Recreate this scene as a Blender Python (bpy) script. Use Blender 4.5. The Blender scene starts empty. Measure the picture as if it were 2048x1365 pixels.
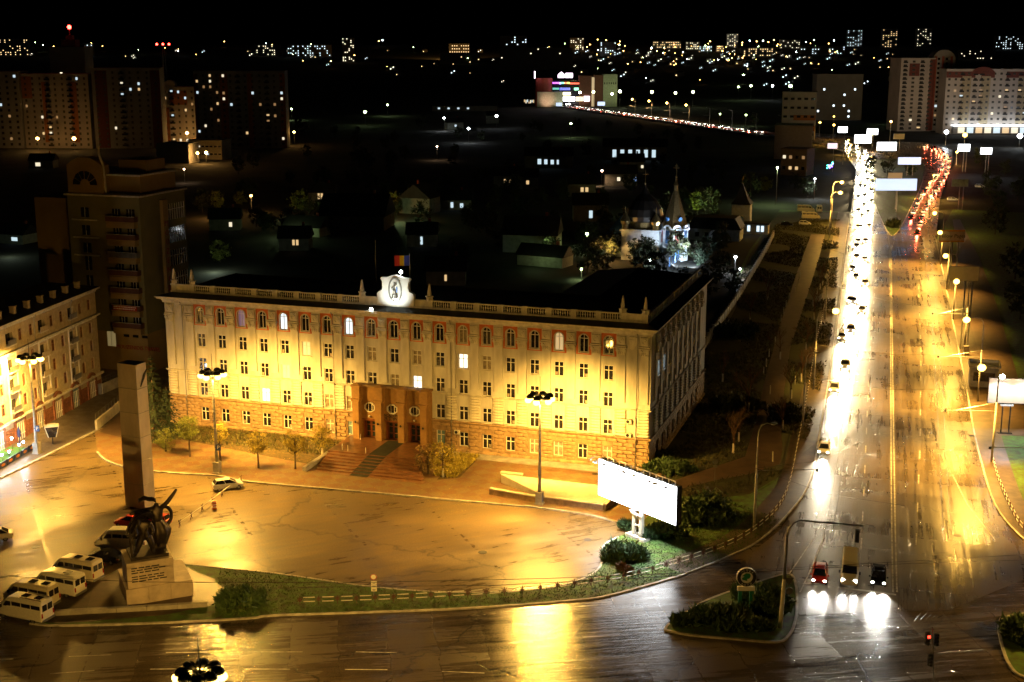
import bpy, math, random
from mathutils import Vector, Matrix
R = random.Random(7)
SC = bpy.context.scene
COL = SC.collection
rad = math.radians

# ------------------------------------------------------------------ camera, world, exposure
FPX, HC, YH, CX, CY = 2600.0, 60.0, 90.0, 1024.0, 682.5
PIT = math.atan((CY - YH) / FPX)
SP, CP = math.sin(PIT), math.cos(PIT)
cam = bpy.data.cameras.new('camera')
cam.sensor_width = 36.0
cam.lens = 36.0 * FPX / 2048.0
cam.clip_start = 1.0
cam.clip_end = 30000.0
cam_o = bpy.data.objects.new('camera', cam)
cam_o.location = (0, 0, HC)
cam_o.rotation_euler = (math.pi / 2 - PIT, 0, 0)
COL.objects.link(cam_o)
SC.camera = cam_o

W = bpy.data.worlds.new('World')
SC.world = W
W.use_nodes = True
nt = W.node_tree
nt.nodes.clear()
sky = nt.nodes.new('ShaderNodeTexSky')
sky.sky_type = 'NISHITA'
sky.sun_disc = False
sky.sun_elevation = rad(-4.0)
sky.sun_rotation = rad(200)
bgn = nt.nodes.new('ShaderNodeBackground')
bgn.inputs['Strength'].default_value = 0.02
wout = nt.nodes.new('ShaderNodeOutputWorld')
nt.links.new(sky.outputs[0], bgn.inputs['Color'])
nt.links.new(bgn.outputs[0], wout.inputs['Surface'])
fill_sun = bpy.data.lights.new('moonlight', 'SUN')  # added dim fill for overcast city glow, no moon
fill_sun.energy = 0.0012
fill_sun.angle = rad(12)
fill_sun.color = (1.0, 0.86, 0.66)
fill_sun_o = bpy.data.objects.new('moonlight', fill_sun)  # the added dim fill, no moon
fill_sun_o.rotation_euler = (rad(38), rad(12), 0)
COL.objects.link(fill_sun_o)
SC.view_settings.view_transform = 'Standard'
SC.view_settings.look = 'None'
SC.view_settings.exposure = 0.0
SC.view_settings.gamma = 1.0
SC.view_settings.use_curve_mapping = False
SC.render.engine = 'CYCLES'
cy = SC.cycles
cy.use_denoising = True
cy.max_bounces = 5
cy.diffuse_bounces = 2
cy.glossy_bounces = 2
cy.transmission_bounces = 2
cy.volume_bounces = 0
cy.sample_clamp_indirect = 4.0
cy.caustics_reflective = False
cy.caustics_refractive = False
cy.use_light_tree = True

# ------------------------------------------------------------------ measuring
def g(u, v, z=0.0):
    """point of the level plane z seen at pixel (u, v) of the 2048 px photograph"""
    d = FPX * SP + (v - CY) * CP
    w = FPX * CP - (v - CY) * SP
    k = (HC - z) / d
    return ((u - CX) * k, w * k)

def zat(v, y):
    return HC - (FPX * SP + (v - CY) * CP) / (FPX * CP - (v - CY) * SP) * y

def xat(u, v, y):
    return (u - CX) / (FPX * CP - (v - CY) * SP) * y

def hgt(x, y):
    t = min(max((y - 1450.0) / 3300.0, 0.0), 1.0)
    t = t * t * (3 - 2 * t)
    return t * (66 + 9 * math.sin(x * 0.0021 + 1.0) + 6 * math.sin(x * 0.0047))

def gt(u, v):
    """point of the rising terrain seen at pixel (u, v)"""
    dx = (u - CX); dy = FPX * CP - (v - CY) * SP; dz = -(FPX * SP + (v - CY) * CP)
    y = 300.0
    while y < 6000:
        k = y / dy
        if HC + dz * k <= hgt(dx * k, y):
            return (dx * k, y, hgt(dx * k, y))
        y += 10
    return (dx * 4700 / dy, 4700.0, hgt(dx * 4700 / dy, 4700.0))

# ------------------------------------------------------------------ materials
MATS = {}
def _nodes(name):
    m = bpy.data.materials.new(name)
    m.use_nodes = True
    n = m.node_tree.nodes; l = m.node_tree.links
    return m, n, l, n['Principled BSDF']

def pmat(name, col, rough=0.75, metal=0.0, var=0.18, scale=0.8, bump=0.0, bscale=12.0, spec=0.5, streak=0.0, col2=None):
    """principled surface whose colour, gloss and relief vary with two noises"""
    if name in MATS: return MATS[name]
    m, n, l, b = _nodes(name)
    b.inputs['Roughness'].default_value = rough
    b.inputs['Metallic'].default_value = metal
    b.inputs['Specular IOR Level'].default_value = spec
    tc = n.new('ShaderNodeTexCoord')
    mp = n.new('ShaderNodeMapping')
    l.new(tc.outputs['Object'], mp.inputs[0])
    if streak: mp.inputs['Scale'].default_value = (1, 1, 1.0 - streak)
    no = n.new('ShaderNodeTexNoise')
    no.inputs['Scale'].default_value = scale
    no.inputs['Detail'].default_value = 6
    no.inputs['Roughness'].default_value = 0.62
    l.new(mp.outputs[0], no.inputs['Vector'])
    rp = n.new('ShaderNodeValToRGB')
    c2 = col2 or tuple(c * (1 - var * 1.6) for c in col)
    rp.color_ramp.elements[0].position = 0.32
    rp.color_ramp.elements[1].position = 0.66
    rp.color_ramp.elements[0].color = (*c2, 1)
    rp.color_ramp.elements[1].color = (*[min(1, c * (1 + var * .5)) for c in col], 1)
    l.new(no.outputs['Fac'], rp.inputs[0])
    l.new(rp.outputs[0], b.inputs['Base Color'])
    if bump:
        n2 = n.new('ShaderNodeTexNoise')
        n2.inputs['Scale'].default_value = bscale
        n2.inputs['Detail'].default_value = 4
        l.new(tc.outputs['Object'], n2.inputs['Vector'])
        bp = n.new('ShaderNodeBump')
        bp.inputs['Strength'].default_value = bump
        bp.inputs['Distance'].default_value = 0.05
        l.new(n2.outputs['Fac'], bp.inputs['Height'])
        l.new(bp.outputs[0], b.inputs['Normal'])
    MATS[name] = m
    return m

def em(name, col, strength):
    if name in MATS: return MATS[name]
    m, n, l, b = _nodes(name)
    b.inputs['Base Color'].default_value = (0.5, 0.5, 0.5, 1)
    b.inputs['Emission Color'].default_value = (*col, 1)
    b.inputs['Emission Strength'].default_value = strength
    b.inputs['Roughness'].default_value = 0.4
    MATS[name] = m
    return m

def wet_asphalt(name, base=(0.045, 0.043, 0.041), r0=0.16, r1=0.44, crack=True, ang=0.0, stretch=5.0, ck=.75, cs=.085, bs=.34, spec=.5, ct=.16, seam=.0, ps=.05):
    """rain-wet asphalt: patches of film water, worn lanes, cracks, tar seams"""
    m, n, l, b = _nodes(name)
    tc = n.new('ShaderNodeTexCoord')
    mp = n.new('ShaderNodeMapping')
    mp.inputs['Rotation'].default_value = (0, 0, ang)
    l.new(tc.outputs['Object'], mp.inputs[0])
    mp2 = n.new('ShaderNodeMapping')
    mp2.inputs['Scale'].default_value = (1.0, 1.0 / stretch, 1.0)
    l.new(mp.outputs[0], mp2.inputs[0])
    lane = n.new('ShaderNodeTexNoise'); lane.inputs['Scale'].default_value = 1.1; lane.inputs['Detail'].default_value = 5; lane.inputs['Roughness'].default_value = .65
    l.new(mp2.outputs[0], lane.inputs['Vector'])
    big = n.new('ShaderNodeTexNoise'); big.inputs['Scale'].default_value = 0.09; big.inputs['Detail'].default_value = 5
    big.inputs['Distortion'].default_value = 0.8
    l.new(mp.outputs[0], big.inputs['Vector'])
    mix = n.new('ShaderNodeMath'); mix.operation = 'MULTIPLY_ADD'; mix.inputs[1].default_value = 0.55
    l.new(lane.outputs['Fac'], mix.inputs[0])
    hb = n.new('ShaderNodeMath'); hb.operation = 'MULTIPLY'; hb.inputs[1].default_value = 0.45
    l.new(big.outputs['Fac'], hb.inputs[0]); l.new(hb.outputs[0], mix.inputs[2])
    rr = n.new('ShaderNodeMapRange')
    rr.inputs['From Min'].default_value = .5-ct; rr.inputs['From Max'].default_value = .5+ct
    rr.inputs['To Min'].default_value = r0; rr.inputs['To Max'].default_value = r1
    l.new(mix.outputs[0], rr.inputs['Value'])
    rp = n.new('ShaderNodeValToRGB')
    rp.color_ramp.elements[0].position = .5-ct; rp.color_ramp.elements[1].position = .5+ct
    rp.color_ramp.elements[0].color = (*[c * .6 for c in base], 1)
    rp.color_ramp.elements[1].color = (*[c * 1.5 for c in base], 1)
    l.new(mix.outputs[0], rp.inputs[0])
    vo = n.new('ShaderNodeTexVoronoi'); vo.feature = 'DISTANCE_TO_EDGE'; vo.inputs['Scale'].default_value = cs
    wob = n.new('ShaderNodeTexNoise'); wob.inputs['Scale'].default_value = 0.5; wob.inputs['Detail'].default_value = 5
    l.new(mp.outputs[0], wob.inputs['Vector'])
    add = n.new('ShaderNodeMixRGB'); add.blend_type = 'ADD'; add.inputs[0].default_value = 3.0
    add.inputs[0].default_value = 1.0
    sc3 = n.new('ShaderNodeVectorMath'); sc3.operation = 'SCALE'; sc3.inputs['Scale'].default_value = 4.5
    l.new(wob.outputs['Color'], sc3.inputs[0])
    av = n.new('ShaderNodeVectorMath'); av.operation = 'ADD'
    l.new(mp.outputs[0], av.inputs[0]); l.new(sc3.outputs[0], av.inputs[1])
    l.new(av.outputs[0], vo.inputs['Vector'])
    cr = n.new('ShaderNodeMapRange'); cr.inputs['From Min'].default_value = 0.0; cr.inputs['From Max'].default_value = 0.011
    l.new(vo.outputs['Distance'], cr.inputs['Value'])
    mc = n.new('ShaderNodeMixRGB'); mc.blend_type = 'MULTIPLY'
    mc.inputs[0].default_value = ck if crack else 0.0
    l.new(rp.outputs[0], mc.inputs[1]); l.new(cr.outputs[0], mc.inputs[2])
    pb = n.new('ShaderNodeTexBrick'); pb.inputs['Scale'].default_value = ps; pb.inputs['Mortar Size'].default_value = 0.004; pb.offset = 0.37
    pb.inputs['Color1'].default_value = (1.12,1.12,1.12,1); pb.inputs['Color2'].default_value = (.80,.80,.80,1); pb.inputs['Mortar'].default_value = (.8,.8,.8,1)
    s4 = n.new('ShaderNodeVectorMath'); s4.operation = 'SCALE'; s4.inputs['Scale'].default_value = .9
    l.new(wob.outputs['Color'], s4.inputs[0])
    a4 = n.new('ShaderNodeVectorMath'); a4.operation = 'ADD'
    l.new(mp.outputs[0], a4.inputs[0]); l.new(s4.outputs[0], a4.inputs[1]); l.new(a4.outputs[0], pb.inputs['Vector'])
    rm = n.new('ShaderNodeMath'); rm.operation = 'MULTIPLY'; rm.use_clamp = True
    l.new(rr.outputs[0], rm.inputs[0]); l.new(pb.outputs['Color'], rm.inputs[1]); l.new(rm.outputs[0], b.inputs['Roughness'])
    mp_ = n.new('ShaderNodeMixRGB'); mp_.blend_type = 'MULTIPLY'; mp_.inputs[0].default_value = .8
    l.new(mc.outputs[0], mp_.inputs[1]); l.new(pb.outputs['Color'], mp_.inputs[2])
    gr = n.new('ShaderNodeTexNoise'); gr.inputs['Scale'].default_value = 7.0; gr.inputs['Detail'].default_value = 3
    l.new(mp.outputs[0], gr.inputs['Vector'])
    g2 = n.new('ShaderNodeMapRange'); g2.inputs['From Min'].default_value = .3; g2.inputs['From Max'].default_value = .7; g2.inputs['To Min'].default_value = .6; g2.inputs['To Max'].default_value = 1.4
    l.new(gr.outputs['Fac'], g2.inputs['Value'])
    mg_ = n.new('ShaderNodeMixRGB'); mg_.blend_type = 'MULTIPLY'; mg_.inputs[0].default_value = .8
    l.new(mp_.outputs[0], mg_.inputs[1]); l.new(g2.outputs[0], mg_.inputs[2])
    l.new(mg_.outputs[0], b.inputs['Base Color'])
    fine = n.new('ShaderNodeTexNoise'); fine.inputs['Scale'].default_value = 5.0; fine.inputs['Detail'].default_value = 8; fine.inputs['Roughness'].default_value = .7
    l.new(mp2.outputs[0], fine.inputs['Vector'])
    ah = n.new('ShaderNodeMath'); ah.operation = 'MULTIPLY_ADD'; ah.inputs[1].default_value = 0.25
    l.new(fine.outputs['Fac'], ah.inputs[0]); l.new(mix.outputs[0], ah.inputs[2])
    ac = n.new('ShaderNodeMath'); ac.operation = 'MULTIPLY_ADD'; ac.inputs[1].default_value = ck*.12 if crack else 0.0
    l.new(cr.outputs[0], ac.inputs[0]); l.new(ah.outputs[0], ac.inputs[2])
    bp = n.new('ShaderNodeBump'); bp.inputs['Strength'].default_value = bs; bp.inputs['Distance'].default_value = 0.12
    as_ = n.new('ShaderNodeMath'); as_.operation = 'MULTIPLY_ADD'; as_.inputs[1].default_value = -seam
    l.new(pb.outputs['Fac'], as_.inputs[0]); l.new(ac.outputs[0], as_.inputs[2]); l.new(as_.outputs[0], bp.inputs['Height']); l.new(bp.outputs[0], b.inputs['Normal'])
    b.inputs['Specular IOR Level'].default_value = spec
    return m

def tile_mat(name, ca, cb, sx=2.6, joint=0.5):
    """paving of small slabs laid in two colours as lozenge fields"""
    m, n, l, b = _nodes(name)
    tc = n.new('ShaderNodeTexCoord')
    mp = n.new('ShaderNodeMapping'); mp.inputs['Rotation'].default_value = (0, 0, rad(63)); mp.inputs['Scale'].default_value = (1 / sx, 1 / sx, 1)
    l.new(tc.outputs['Object'], mp.inputs[0])
    no0 = n.new('ShaderNodeTexNoise'); no0.inputs['Scale'].default_value = 0.16; no0.inputs['Detail'].default_value = 2
    l.new(tc.outputs['Object'], no0.inputs['Vector'])
    ck = n.new('ShaderNodeTexChecker'); ck.inputs['Scale'].default_value = 1.0
    ck.inputs['Color1'].default_value = (*ca, 1); ck.inputs['Color2'].default_value = (*cb, 1)
    l.new(mp.outputs[0], ck.inputs['Vector'])
    no = n.new('ShaderNodeTexNoise'); no.inputs['Scale'].default_value = 0.7; no.inputs['Detail'].default_value = 8; no.inputs['Roughness'].default_value = .7
    l.new(tc.outputs['Object'], no.inputs['Vector'])
    rp = n.new('ShaderNodeMapRange'); rp.inputs['From Min'].default_value = .3; rp.inputs['From Max'].default_value = .7; rp.inputs['To Min'].default_value = .55; rp.inputs['To Max'].default_value = 1.15
    l.new(no.outputs['Fac'], rp.inputs['Value'])
    br = n.new('ShaderNodeTexBrick'); br.inputs['Scale'].default_value = 2.2; br.inputs['Mortar Size'].default_value = .03
    br.inputs['Color1'].default_value = (1, 1, 1, 1); br.inputs['Color2'].default_value = (.78, .78, .78, 1); br.inputs['Mortar'].default_value = (joint, joint, joint, 1)
    l.new(tc.outputs['Object'], br.inputs['Vector'])
    m1 = n.new('ShaderNodeMixRGB'); m1.blend_type = 'MULTIPLY'; m1.inputs[0].default_value = 1
    l.new(ck.outputs[0], m1.inputs[1]); l.new(rp.outputs[0], m1.inputs[2])
    m2 = n.new('ShaderNodeMixRGB'); m2.blend_type = 'MULTIPLY'; m2.inputs[0].default_value = 1
    l.new(m1.outputs[0], m2.inputs[1]); l.new(br.outputs[0], m2.inputs[2])
    l.new(m2.outputs[0], b.inputs['Base Color'])
    r2 = n.new('ShaderNodeMapRange'); r2.inputs['From Min'].default_value = .35; r2.inputs['From Max'].default_value = .65; r2.inputs['To Min'].default_value = .32; r2.inputs['To Max'].default_value = .7
    l.new(no.outputs['Fac'], r2.inputs['Value']); l.new(r2.outputs[0], b.inputs['Roughness'])
    bp = n.new('ShaderNodeBump'); bp.inputs['Strength'].default_value = .3; bp.inputs['Distance'].default_value = .03
    l.new(m2.outputs[0], bp.inputs['Height']); l.new(bp.outputs[0], b.inputs['Normal'])
    return m

# ------------------------------------------------------------------ meshes
class MB:
    def __init__(s): s.v = []; s.f = []
    def add(s, vs, fs):
        o = len(s.v); s.v += [tuple(p) for p in vs]
        s.f += [tuple(i + o for i in q) for q in fs]
        return s
    def box(s, x0, y0, z0, x1, y1, z1):
        return s.add([(x0,y0,z0),(x1,y0,z0),(x1,y1,z0),(x0,y1,z0),(x0,y0,z1),(x1,y0,z1),(x1,y1,z1),(x0,y1,z1)],
                     [(0,3,2,1),(4,5,6,7),(0,1,5,4),(1,2,6,5),(2,3,7,6),(3,0,4,7)])
    def cbox(s, x, y, z, sx, sy, sz, rz=0.0, taper=1.0):
        c, n = math.cos(rz), math.sin(rz); vs = []
        for k, t in ((-1, 1.0), (1, taper)):
            for a, b in ((-1,-1),(1,-1),(1,1),(-1,1)):
                px, py = a*sx/2*t, b*sy/2*t
                vs.append((x + px*c - py*n, y + px*n + py*c, z + k*sz/2))
        return s.add(vs, [(0,3,2,1),(4,5,6,7),(0,1,5,4),(1,2,6,5),(2,3,7,6),(3,0,4,7)])
    def pillow(s, x0, y0, z0, x1, y1, z1, ch):
        """block with chamfered outer (y0) face"""
        c = ch
        return s.add([(x0,y0+c,z0),(x1,y0+c,z0),(x1,y0+c,z1),(x0,y0+c,z1),(x0+c,y0,z0+c),(x1-c,y0,z0+c),(x1-c,y0,z1-c),(x0+c,y0,z1-c),
                      (x0,y1,z0),(x1,y1,z0),(x1,y1,z1),(x0,y1,z1)],
                     [(4,5,6,7),(0,1,5,4),(1,2,6,5),(2,3,7,6),(3,0,4,7),(8,9,1,0),(9,10,2,1),(10,11,3,2),(11,8,0,3)])
    def prism(s, pts, z0, z1):
        n = len(pts)
        a = sum(pts[i][0]*pts[(i+1)%n][1] - pts[(i+1)%n][0]*pts[i][1] for i in range(n))
        if a < 0: pts = pts[::-1]
        return s.add([(p[0],p[1],z0) for p in pts] + [(p[0],p[1],z1) for p in pts],
                     [tuple(range(n-1,-1,-1)), tuple(range(n,2*n))] + [(i,(i+1)%n,n+(i+1)%n,n+i) for i in range(n)])
    def xprism(s, pts, y0, y1):
        """outline in x,z pushed along y"""
        n = len(pts)
        a = sum(pts[i][0]*pts[(i+1)%n][1] - pts[(i+1)%n][0]*pts[i][1] for i in range(n))
        if a < 0: pts = pts[::-1]
        return s.add([(p[0],y0,p[1]) for p in pts] + [(p[0],y1,p[1]) for p in pts],
                     [tuple(range(n)), tuple(range(2*n-1,n-1,-1))] + [((i+1)%n,i,n+i,n+(i+1)%n) for i in range(n)])
    def lathe(s, prof, x=0, y=0, n=10):
        vs = []; fs = []
        for r, z in prof:
            for k in range(n):
                a = 2*math.pi*k/n; vs.append((x + r*math.cos(a), y + r*math.sin(a), z))
        for j in range(len(prof)-1):
            for k in range(n):
                fs.append((j*n+k, j*n+(k+1)%n, (j+1)*n+(k+1)%n, (j+1)*n+k))
        fs.append(tuple(range(n-1,-1,-1))); o = (len(prof)-1)*n
        fs.append(tuple(range(o, o+n)))
        return s.add(vs, fs)
    def tube(s, pts, r, n=6, r1=None):
        pts = [Vector(p) for p in pts]; vs = []; fs = []; m = len(pts)
        for i, p in enumerate(pts):
            d = (pts[min(i+1,m-1)] - pts[max(i-1,0)])
            d = d.normalized() if d.length > 1e-6 else Vector((0,0,1))
            a = d.cross(Vector((0,0,1)))
            if a.length < 1e-3: a = Vector((1,0,0))
            a.normalize(); b = d.cross(a)
            rr = r if r1 is None else r + (r1 - r)*i/(m-1)
            for k in range(n):
                t = 2*math.pi*k/n; vs.append(p + a*(rr*math.cos(t)) + b*(rr*math.sin(t)))
        for i in range(m-1):
            for k in range(n):
                fs.append((i*n+k, i*n+(k+1)%n, (i+1)*n+(k+1)%n, (i+1)*n+k))
        fs.append(tuple(range(n-1,-1,-1))); fs.append(tuple(range((m-1)*n, m*n)))
        return s.add(vs, fs)
    def ball(s, x, y, z, rx, ry=None, rz=None, n=10, m=6):
        ry = ry or rx; rz = rz or rx; vs = []; fs = []
        for j in range(1, m):
            t = math.pi*j/m
            for k in range(n):
                a = 2*math.pi*k/n
                vs.append((x + rx*math.sin(t)*math.cos(a), y + ry*math.sin(t)*math.sin(a), z - rz*math.cos(t)))
        for j in range(m-2):
            for k in range(n):
                fs.append((j*n+k, j*n+(k+1)%n, (j+1)*n+(k+1)%n, (j+1)*n+k))
        o = len(vs); vs += [(x,y,z-rz),(x,y,z+rz)]
        for k in range(n):
            fs.append((o, (k+1)%n, k)); e = (m-2)*n
            fs.append((o+1, e+k, e+(k+1)%n))
        return s.add(vs, fs)
    def loft(s, rings):
        n = len(rings[0]); vs = [p for r in rings for p in r]; fs = []
        for j in range(len(rings)-1):
            for k in range(n):
                fs.append((j*n+k, j*n+(k+1)%n, (j+1)*n+(k+1)%n, (j+1)*n+k))
        fs.append(tuple(range(n-1,-1,-1))); o = (len(rings)-1)*n; fs.append(tuple(range(o,o+n)))
        return s.add(vs, fs)
    def disc(s, x, z, r, y0, y1, n=14, rz=None):
        """flat drum facing -y"""
        rz = rz or r
        return s.xprism([(x + r*math.cos(2*math.pi*k/n), z + rz*math.sin(2*math.pi*k/n)) for k in range(n)], y0, y1)
    def ring(s, x, z, r0, r1, y0, y1, n=16, k0=1.0, half=False):
        N = n//2 if half else n
        m = N + 1 if half else n
        vs = []
        for y in (y0, y1):
            for rr in (r0, r1):
                for k in range(m):
                    a = 2*math.pi*k/n
                    vs.append((x + rr*math.cos(a), y, z + rr*k0*math.sin(a)))
        fs = []
        for k in range(N):
            q = (k+1) % m
            fs += [(k, q, m+q, m+k)[::-1], (2*m+k, 2*m+q, 3*m+q, 3*m+k), (m+k, m+q, 3*m+q, 3*m+k)[::-1], (k, q, 2*m+q, 2*m+k)]
        return s.add(vs, fs)
    def mesh(s, name, mat, smooth=False):
        me = bpy.data.meshes.new(name)
        me.from_pydata(s.v, [], s.f)
        me.materials.append(mat)
        if smooth:
            me.polygons.foreach_set('use_smooth', [True]*len(me.polygons))
        me.update()
        return me
    def build(s, name, mat, parent=None, loc=(0,0,0), rz=0.0, smooth=False, kind=None):
        return obj(name, s.mesh(name, mat, smooth), parent, loc, rz, kind)

def obj(name, mesh, parent=None, loc=(0,0,0), rz=0.0, kind=None, rot=None, label=None):
    o = bpy.data.objects.new(name, mesh)
    COL.objects.link(o)
    o.location = loc
    o.rotation_euler = rot if rot else (0, 0, rz)
    if parent: o.parent = parent
    if kind: o['kind'] = kind
    if label: o['label'] = label
    return o

def tag(o, label, cat, group=None):
    o['label'] = label; o['category'] = cat
    if group: o['group'] = group
    return o

def thing(name, label, cat, loc=(0,0,0), rz=0.0, group=None):
    o = bpy.data.objects.new(name, None)
    o.empty_display_size = 0.3
    COL.objects.link(o)
    o.location = (loc[0], loc[1], loc[2] if len(loc) > 2 else 0.0)
    o.rotation_euler = (0, 0, rz)
    return tag(o, label, cat, group)

def dup(root, loc, rz=0.0, label=None, group=None, scale=1.0):
    def cp(o, par):
        c = o.copy()
        COL.objects.link(c)
        if par: c.parent = par
        for ch in list(o.children): cp(ch, c)
        return c
    r = cp(root, None)
    r.location = (loc[0], loc[1], loc[2] if len(loc) > 2 else 0.0)
    r.rotation_euler = (0, 0, rz)
    r.scale = (scale, scale, scale)
    if label: r['label'] = label
    if group: r['group'] = group
    return r

def light(kind, parent, loc, energy, col, radius=0.15, rot=(0,0,0), size=None, blend=1.0):
    d = bpy.data.lights.new('bulb_light', kind)  # shared by lamp bulbs and by added lights without a lamp
    d.energy = energy; d.color = col; d.shadow_soft_size = radius
    if kind == 'SPOT':
        d.spot_size = rad(size or 160); d.spot_blend = blend
    o = bpy.data.objects.new('bulb_light', d)
    COL.objects.link(o)
    o.location = loc; o.rotation_euler = rot
    if parent: o.parent = parent
    return o

def txt(s, size, mat, parent, loc, rot=(math.pi/2,0,0), depth=0.03, name='lettering', align='CENTER', sx=1.0, shear=0.0):
    c = bpy.data.curves.new('t', 'FONT')
    c.body = s; c.size = size; c.align_x = align; c.align_y = 'CENTER'
    c.extrude = depth; c.resolution_u = 2; c.shear = shear
    t = bpy.data.objects.new('t', c)
    COL.objects.link(t)
    bpy.context.view_layer.update()
    dg = bpy.context.evaluated_depsgraph_get()
    me = bpy.data.meshes.new_from_object(t.evaluated_get(dg))
    bpy.data.objects.remove(t)
    me.name = name
    me.materials.clear(); me.materials.append(mat)
    if sx != 1.0:
        for v in me.vertices: v.co.x *= sx
    return obj(name, me, parent, loc, rot=rot)

def struct(name, pts, z0, z1, mat, kind='structure'):
    return MB().prism(pts, z0, z1).build(name, mat, kind=kind)

def sheet(name, pts, z, mat, kind='structure'):
    n = len(pts)
    a = sum(pts[i][0]*pts[(i+1)%n][1] - pts[(i+1)%n][0]*pts[i][1] for i in range(n))
    if a < 0: pts = pts[::-1]
    return MB().add([(p[0],p[1],z) for p in pts], [tuple(range(n))]).build(name, mat, kind=kind)

def px(*uv, z=0.0):
    return [g(uv[i], uv[i+1], z) for i in range(0, len(uv), 2)]

def smooth_line(pts, k=4):
    """Catmull-Rom through 2-D points"""
    out = []; n = len(pts)
    for i in range(n-1):
        p0, p1, p2, p3 = pts[max(i-1,0)], pts[i], pts[i+1], pts[min(i+2,n-1)]
        for j in range(k):
            t = j/k
            out.append(tuple(0.5*((2*p1[a]) + (-p0[a]+p2[a])*t + (2*p0[a]-5*p1[a]+4*p2[a]-p3[a])*t*t + (-p0[a]+3*p1[a]-3*p2[a]+p3[a])*t**3) for a in (0,1)))
    out.append(tuple(pts[-1]))
    return out

def ribbon(mb, pts, w, z0, z1):
    """solid strip of width w along a polyline"""
    n = len(pts); L = []; Rr = []
    for i in range(n):
        a = Vector(pts[max(i-1,0)]); b = Vector(pts[min(i+1,n-1)]); d = (b-a).normalized()
        nx, ny = -d.y*w/2, d.x*w/2
        L.append((pts[i][0]+nx, pts[i][1]+ny)); Rr.append((pts[i][0]-nx, pts[i][1]-ny))
    for i in range(n-1):
        q = [Rr[i], Rr[i+1], L[i+1], L[i]]
        vs = [(p[0],p[1],z0) for p in q] + [(p[0],p[1],z1) for p in q]
        fs = [(4,5,6,7),(0,1,5,4),(2,3,7,6)]
        if i == 0: fs.append((3,0,4,7))
        if i == n-2: fs.append((1,2,6,5))
        mb.add(vs, fs)
    return mb

def along(pts, step, start=0.0):
    """points with heading every `step` metres along a polyline"""
    out = []; acc = start; d0 = 0.0
    for i in range(len(pts)-1):
        a, b = Vector(pts[i]), Vector(pts[i+1]); L = (b-a).length
        while acc <= d0 + L:
            t = (acc-d0)/L if L else 0; p = a + (b-a)*t
            out.append((p.x, p.y, math.atan2(b.y-a.y, b.x-a.x))); acc += step
        d0 += L
    return out
# ------------------------------------------------------------------ palette
ANG = rad(-18.39)                       # long axis of the academy and of the square
AX = Vector((math.cos(ANG), math.sin(ANG))); AN = Vector((-AX.y, AX.x))   # along the front, into the building
A0 = Vector((-55.5, 203.7)); AL = 79.25
def AF(t, d):                           # academy frame: t along the front, d in front of it (negative = towards the square)
    p = A0 + AX*t + AN*d
    return (p.x, p.y)
SODIUM = (1.0, 0.525, 0.085)
COOL = (0.86, 0.93, 1.0)
GREENW = (0.72, 1.0, 0.42)
M_plaster = pmat('cream_plaster', (0.62,0.605,0.57), .85, var=.22, scale=.5, bump=.12, bscale=14, streak=.75)
M_stone = pmat('brown_stone', (0.36,0.24,0.13), .8, var=.3, scale=.9, bump=.35, bscale=9)
M_stone2 = pmat('brown_stone_block', (0.42,0.285,0.155), .8, var=.34, scale=1.1, bump=.4, bscale=8)
M_trim = pmat('white_stucco', (0.66,0.63,0.55), .8, var=.2, scale=1.2, bump=.15, bscale=20, streak=.5)
M_terra = pmat('terracotta_paint', (0.58,0.15,0.04), .8, var=.2, scale=1.0)
M_porch = pmat('brown_render', (0.33,0.185,0.06), .75, var=.2, scale=.6, bump=.15, bscale=20)
M_frame = pmat('white_window_paint', (0.78,0.77,0.72), .5, var=.06)
M_glass = pmat('dark_glass', (0.022,0.022,0.026), .06, var=.3, spec=.7)
M_curt = pmat('curtained_glass', (0.34,0.29,0.22), .35, var=.4, scale=2.2)
M_blueblind = pmat('blue_blind', (0.16,0.27,0.36), .4, var=.1)
M_litw = em('lit_pane_white', (1.0,0.93,0.74), 2.1)
M_litc = em('lit_pane_cool', (0.72,0.9,1.0), 1.3)
M_litdim = em('lit_pane_dim', (1.0,0.72,0.36), .5)
M_litb = em('lit_pane_blue', (0.08,0.09,.8), .16)
M_roof = pmat('dark_sheet_roof', (0.018,0.017,0.016), .75, var=.3, scale=.4)
M_apron = pmat('tin_apron', (0.03,0.03,0.028), .6, var=.3)
M_gran = pmat('red_granite', (0.20,0.095,0.045), .28, var=.3, scale=1.4, bump=.06, bscale=20)
M_carpet = pmat('dark_carpet', (0.03,0.032,0.02), .8, var=.3)
M_wood = pmat('varnished_wood', (0.22,0.07,0.02), .35, var=.25, scale=2, streak=.6)
M_metal = pmat('grey_metal', (0.30,0.30,0.29), .45, .7, var=.2)
M_pole = pmat('painted_pole', (0.42,0.41,0.38), .55, .2, var=.3, scale=1.6, bump=.1)
M_dark = pmat('black_metal', (0.018,0.018,0.02), .5, .3, var=.2)
M_black = pmat('black_rubber', (0.02,0.02,0.02), .75, var=.15)
M_ac = pmat('ac_case', (0.62,0.62,0.58), .5, var=.1)
M_conc = pmat('concrete', (0.36,0.34,0.31), .85, var=.25, scale=.7, bump=.2, bscale=10)
M_kerb = pmat('kerb_stone', (0.44,0.42,0.38), .7, var=.35, scale=.8, bump=.2)
M_grass = pmat('wet_grass', (0.045,0.115,0.014), .85, var=.55, scale=.9, bump=.8, bscale=5, col2=(0.038,0.034,0.012))
M_leaflit = pmat('leaf_litter', (0.10,0.062,0.018), .85, var=.55, scale=2.0, bump=.8, bscale=6, col2=(0.03,0.03,0.010))
M_dirt = pmat('muddy_verge', (0.07,0.047,0.027), .55, var=.45, scale=.5, bump=.5, bscale=4)
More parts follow.
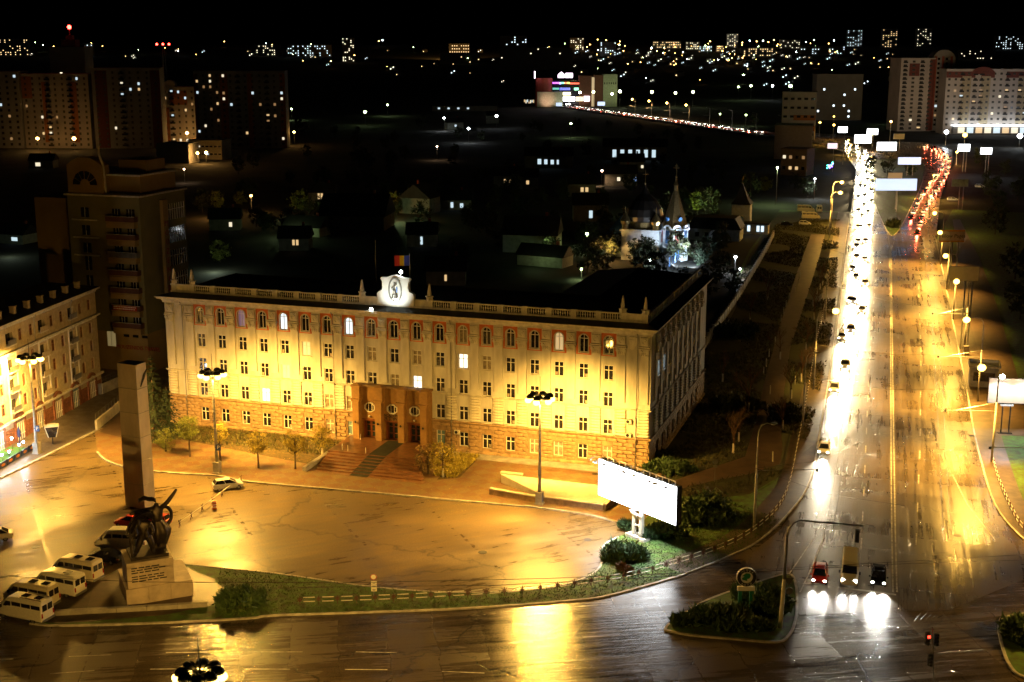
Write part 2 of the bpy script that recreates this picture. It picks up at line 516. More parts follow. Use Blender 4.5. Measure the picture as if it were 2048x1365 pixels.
M_path = pmat('wet_path', (0.085,0.055,0.036), .5, var=.3, scale=.5, bump=.25, bscale=6)
M_earth = pmat('dark_earth', (0.028,0.026,0.018), .95, var=.5, scale=.05)
M_mark = pmat('road_paint', (0.62,0.60,0.54), .5, var=.5, scale=1.5)
M_plaza = wet_asphalt('plaza_asphalt', (0.135,0.098,0.048), .24, .55, True, rad(65), 7.0, .5, .03, .34, .28, .12, .0, .021)  # base tinted amber to carry part of the lamp colour
M_road = wet_asphalt('road_asphalt', (0.080,0.060,0.036), .18, .52, True, rad(15.6), 40.0, .8, .06, .55, .45, .145, .10, .045)
M_cross = wet_asphalt('crossroad_asphalt', (0.065,0.05,0.035), .13, .40, True, rad(90-8), 22.0, .8, .045, .6, .38, .14, .08, .05)
M_pave = tile_mat('two_colour_paving', (0.27,0.19,0.085), (0.25,0.135,0.06), 1.9)
M_pave2 = tile_mat('grey_paving', (0.15,0.125,0.10), (0.13,0.11,0.085), 2.0)

# ------------------------------------------------------------------ setting: ground, roads, lawns
gb = MB(); rows = []
ys = [40,120,250,420,650,900,1200,1500,1800,2100,2400,2700,3000,3300,3600,3900,4200,4500,4800,5200,6500]
for y in ys:
    rows.append([(x*(y*.62+140), y) for x in [k/14.0 for k in range(-14,15)]])
gv = [(x, y, hgt(x, y) - .35 if y > 1300 else -.35) for r in rows for x, y in r]
gf = [(j*29+k, j*29+k+1, (j+1)*29+k+1, (j+1)*29+k) for j in range(len(ys)-1) for k in range(28)]
gb.add(gv, gf).build('ground', M_earth, kind='structure')

plaza_pts = [(-170,95),(14,148.0),(20,156),(24,168),AF(82,2),AF(-2,2),(-60,245),(-110,245),(-170,200)]
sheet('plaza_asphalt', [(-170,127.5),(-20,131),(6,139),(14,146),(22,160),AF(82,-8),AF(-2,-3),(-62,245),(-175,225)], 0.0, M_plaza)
cross_pts = [(-170,128),(-20,131.5),(6,139.5),(14,146.5),(23,152),(60,180),(110,150),(170,120),(170,60),(-170,60)]
sheet('main_road', cross_pts, -0.004, M_cross)
avd = Vector((math.sin(rad(15.6)), math.cos(rad(15.6)))); avn = Vector((avd.y, -avd.x))
sheet('avenue', px(1480,1125,1560,1060,1600,985,1625,960,1642,863,1662,742,1677,631,1692,500,1702,420,1712,340,1690,306,1640,288,1560,276,1560,262,1680,270,1760,283,1850,285,1905,300,1905,325,1880,400,1872,480,1897,600,1917,700,1937,800,1947,860,1964,930,1990,1010,2040,1075,2120,1130,1900,1220,1600,1230), 0.006, M_road)

pave_front = px(195,905,212,922,262,938,340,947,435,953,500,965,750,987,1000,1010,1080,1017,1180,1032,1240,1047,1268,1062,1330,1000) + [AF(82,-1),AF(80,2),AF(0,2),AF(-6,-2),AF(-9,-8)]
struct('front_pavement', pave_front, -.3, .12, M_pave)
lawn_pts = px(1268,1062,1237,1075,1207,1095,1201,1135,1160,1162,1080,1180,960,1187,840,1184,720,1173,560,1150,440,1138,350,1128,240,1140,120,1200,60,1245,124,1252,330,1246,500,1237,560,1231,902,1219,1141,1202,1229,1189,1368,1150,1448,1118,1519,1082,1583,1021,1620,960,1639,863,1659,742,1674,631,1689,500,1699,425,1560,420,1500,500,1440,620) + [AF(85,30),AF(82,-1)] + px(1330,1000)
struct('lawn', lawn_pts, -.3, .10, M_grass)
right_pts = px(1872,480,1897,600,1917,700,1937,800,1947,860,1964,930,1990,1010,2040,1075,2120,1130) + [(150,120),(220,150),(320,420)] + px(1905,420)
struct('roadside_lawn', right_pts, -.3, .10, M_grass)
left_pts = px(-120,1010,0,958,110,904,175,871,203,858,300,815,330,760,200,770,-200,880)
struct('side_pavement', left_pts, -.3, .12, M_pave2)
struct('back_yard', [AF(-8,2.2),AF(0.2,2.2),AF(0.2,40),AF(85,44),(60,300),(100,430),(20,520),(-160,420),(-175,232),(-110,246),(-62,246)], -.33, -.02, M_earth)
sheet('gravel_yard', px(62,1244,120,1200,240,1141,345,1129,430,1160,428,1212,330,1232,124,1250), .108, M_dirt)
# worn verge, footpaths, beds
def offs(pts, d):
    out = []
    for i, p in enumerate(pts):
        a = Vector(pts[max(i-1,0)]); b = Vector(pts[min(i+1,len(pts)-1)]); t = (b-a).normalized()
        out.append((p[0]-t.y*d, p[1]+t.x*d))
    return out
kerb_av = smooth_line(px(1368,1150,1448,1118,1519,1082,1583,1021,1621,960,1640,863,1660,742,1675,631,1690,500,1700,425))
sheet('verge', kerb_av + offs(kerb_av, 4.2)[::-1], .108, M_dirt)
kerb_rt = smooth_line(px(2110,1122,2040,1073,1990,1010,1964,930,1947,860,1937,800,1917,700,1897,600,1872,480))
sheet('right_verge', kerb_rt + offs(kerb_rt, -4.0)[::-1] if False else kerb_rt + offs(kerb_rt, -4.0)[::-1], .108, M_dirt)
sheet('park_ground', px(1555,425,1690,425,1684,500,1668,640,1652,742,1630,863,1600,930,1500,990,1420,1000,1330,990,1300,935,1390,760,1440,640,1500,510), .104, pmat('park_soil',(.030,.036,.008),.9,var=.6,scale=.22,bump=1.0,bscale=2.5,col2=(.022,.013,.005)))
sheet('park_path', px(1500,950,1560,930,1565,900,1560,840,1580,700,1612,600,1640,510,1650,470,1622,470,1596,540,1560,650,1530,760,1510,850,1490,915,1350,962,1340,985,1420,965), .112, M_path)
sheet('park_crosspath', px(1398,715,1460,640,1500,560,1530,500,1520,500,1470,570,1430,640,1385,700), .112, M_path)
sheet('right_path', px(1900,560,1932,620,1950,680,1970,760,1985,850,2048,850,2048,800,2020,700,1990,600,1960,520,1920,440,1905,440,1915,500), .112, M_path)
sheet('billboard_apron', px(1925,845,2060,848,2060,874,1938,872), .118, M_path)
sheet('planting_bed', [AF(.6,-.9),AF(32,-.9),AF(32.3,-13),AF(24,-11.5),AF(8,-8.2),AF(-1,-6.5)], .126, M_leaflit)
sheet('planting_bed', [AF(50.6,-1),AF(54,-1),AF(54.5,-11.5),AF(51.8,-13.5)], .126, M_leaflit)
sheet('blind_area_strip', [AF(46.6,-.4),AF(79.6,-.4),AF(79.6,-3.0),AF(46.6,-3.0)], .130, M_conc)
sheet('wet_lane_strip', px(-60,1080,0,1040,110,985,260,925,262,919,110,975,0,1028,-60,1066), .004, M_kerb) if False else None

# kerbs
kb = MB()
def kerb(pts, z=.15, w=.28): ribbon(kb, pts, w, -.2, z)
kerb(smooth_line(px(195,905,212,922,262,938,340,947,435,953,500,965,750,987,1000,1010,1080,1017,1180,1032,1240,1047)), .17, .34)
kerb(smooth_line(px(1237,1075,1207,1095,1201,1135,1160,1162,1080,1180,960,1187,840,1184,720,1173,560,1150,440,1138,350,1128)), .15, .26)
kerb(smooth_line(px(60,1248,124,1253,330,1247,500,1238,560,1232,902,1220,1141,1203,1229,1190,1368,1151)), .15, .3)
kerb(kerb_av, .14, .22); kerb(kerb_rt, .14, .22)
kerb(px(-120,1010,0,958,110,904,175,871,203,858), .18, .45)
kb.build('kerb', M_kerb, kind='structure')
# traffic islands
isl = px(1330,1262,1338,1250,1372,1226,1420,1200,1500,1172,1572,1150,1590,1165,1594,1210,1590,1245,1578,1272,1552,1286,1470,1280,1380,1272)
struct('traffic_island', isl, -.3, .13, M_grass)
isl2 = px(2003,1238,1997,1256,2006,1300,2022,1336,2050,1356,2150,1380,2160,1250,2060,1228)
struct('traffic_island', isl2, -.3, .13, M_grass)
tip = px(1785,473,1774,462,1752,415,1744,380,1730,340,1745,320,1800,318,1850,330,1842,372,1822,415,1800,458)
struct('median_lawn', tip, -.3, .13, M_grass)
kb = MB()
for p in (isl, isl2, tip): kerb(smooth_line(p + [p[0]], 3), .17, .28)
kb.build('island_kerb', M_kerb, kind='structure')

# painted lines
mk = MB()
def line(pts, w=.15): 
    n = len(pts)
    for i in range(n-1):
        a, b = Vector(pts[i]), Vector(pts[i+1]); d = (b-a).normalized(); nx, ny = -d.y*w/2, d.x*w/2
        mk.add([(a.x-nx,a.y-ny,.012),(b.x-nx,b.y-ny,.012),(b.x+nx,b.y+ny,.012),(a.x+nx,a.y+ny,.012)], [(0,1,2,3)])
def dashes(pts, on, gap, w=.15):
    tot = sum((Vector(pts[i+1])-Vector(pts[i])).length for i in range(len(pts)-1)); s = 0
    while s < tot:
        q = along(pts, on, s)[:2]
        if len(q) == 2: line([q[0][:2], q[1][:2]], w)
        s += on + gap
for du in (-3.5, 3.5):
    line(px(1790+du*1.15,1185,1787+du,1060,1785+du*.8,900,1783+du*.5,700,1781+du*.35,500), .17)
line(px(1781,500,1776,470,1758,425), .15); line(px(1783,500,1792,470,1808,435), .15)
dashes(px(1722,1100,1728,980,1738,740,1748,600,1756,500), 4.0, 6.0, .17)
line(px(1562,1172,1598,1120,1632,1070), .16); line(px(1600,1185,1617,1150,1650,1070), .16)
line(px(1606,1168,1652,1166), .4); line(px(1676,1175,1792,1190), .4)
dashes(px(1832,1090,1840,900,1842,700,1836,560), 4.0, 8.0, .14)
dashes(px(-60,1322,35,1318,200,1311,330,1306,390,1305,700,1304,960,1310), 4.2, 5.4, .15)
dashes(px(100,1348,180,1342,295,1339,360,1338,800,1340,1100,1352), 4.2, 5.4, .15)
line(px(1905,950,1935,1010,1990,1080), .14)
mk.build('road_marking', M_mark, kind='structure')
# manholes and patches
for (u, v, r) in ((965,1105,.55),(1175,1080,.5),(925,939,.45),(1110,975,.4),(72,1094,.55),(1915,1072,.5),(1190,950,.45)):
    x, y = g(u, v)
    zz = .128 if v < 1000 and 860 < u < 1250 else .006
    m_ = MB().lathe([(r,zz-.004),(r,zz+.012),(r*.86,zz+.016),(r*.84,zz+.008),(.01,zz+.010)], x, y, 14)
    m_.build('manhole_cover', M_dark, kind='structure')
# ------------------------------------------------------------------ academy building
AC = thing('academy_building', 'long cream four-storey-over-brown-base classical building with lit emblem on its parapet', 'building', (A0.x, A0.y, 0), ANG)
BAYS = [6.40 + 3.703*i for i in range(19)]
DEP = 44.0
ROWS = [(0.95,3.15),(5.0,7.2),(9.1,11.3),(13.05,15.3),(16.9,19.6)]
WW = 1.42
def facade_wall(bays, L, x_start=0.0, skip=()):
    lo, up = MB(), MB()
    def band(mb, z0, z1): mb.box(x_start, 0, z0, L, .6, z1)
    def piers(mb, z0, z1, row):
        x = x_start
        for i, b in enumerate(bays):
            if (row, i) in skip: continue
            mb.box(x, 0, z0, b - WW/2, .6, z1); x = b + WW/2
        mb.box(x, 0, z0, L, .6, z1)
    band(lo, 0, ROWS[0][0]); piers(lo, *ROWS[0], 0); band(lo, ROWS[0][1], 4.8)
    z = 4.8
    for r in range(1, 5):
        band(up, z, ROWS[r][0]); piers(up, ROWS[r][0], ROWS[r][1], r); z = ROWS[r][1]
    band(up, z, 20.3)
    return lo, up
def win_mesh(w, h, arch=False):
    fr = MB(); t = .09; hw = w/2
    if arch:
        hs = h - hw
        fr.box(-hw,.16,0,-hw+t,.3,hs); fr.box(hw-t,.16,0,hw,.3,hs); fr.box(-hw+t,.16,0,hw-t,.3,t)
        fr.box(-.05,.16,t,.05,.3,h-t); fr.box(-hw+t,.158,hs-.05,hw-t,.296,hs+.05)
        o = MB().ring(0, 0, hw-t, hw, .16, .3, 20, half=True)
        fr.add([(x, y, z+hs) for x, y, z in o.v], o.f)
    else:
        fr.box(-hw,.16,0,-hw+t,.3,h); fr.box(hw-t,.16,0,hw,.3,h); fr.box(-hw+t,.16,0,hw-t,.3,t); fr.box(-hw+t,.16,h-t,hw-t,.3,h)
        fr.box(-.055,.155,t,.055,.295,h-t); fr.box(-hw+t,.16,h*.66-.05,-.055,.3,h*.66+.05); fr.box(.055,.16,h*.66-.05,hw-t,.3,h*.66+.05)
    return fr
def pane_mesh(w, h, arch=False):
    hw = w/2; pts = [(-hw,0),(hw,0)]
    if arch:
        hs = h - hw; pts += [(hw*math.cos(math.pi*k/10), hs + hw*math.sin(math.pi*k/10)) for k in range(11)]
    else: pts += [(hw,h),(-hw,h)]
    return MB().xprism(pts, .24, .28)
FR_R = win_mesh(WW, 2.2).mesh('window_frame', M_frame); FR_A = win_mesh(WW-.1, 2.7, True).mesh('arched_window_frame', M_frame)
PANES = {}
def pane(mat, arch):
    k = (mat.name, arch)
    if k not in PANES:
        PANES[k] = (pane_mesh(WW-.12, 2.64, True) if arch else pane_mesh(WW-.04, 2.16)).mesh('pane', mat)
    return PANES[k]
SILL = MB().box(-.86,-.14,-.12,.86,.16,0).mesh('sill', M_trim)
SILLB = MB().box(-.84,-.11,-.14,.84,.16,0).mesh('sill', M_stone2)
SHELF = pane_mesh(.36, .5).mesh('curtain', M_curt)
LIT = {(4,4):M_litc,(4,7):M_litc,(4,2):M_litb,(3,12):M_litw,(2,10):M_litw,(1,3):M_litc,(2,4):M_litdim,(3,5):M_litdim,(4,16):M_litdim,(0,18):M_curt,(0,16):M_curt,(0,7):M_blueblind,(0,11):M_blueblind,(0,6):M_curt}
rw = random.Random(3)
def windows(root, bays, frame_loc, frame_rz, lit, skip, label_end=''):
    c, s_ = math.cos(frame_rz), math.sin(frame_rz)
    for r, (z0, z1) in enumerate(ROWS):
        for i, b in enumerate(bays):
            if (r, i) in skip: continue
            arch = r == 4
            loc = (frame_loc[0] + b*c, frame_loc[1] + b*s_, z0)
            w = obj('window', FR_A if arch else FR_R, root, loc, frame_rz)
            mt = lit.get((r, i))
            if mt is None: mt = M_curt if rw.random() < .17 else M_glass
            obj('pane', pane(mt, arch), w)
            if mt is M_glass and not arch and rw.random() < .45:
                obj('curtain', SHELF, w, (rw.choice((-.4,.4)), -.012, .15))
            obj('sill', SILLB if r == 0 else SILL, w)
skip = {(r, i) for r in (0, 1) for i in (8, 9, 10)}
lo, up = facade_wall(BAYS, AL, 0, skip)
lo.build('ground_floor_wall', M_stone, AC); up.build('wall', M_plaster, AC)
windows(AC, BAYS, (0,0), 0, LIT, skip)
SB = [5.2 + 3.9*i for i in range(9)]
slo, sup = facade_wall(SB, DEP, .6)
SFR = (AL, 0); SRZ = math.pi/2
slo.build('ground_floor_wall', M_stone, AC, (AL,0,0), SRZ); sup.build('wall', M_plaster, AC, (AL,0,0), SRZ)
windows(AC, SB, SFR, SRZ, {(3,0):M_litc,(3,1):M_litc}, {(r,i) for r in range(5) for i in range(9) if (r*7+i*5) % 3 == 0 and (r,i) not in ((3,0),(3,1))})
# left flank and rear walls, main bar 17 m deep, right wing running back
MB().box(0,.62,0,.6,17,20.3).build('flank_wall', M_plaster, AC)
bw = MB().box(0.62,16.4,0,AL-20,17,20.3); bw.box(AL-20.6,17.02,0,AL-20,DEP,20.3); bw.box(AL-19.98,DEP-.6,0,AL-.62,DEP,20.3)
bw.build('rear_wall', M_plaster, AC)
# ledges and cornice, mitred round the two visible sides
def run(name, mat, prof, mb=None):
    """profile (out, z) swept along front and right side"""
    m = MB(); n = len(prof)
    for (px0, py0, px1, py1) in (('L',0,'R',0),):
        pts = []
        for o, z in prof: pts.append([(-o, -o, z), (AL+o, -o, z), (AL+o, DEP, z)])
        for k in range(2):
            vs = []
            for p in pts: vs.append(p[k]); vs.append(p[k+1])
            fs = [((2*i)%(2*n), (2*i+1)%(2*n), (2*i+3)%(2*n), (2*i+2)%(2*n)) for i in range(n)]
            if k == 0: fs.append(tuple(range(0,2*n,2)))
            if k == 1: fs.append(tuple(range(1,2*n,2))[::-1])
            m.add(vs, fs)
    return m.build(name, mat, AC)
run('plinth', M_stone2, [(-.1,0),(.3,0),(.3,.42),(.16,.5),(-.1,.5)])
run('ledge', M_stone2, [(-.1,4.5),(.12,4.5),(.3,4.72),(.3,4.86),(-.1,4.92)])
run('string_course', M_trim, [(-.1,9.28-.45),(.1,8.85),(.22,8.98),(.22,9.08),(-.1,9.1)])
run('frieze', M_trim, [(-.1,20.0),(.24,20.0),(.24,20.28),(-.1,20.28)])
run('cornice', M_trim, [(-.1,20.28),(.3,20.28),(.42,20.5),(.85,20.62),(.85,20.78),(1.1,20.95),(1.1,21.05),(-.1,21.06)])
run('apron_roof', M_apron, [(-1.0,21.07),(1.14,21.07),(1.14,21.1),(-.9,21.5),(-1.0,21.5)])
# roof
rf = MB(); ry = 1.6
rf.add([(1,ry,21.5),(AL-1.6,ry,21.5),(AL-1.6,DEP-1,21.5),(AL-19,DEP-1,21.5),(AL-19,16,21.5),(1,16,21.5),(8,8.8,23.6),(AL-10,8.8,23.6),(AL-10,DEP-9,23.6)],
       [(0,1,7,6),(1,2,8,7),(2,3,8),(3,4,7,8),(4,5,6,7),(5,0,6)])
rf.build('roof', M_roof, AC)
# rusticated blocks of the ground floor: one object each, side-front ones joined
blocks = []
cz = [.52 + .565*k for k in range(7)]
for k, z in enumerate(cz):
    x = .05 - (.62 if k % 2 else 0)
    while x < AL - .05:
        x1 = min(x + 1.52, AL); x0 = max(x, 0.0)
        segs = [(x0, x1)]
        for i, b in enumerate(BAYS):
            if z + .5 > ROWS[0][0]-.1 and z + .06 < ROWS[0][1] + .3:
                a, e = b - WW/2 - .1, b + WW/2 + .1
                segs = [q for (p, r_) in segs for q in ((p, min(r_, a)), (max(p, e), r_)) if q[1] - q[0] > .22]
        if 33.2 < (x0+x1)/2 < 46.2: segs = []
        for p, r_ in segs: blocks.append((p, z, r_))
        x += 1.52
BM = {}
for q, (p, z, r_) in enumerate(blocks[:300]):
    wd = round((r_ - p) * 8) / 8
    if wd not in BM: BM[wd] = MB().pillow(-wd/2+.04,-.2,.045,wd/2-.04,.02,.53,.09).mesh('stone_block', M_stone2)
    obj('stone_block', BM[wd], AC, ((p+r_)/2, R.uniform(-.025,.02), z))
rest = MB()
for p, z, r_ in blocks[300:]: rest.pillow(p+.025,-.1,z+.03,r_-.025,.02,z+.535,.06)
if rest.v: rest.build('stone_block', M_stone2, AC, kind='stuff')
sb_ = MB()
for k, z in enumerate(cz):
    x = .1 - (.7 if k % 2 else 0)
    while x < DEP:
        if not any(abs(x+.7-b) < 1.3 and .5 < z < 3.2 for b in SB): sb_.pillow(max(x,.1)+.03,-.1,z+.03,min(x+1.4,DEP),.02,z+.535,.06)
        x += 1.45
sb_.build('stone_block', M_stone2, AC, (AL,0,0), SRZ, kind='stuff')
# pilasters: pillowed quoins on the second storey, smooth shafts above, capitals, medallions
PIL = [BAYS[0]-1.85 + 3.703*i for i in range(20)]
PIL = [.95] + PIL + [AL-.95]
QUO = MB().pillow(-.84,-.34,.03,.84,.02,.44,.14).mesh('quoin_stone', M_trim)
shaft = MB().pillow(-.66,-.26,0,.66,.02,7.1,.03)
SHAFT = shaft.mesh('pilaster_shaft', M_plaster)
cp_ = MB().xprism([(-.64,0),(.64,0),(.66,.25),(.76,.8),(.76,1.05),(-.76,1.05),(-.76,.8),(-.66,.25)], -.36, .02)
for sx in (-.5, .5): cp_.disc(sx, .72, .25, -.58, -.35, 10)
for sx in (-.44,-.15,.15,.44): cp_.pillow(sx-.12,-.52,.05,sx+.12,-.35,.5,.06)
cp_.box(-.86,-.6,1.0,.86,.02,1.14)
CAP = cp_.mesh('capital', M_trim)
md = MB().box(-.74,-.1,.02,.74,.02,1.72).pillow(-.62,-.42,.3,.62,-.09,1.55,.06); md.ring(0,.92,.28,.44,-.54,-.41,14); md.disc(0,.92,.2,-.52,-.41,8); md.box(-.78,-.5,.0,.78,-.09,.2)
MED = md.mesh('medallion', M_trim)
for i, x in enumerate(PIL):
    if not 33 < x < 47 or True:
        for k in range(9):
            if 33.5 < x < 46 : continue
            obj('quoin_stone', QUO, AC, (x, 0, 4.93 + k*.435))
    obj('pilaster', SHAFT, AC, (x, 0, 9.9)); obj('capital', CAP, AC, (x, 0, 17.0)); obj('medallion', MED, AC, (x, 0, 18.2))
sq = MB(); sc_ = MB(); sp_ = MB()
for i in range(10):
    x = 3.25 + 3.9*i
    for k in range(9): sq.pillow(x-.86,-.34,4.95+k*.435,x+.86,.02,4.93+k*.435+.43,.14)
    o = MB().pillow(x-.72,-.17,9.9,x+.72,.02,17,.03); sp_.add(o.v, o.f)
    sc_.add([(a+x, b, c+17) for a, b, c in cp_.v], cp_.f); sc_.add([(a+x, b, c+18.2) for a, b, c in md.v], md.f)
sq.build('quoin_stone', M_trim, AC, (AL,0,0), SRZ, kind='stuff'); sc_.build('capital', M_trim, AC, (AL,0,0), SRZ, kind='stuff'); sp_.build('pilaster', M_plaster, AC, (AL,0,0), SRZ, kind='stuff')
# terracotta panels with arched openings
tp = MB(); hw = WW/2 - .04; hs = 2.7 - hw + 16.9 - .05

def arch_plate(mb, hw, zb, zs, W_, z0, z1, y0, y1):
    n = 12
    ap = [(hw*math.cos(math.pi*k/n), zs + hw*math.sin(math.pi*k/n)) for k in range(n+1)]
    op = []
    for k in range(n+1):
        a = math.pi*k/n; c_, s_ = math.cos(a), math.sin(a)
        f_ = min(W_/max(abs(c_),1e-6), (z1-zs)/max(s_,1e-6)); op.append((f_*c_, zs + f_*s_))
    for k in range(n):
        q = [ap[k], op[k], op[k+1], ap[k+1]]
        mb.add([(p[0],y0,p[1]) for p in q] + [(p[0],y1,p[1]) for p in q], [(0,1,2,3),(0,3,7,4),(1,5,6,2)])
    mb.box(-W_,y0,z0,-hw,y1,zs); mb.box(hw,y0,z0,W_,y1,zs)
    if zb > z0: mb.box(-hw,y0,z0,hw,y1,zb)
arch_plate(tp, hw, 16.9, hs, 1.13, 16.6, 20.0, -.03, .14)
TERR = tp.mesh('terracotta_panel', M_terra)
av = MB(); o = MB().ring(0, 0, hw-.02, hw+.13, -.13, -.02, 22, half=True); av.add([(a,b,c+hs) for a,b,c in o.v], o.f)
av.box(-hw-.13,-.13,16.9,-hw+.02,-.02,hs); av.box(hw-.02,-.13,16.9,hw+.13,-.02,hs)
ARCHV = av.mesh('archivolt', M_trim)
for b in BAYS:
    obj('terracotta_panel', TERR, AC, (b,0,0)); obj('archivolt', ARCHV, AC, (b,0,0))
# shields in the end bays
for x in (2.75, AL-2.75):
    s_ = MB().xprism([(-.75,1.0),(-.55,1.15),(0,1.3),(.55,1.15),(.75,1.0),(.62,.1),(.3,-.55),(0,-.75),(-.3,-.55),(-.62,.1)], -.22, .02)
    s_.xprism([(-.45,.85),(.45,.85),(.38,.1),(0,-.4),(-.38,.1)], -.32, -.21)
    s_.build('shield', M_trim, AC, (x,0,18.5))
# drain pipes
for x in (3.3, 29.9 - .2, 49.0, AL-1.95):
    MB().tube([(x,-.75,20.3),(x,-.3,19.6),(x,-.28,5.2),(x,-.42,4.6),(x,-.3,4.0),(x,-.28,.6),(x,-.7,.25)], .09, 6).build('drain_pipe', M_metal, AC)
# air conditioners
for (x, z) in ((AL-3.0,7.0),(AL-3.0,4.95),(49.9,2.9)):
    a = MB().box(-.42,-.5,0,.42,-.14,.6).build('air_conditioner', M_ac, AC, (x,0,z))
    MB().disc(-.1,.3,.24,-.53,-.5,12).build('fan_grille', M_dark, a)
    MB().box(-.4,-.48,-.06,.4,.02,-.01).build('bracket', M_metal, a)
MB().box(-.1,-.16,0,.5,.0,.9).build('vent_box', M_ac, AC, (AL-2.0,0,6.9))
# parapet with balusters, piers, obelisks
pp = [1.25] + PIL[1:-1] + [AL-1.25]
py = 1.0
MB().box(.6,py,21.42,AL-.75,py+.45,21.78).build('parapet_base', M_trim, AC)
MB().box(.6,py+.02,22.62,AL-.75,py+.43,22.82).build('parapet_rail', M_trim, AC)
prof = [(.07,0),(.1,.08),(.06,.18),(.13,.38),(.09,.6),(.06,.72),(.1,.84)]
PIER = MB().box(-.42,-.05,0,.42,.5,1.14).mesh('parapet_pier', M_trim)
SOLID = None
for i in range(len(pp)-1):
    x0, x1 = pp[i], pp[i+1]
    obj('parapet_pier', PIER, AC, (x0, py, 21.74))
    mid = (x0+x1)/2
    if i in (0, len(pp)-2) or 34 < mid < 45.2:
        MB().box(x0+.42,py+.06,21.78,x1-.42,py+.38,22.62).build('parapet_panel', M_trim, AC); continue
    bl = MB(); k = 8
    for j in range(k):
        bl.lathe([(r_, z) for r_, z in prof], (x0+.42) + (x1-x0-.84)*(j+.5)/k, 0, 6)
    bl.build('balustrade', M_trim, AC, (0, py+.22, 21.78), kind='stuff')
obj('parapet_pier', PIER, AC, (pp[-1], py, 21.74))
spx = AL-1.0
sb2 = MB().box(py+.46,.75,21.42,DEP-2,1.2,21.78); sb2.box(py+.46,.77,22.62,DEP-2,1.18,22.82)
nn = 0
for i in range(10):
    x = 3.2 + 3.9*i; sb2.box(x-.4,.72,21.7,x+.4,1.22,22.86)
    if i < 9:
        for j in range(7): sb2.lathe([(r_, z+21.78) for r_, z in prof], x+.4+3.1*(j+.5)/7, .97, 5)
sb2.build('side_balustrade', M_trim, AC, (AL,0,0), SRZ, kind='stuff')
OB = MB().cbox(0,0,.25,.75,.75,.5).cbox(0,0,.55,.95,.95,.14).lathe([(.34,.62),(.38,.75),(.30,.9)],0,0,4).lathe([(.36,.88),(.13,2.35),(.02,2.5)],0,0,4).mesh('obelisk', M_trim)
for x in (1.25, 4.53, 34.1, 45.1, AL-4.55, AL-1.25): obj('obelisk', OB, AC, (x, py+.22, 22.84), rad(45))
# emblem shield over the middle
ex = 39.75
em_ = MB().xprism([(-3.0,21.8),(-3.0,23.5),(-2.75,23.75),(-2.2,24.0),(-2.1,24.4),(-2.15,25.35),(-2.4,25.75),(-2.3,25.95),(-1.3,26.0),(-.6,26.25),(0,26.35),(.6,26.25),(1.3,26.0),(2.3,25.95),(2.4,25.75),(2.15,25.35),(2.1,24.4),(2.2,24.0),(2.75,23.75),(3.0,23.5),(3.0,21.8)], py-.25, py+.5)
EMB = em_.build('emblem_board', pmat('white_board', (.8,.8,.78), .7, var=.06), AC, (ex,0,0))
MB().ring(0,24.1,.92,1.07,py-.45,py-.26,28,1.85).build('oval_rim', M_metal, EMB)
lg = MB().lathe([(.1,22.95),(.42,22.98),(.42,23.5),(.34,23.52)],0,0,10); lg.tube([(0,0,23.45),(0,0,24.1)],.2,8)
lg.tube([(-.12,0,24.0),(-.2,0,24.5),(-.05,0,24.95)],.2,8,.12); lg.ball(-.05,0,25.15,.16)
lg.tube([(-.1,0,24.7),(-.5,0,24.5),(-.4,0,24.1)],.08,6); lg.tube([(0,0,24.75),(.3,0,25.0),(.25,0,25.4)],.08,6)
lg.build('seated_figure', M_metal, EMB, (0,py-.42,0))
MB().cbox(.32,0,24.2,.16,.1,.9).build('blue_scroll', pmat('blue_enamel',(.05,.2,.7),.4), EMB, (0,py-.36,0))
# floodlights of the emblem
M_flood = em('flood_bulb', (.93,1.0,.86), 60)
for (fx, fy, fz) in ((ex-3.1,-1.0,21.05),(ex+.7,py+.7,26.5)):
    f_ = MB().cbox(0,0,.25,.5,.35,.4).tube([(0,0,0),(0,0,.2)],.05,5).build('floodlight', M_dark, AC, (fx,fy,fz))
    MB().ball(0,-.22,.28,.25).build('bulb', M_flood, f_)
light('SPOT', AC, (ex-1.5,-3.4,21.5), 900, (.93,1.0,.88), .2, (rad(118),0,rad(-16)), 70, .8)
light('SPOT', AC, (ex+1.5,-3.4,21.5), 900, (.93,1.0,.88), .2, (rad(118),0,rad(16)), 70, .8)
# porch
P0 = [34.1, 37.83, 41.55, 45.2]
MB().box(33.3,-1.0,0,46,-.02,11.0).build('porch_wall', M_porch, AC) if False else None
pw = MB()
doors = [(P0[i]+P0[i+1])/2 for i in range(3)]
DH = 4.75; dz0 = 1.25
x = 33.5
for d in doors:
    pw.box(x,-1.1,0,d-1.1,-.01,DH); x = d+1.1
pw.box(x,-1.1,0,45.8,-.01,DH); pw.box(33.5,-1.1,DH,45.8,-.01,6.0)
x = 33.5
for d in doors: pw.box(x,-1.1,6.0,d-.95,-.01,7.9); x = d+.95
pw.box(x,-1.1,6.0,45.8,-.01,7.9); pw.box(33.5,-1.1,7.9,45.8,-.01,10.6)
for d in doors:     # corners of the octagonal openings
    for sx in (-1,1):
        for (za, zb) in ((6.0,6.55),(7.9,7.35)): pw.xprism([(d+sx*.95,za),(d+sx*.40,za),(d+sx*.95,zb)],-1.1,-.01)
pw.build('porch_wall', M_porch, AC)
pt = MB().box(33.3,-1.35,10.6,46,-.01,10.95); pt.build('porch_coping', M_stone, AC)
pc = MB().cbox(0,-1.75,.62,1.25,1.3,1.24).cbox(0,-1.7,4.7,1.0,1.15,7.0).cbox(0,-1.72,8.3,1.25,1.35,.25).cbox(0,-1.75,8.52,1.5,1.5,.2)
pc.cbox(0,-1.6,9.7,1.3,1.1,2.2).cbox(0,-1.65,10.9,1.55,1.35,.22).cbox(0,-1.6,11.15,1.25,1.1,.3,taper=.4)
PCOL = pc.mesh('porch_column', M_porch)
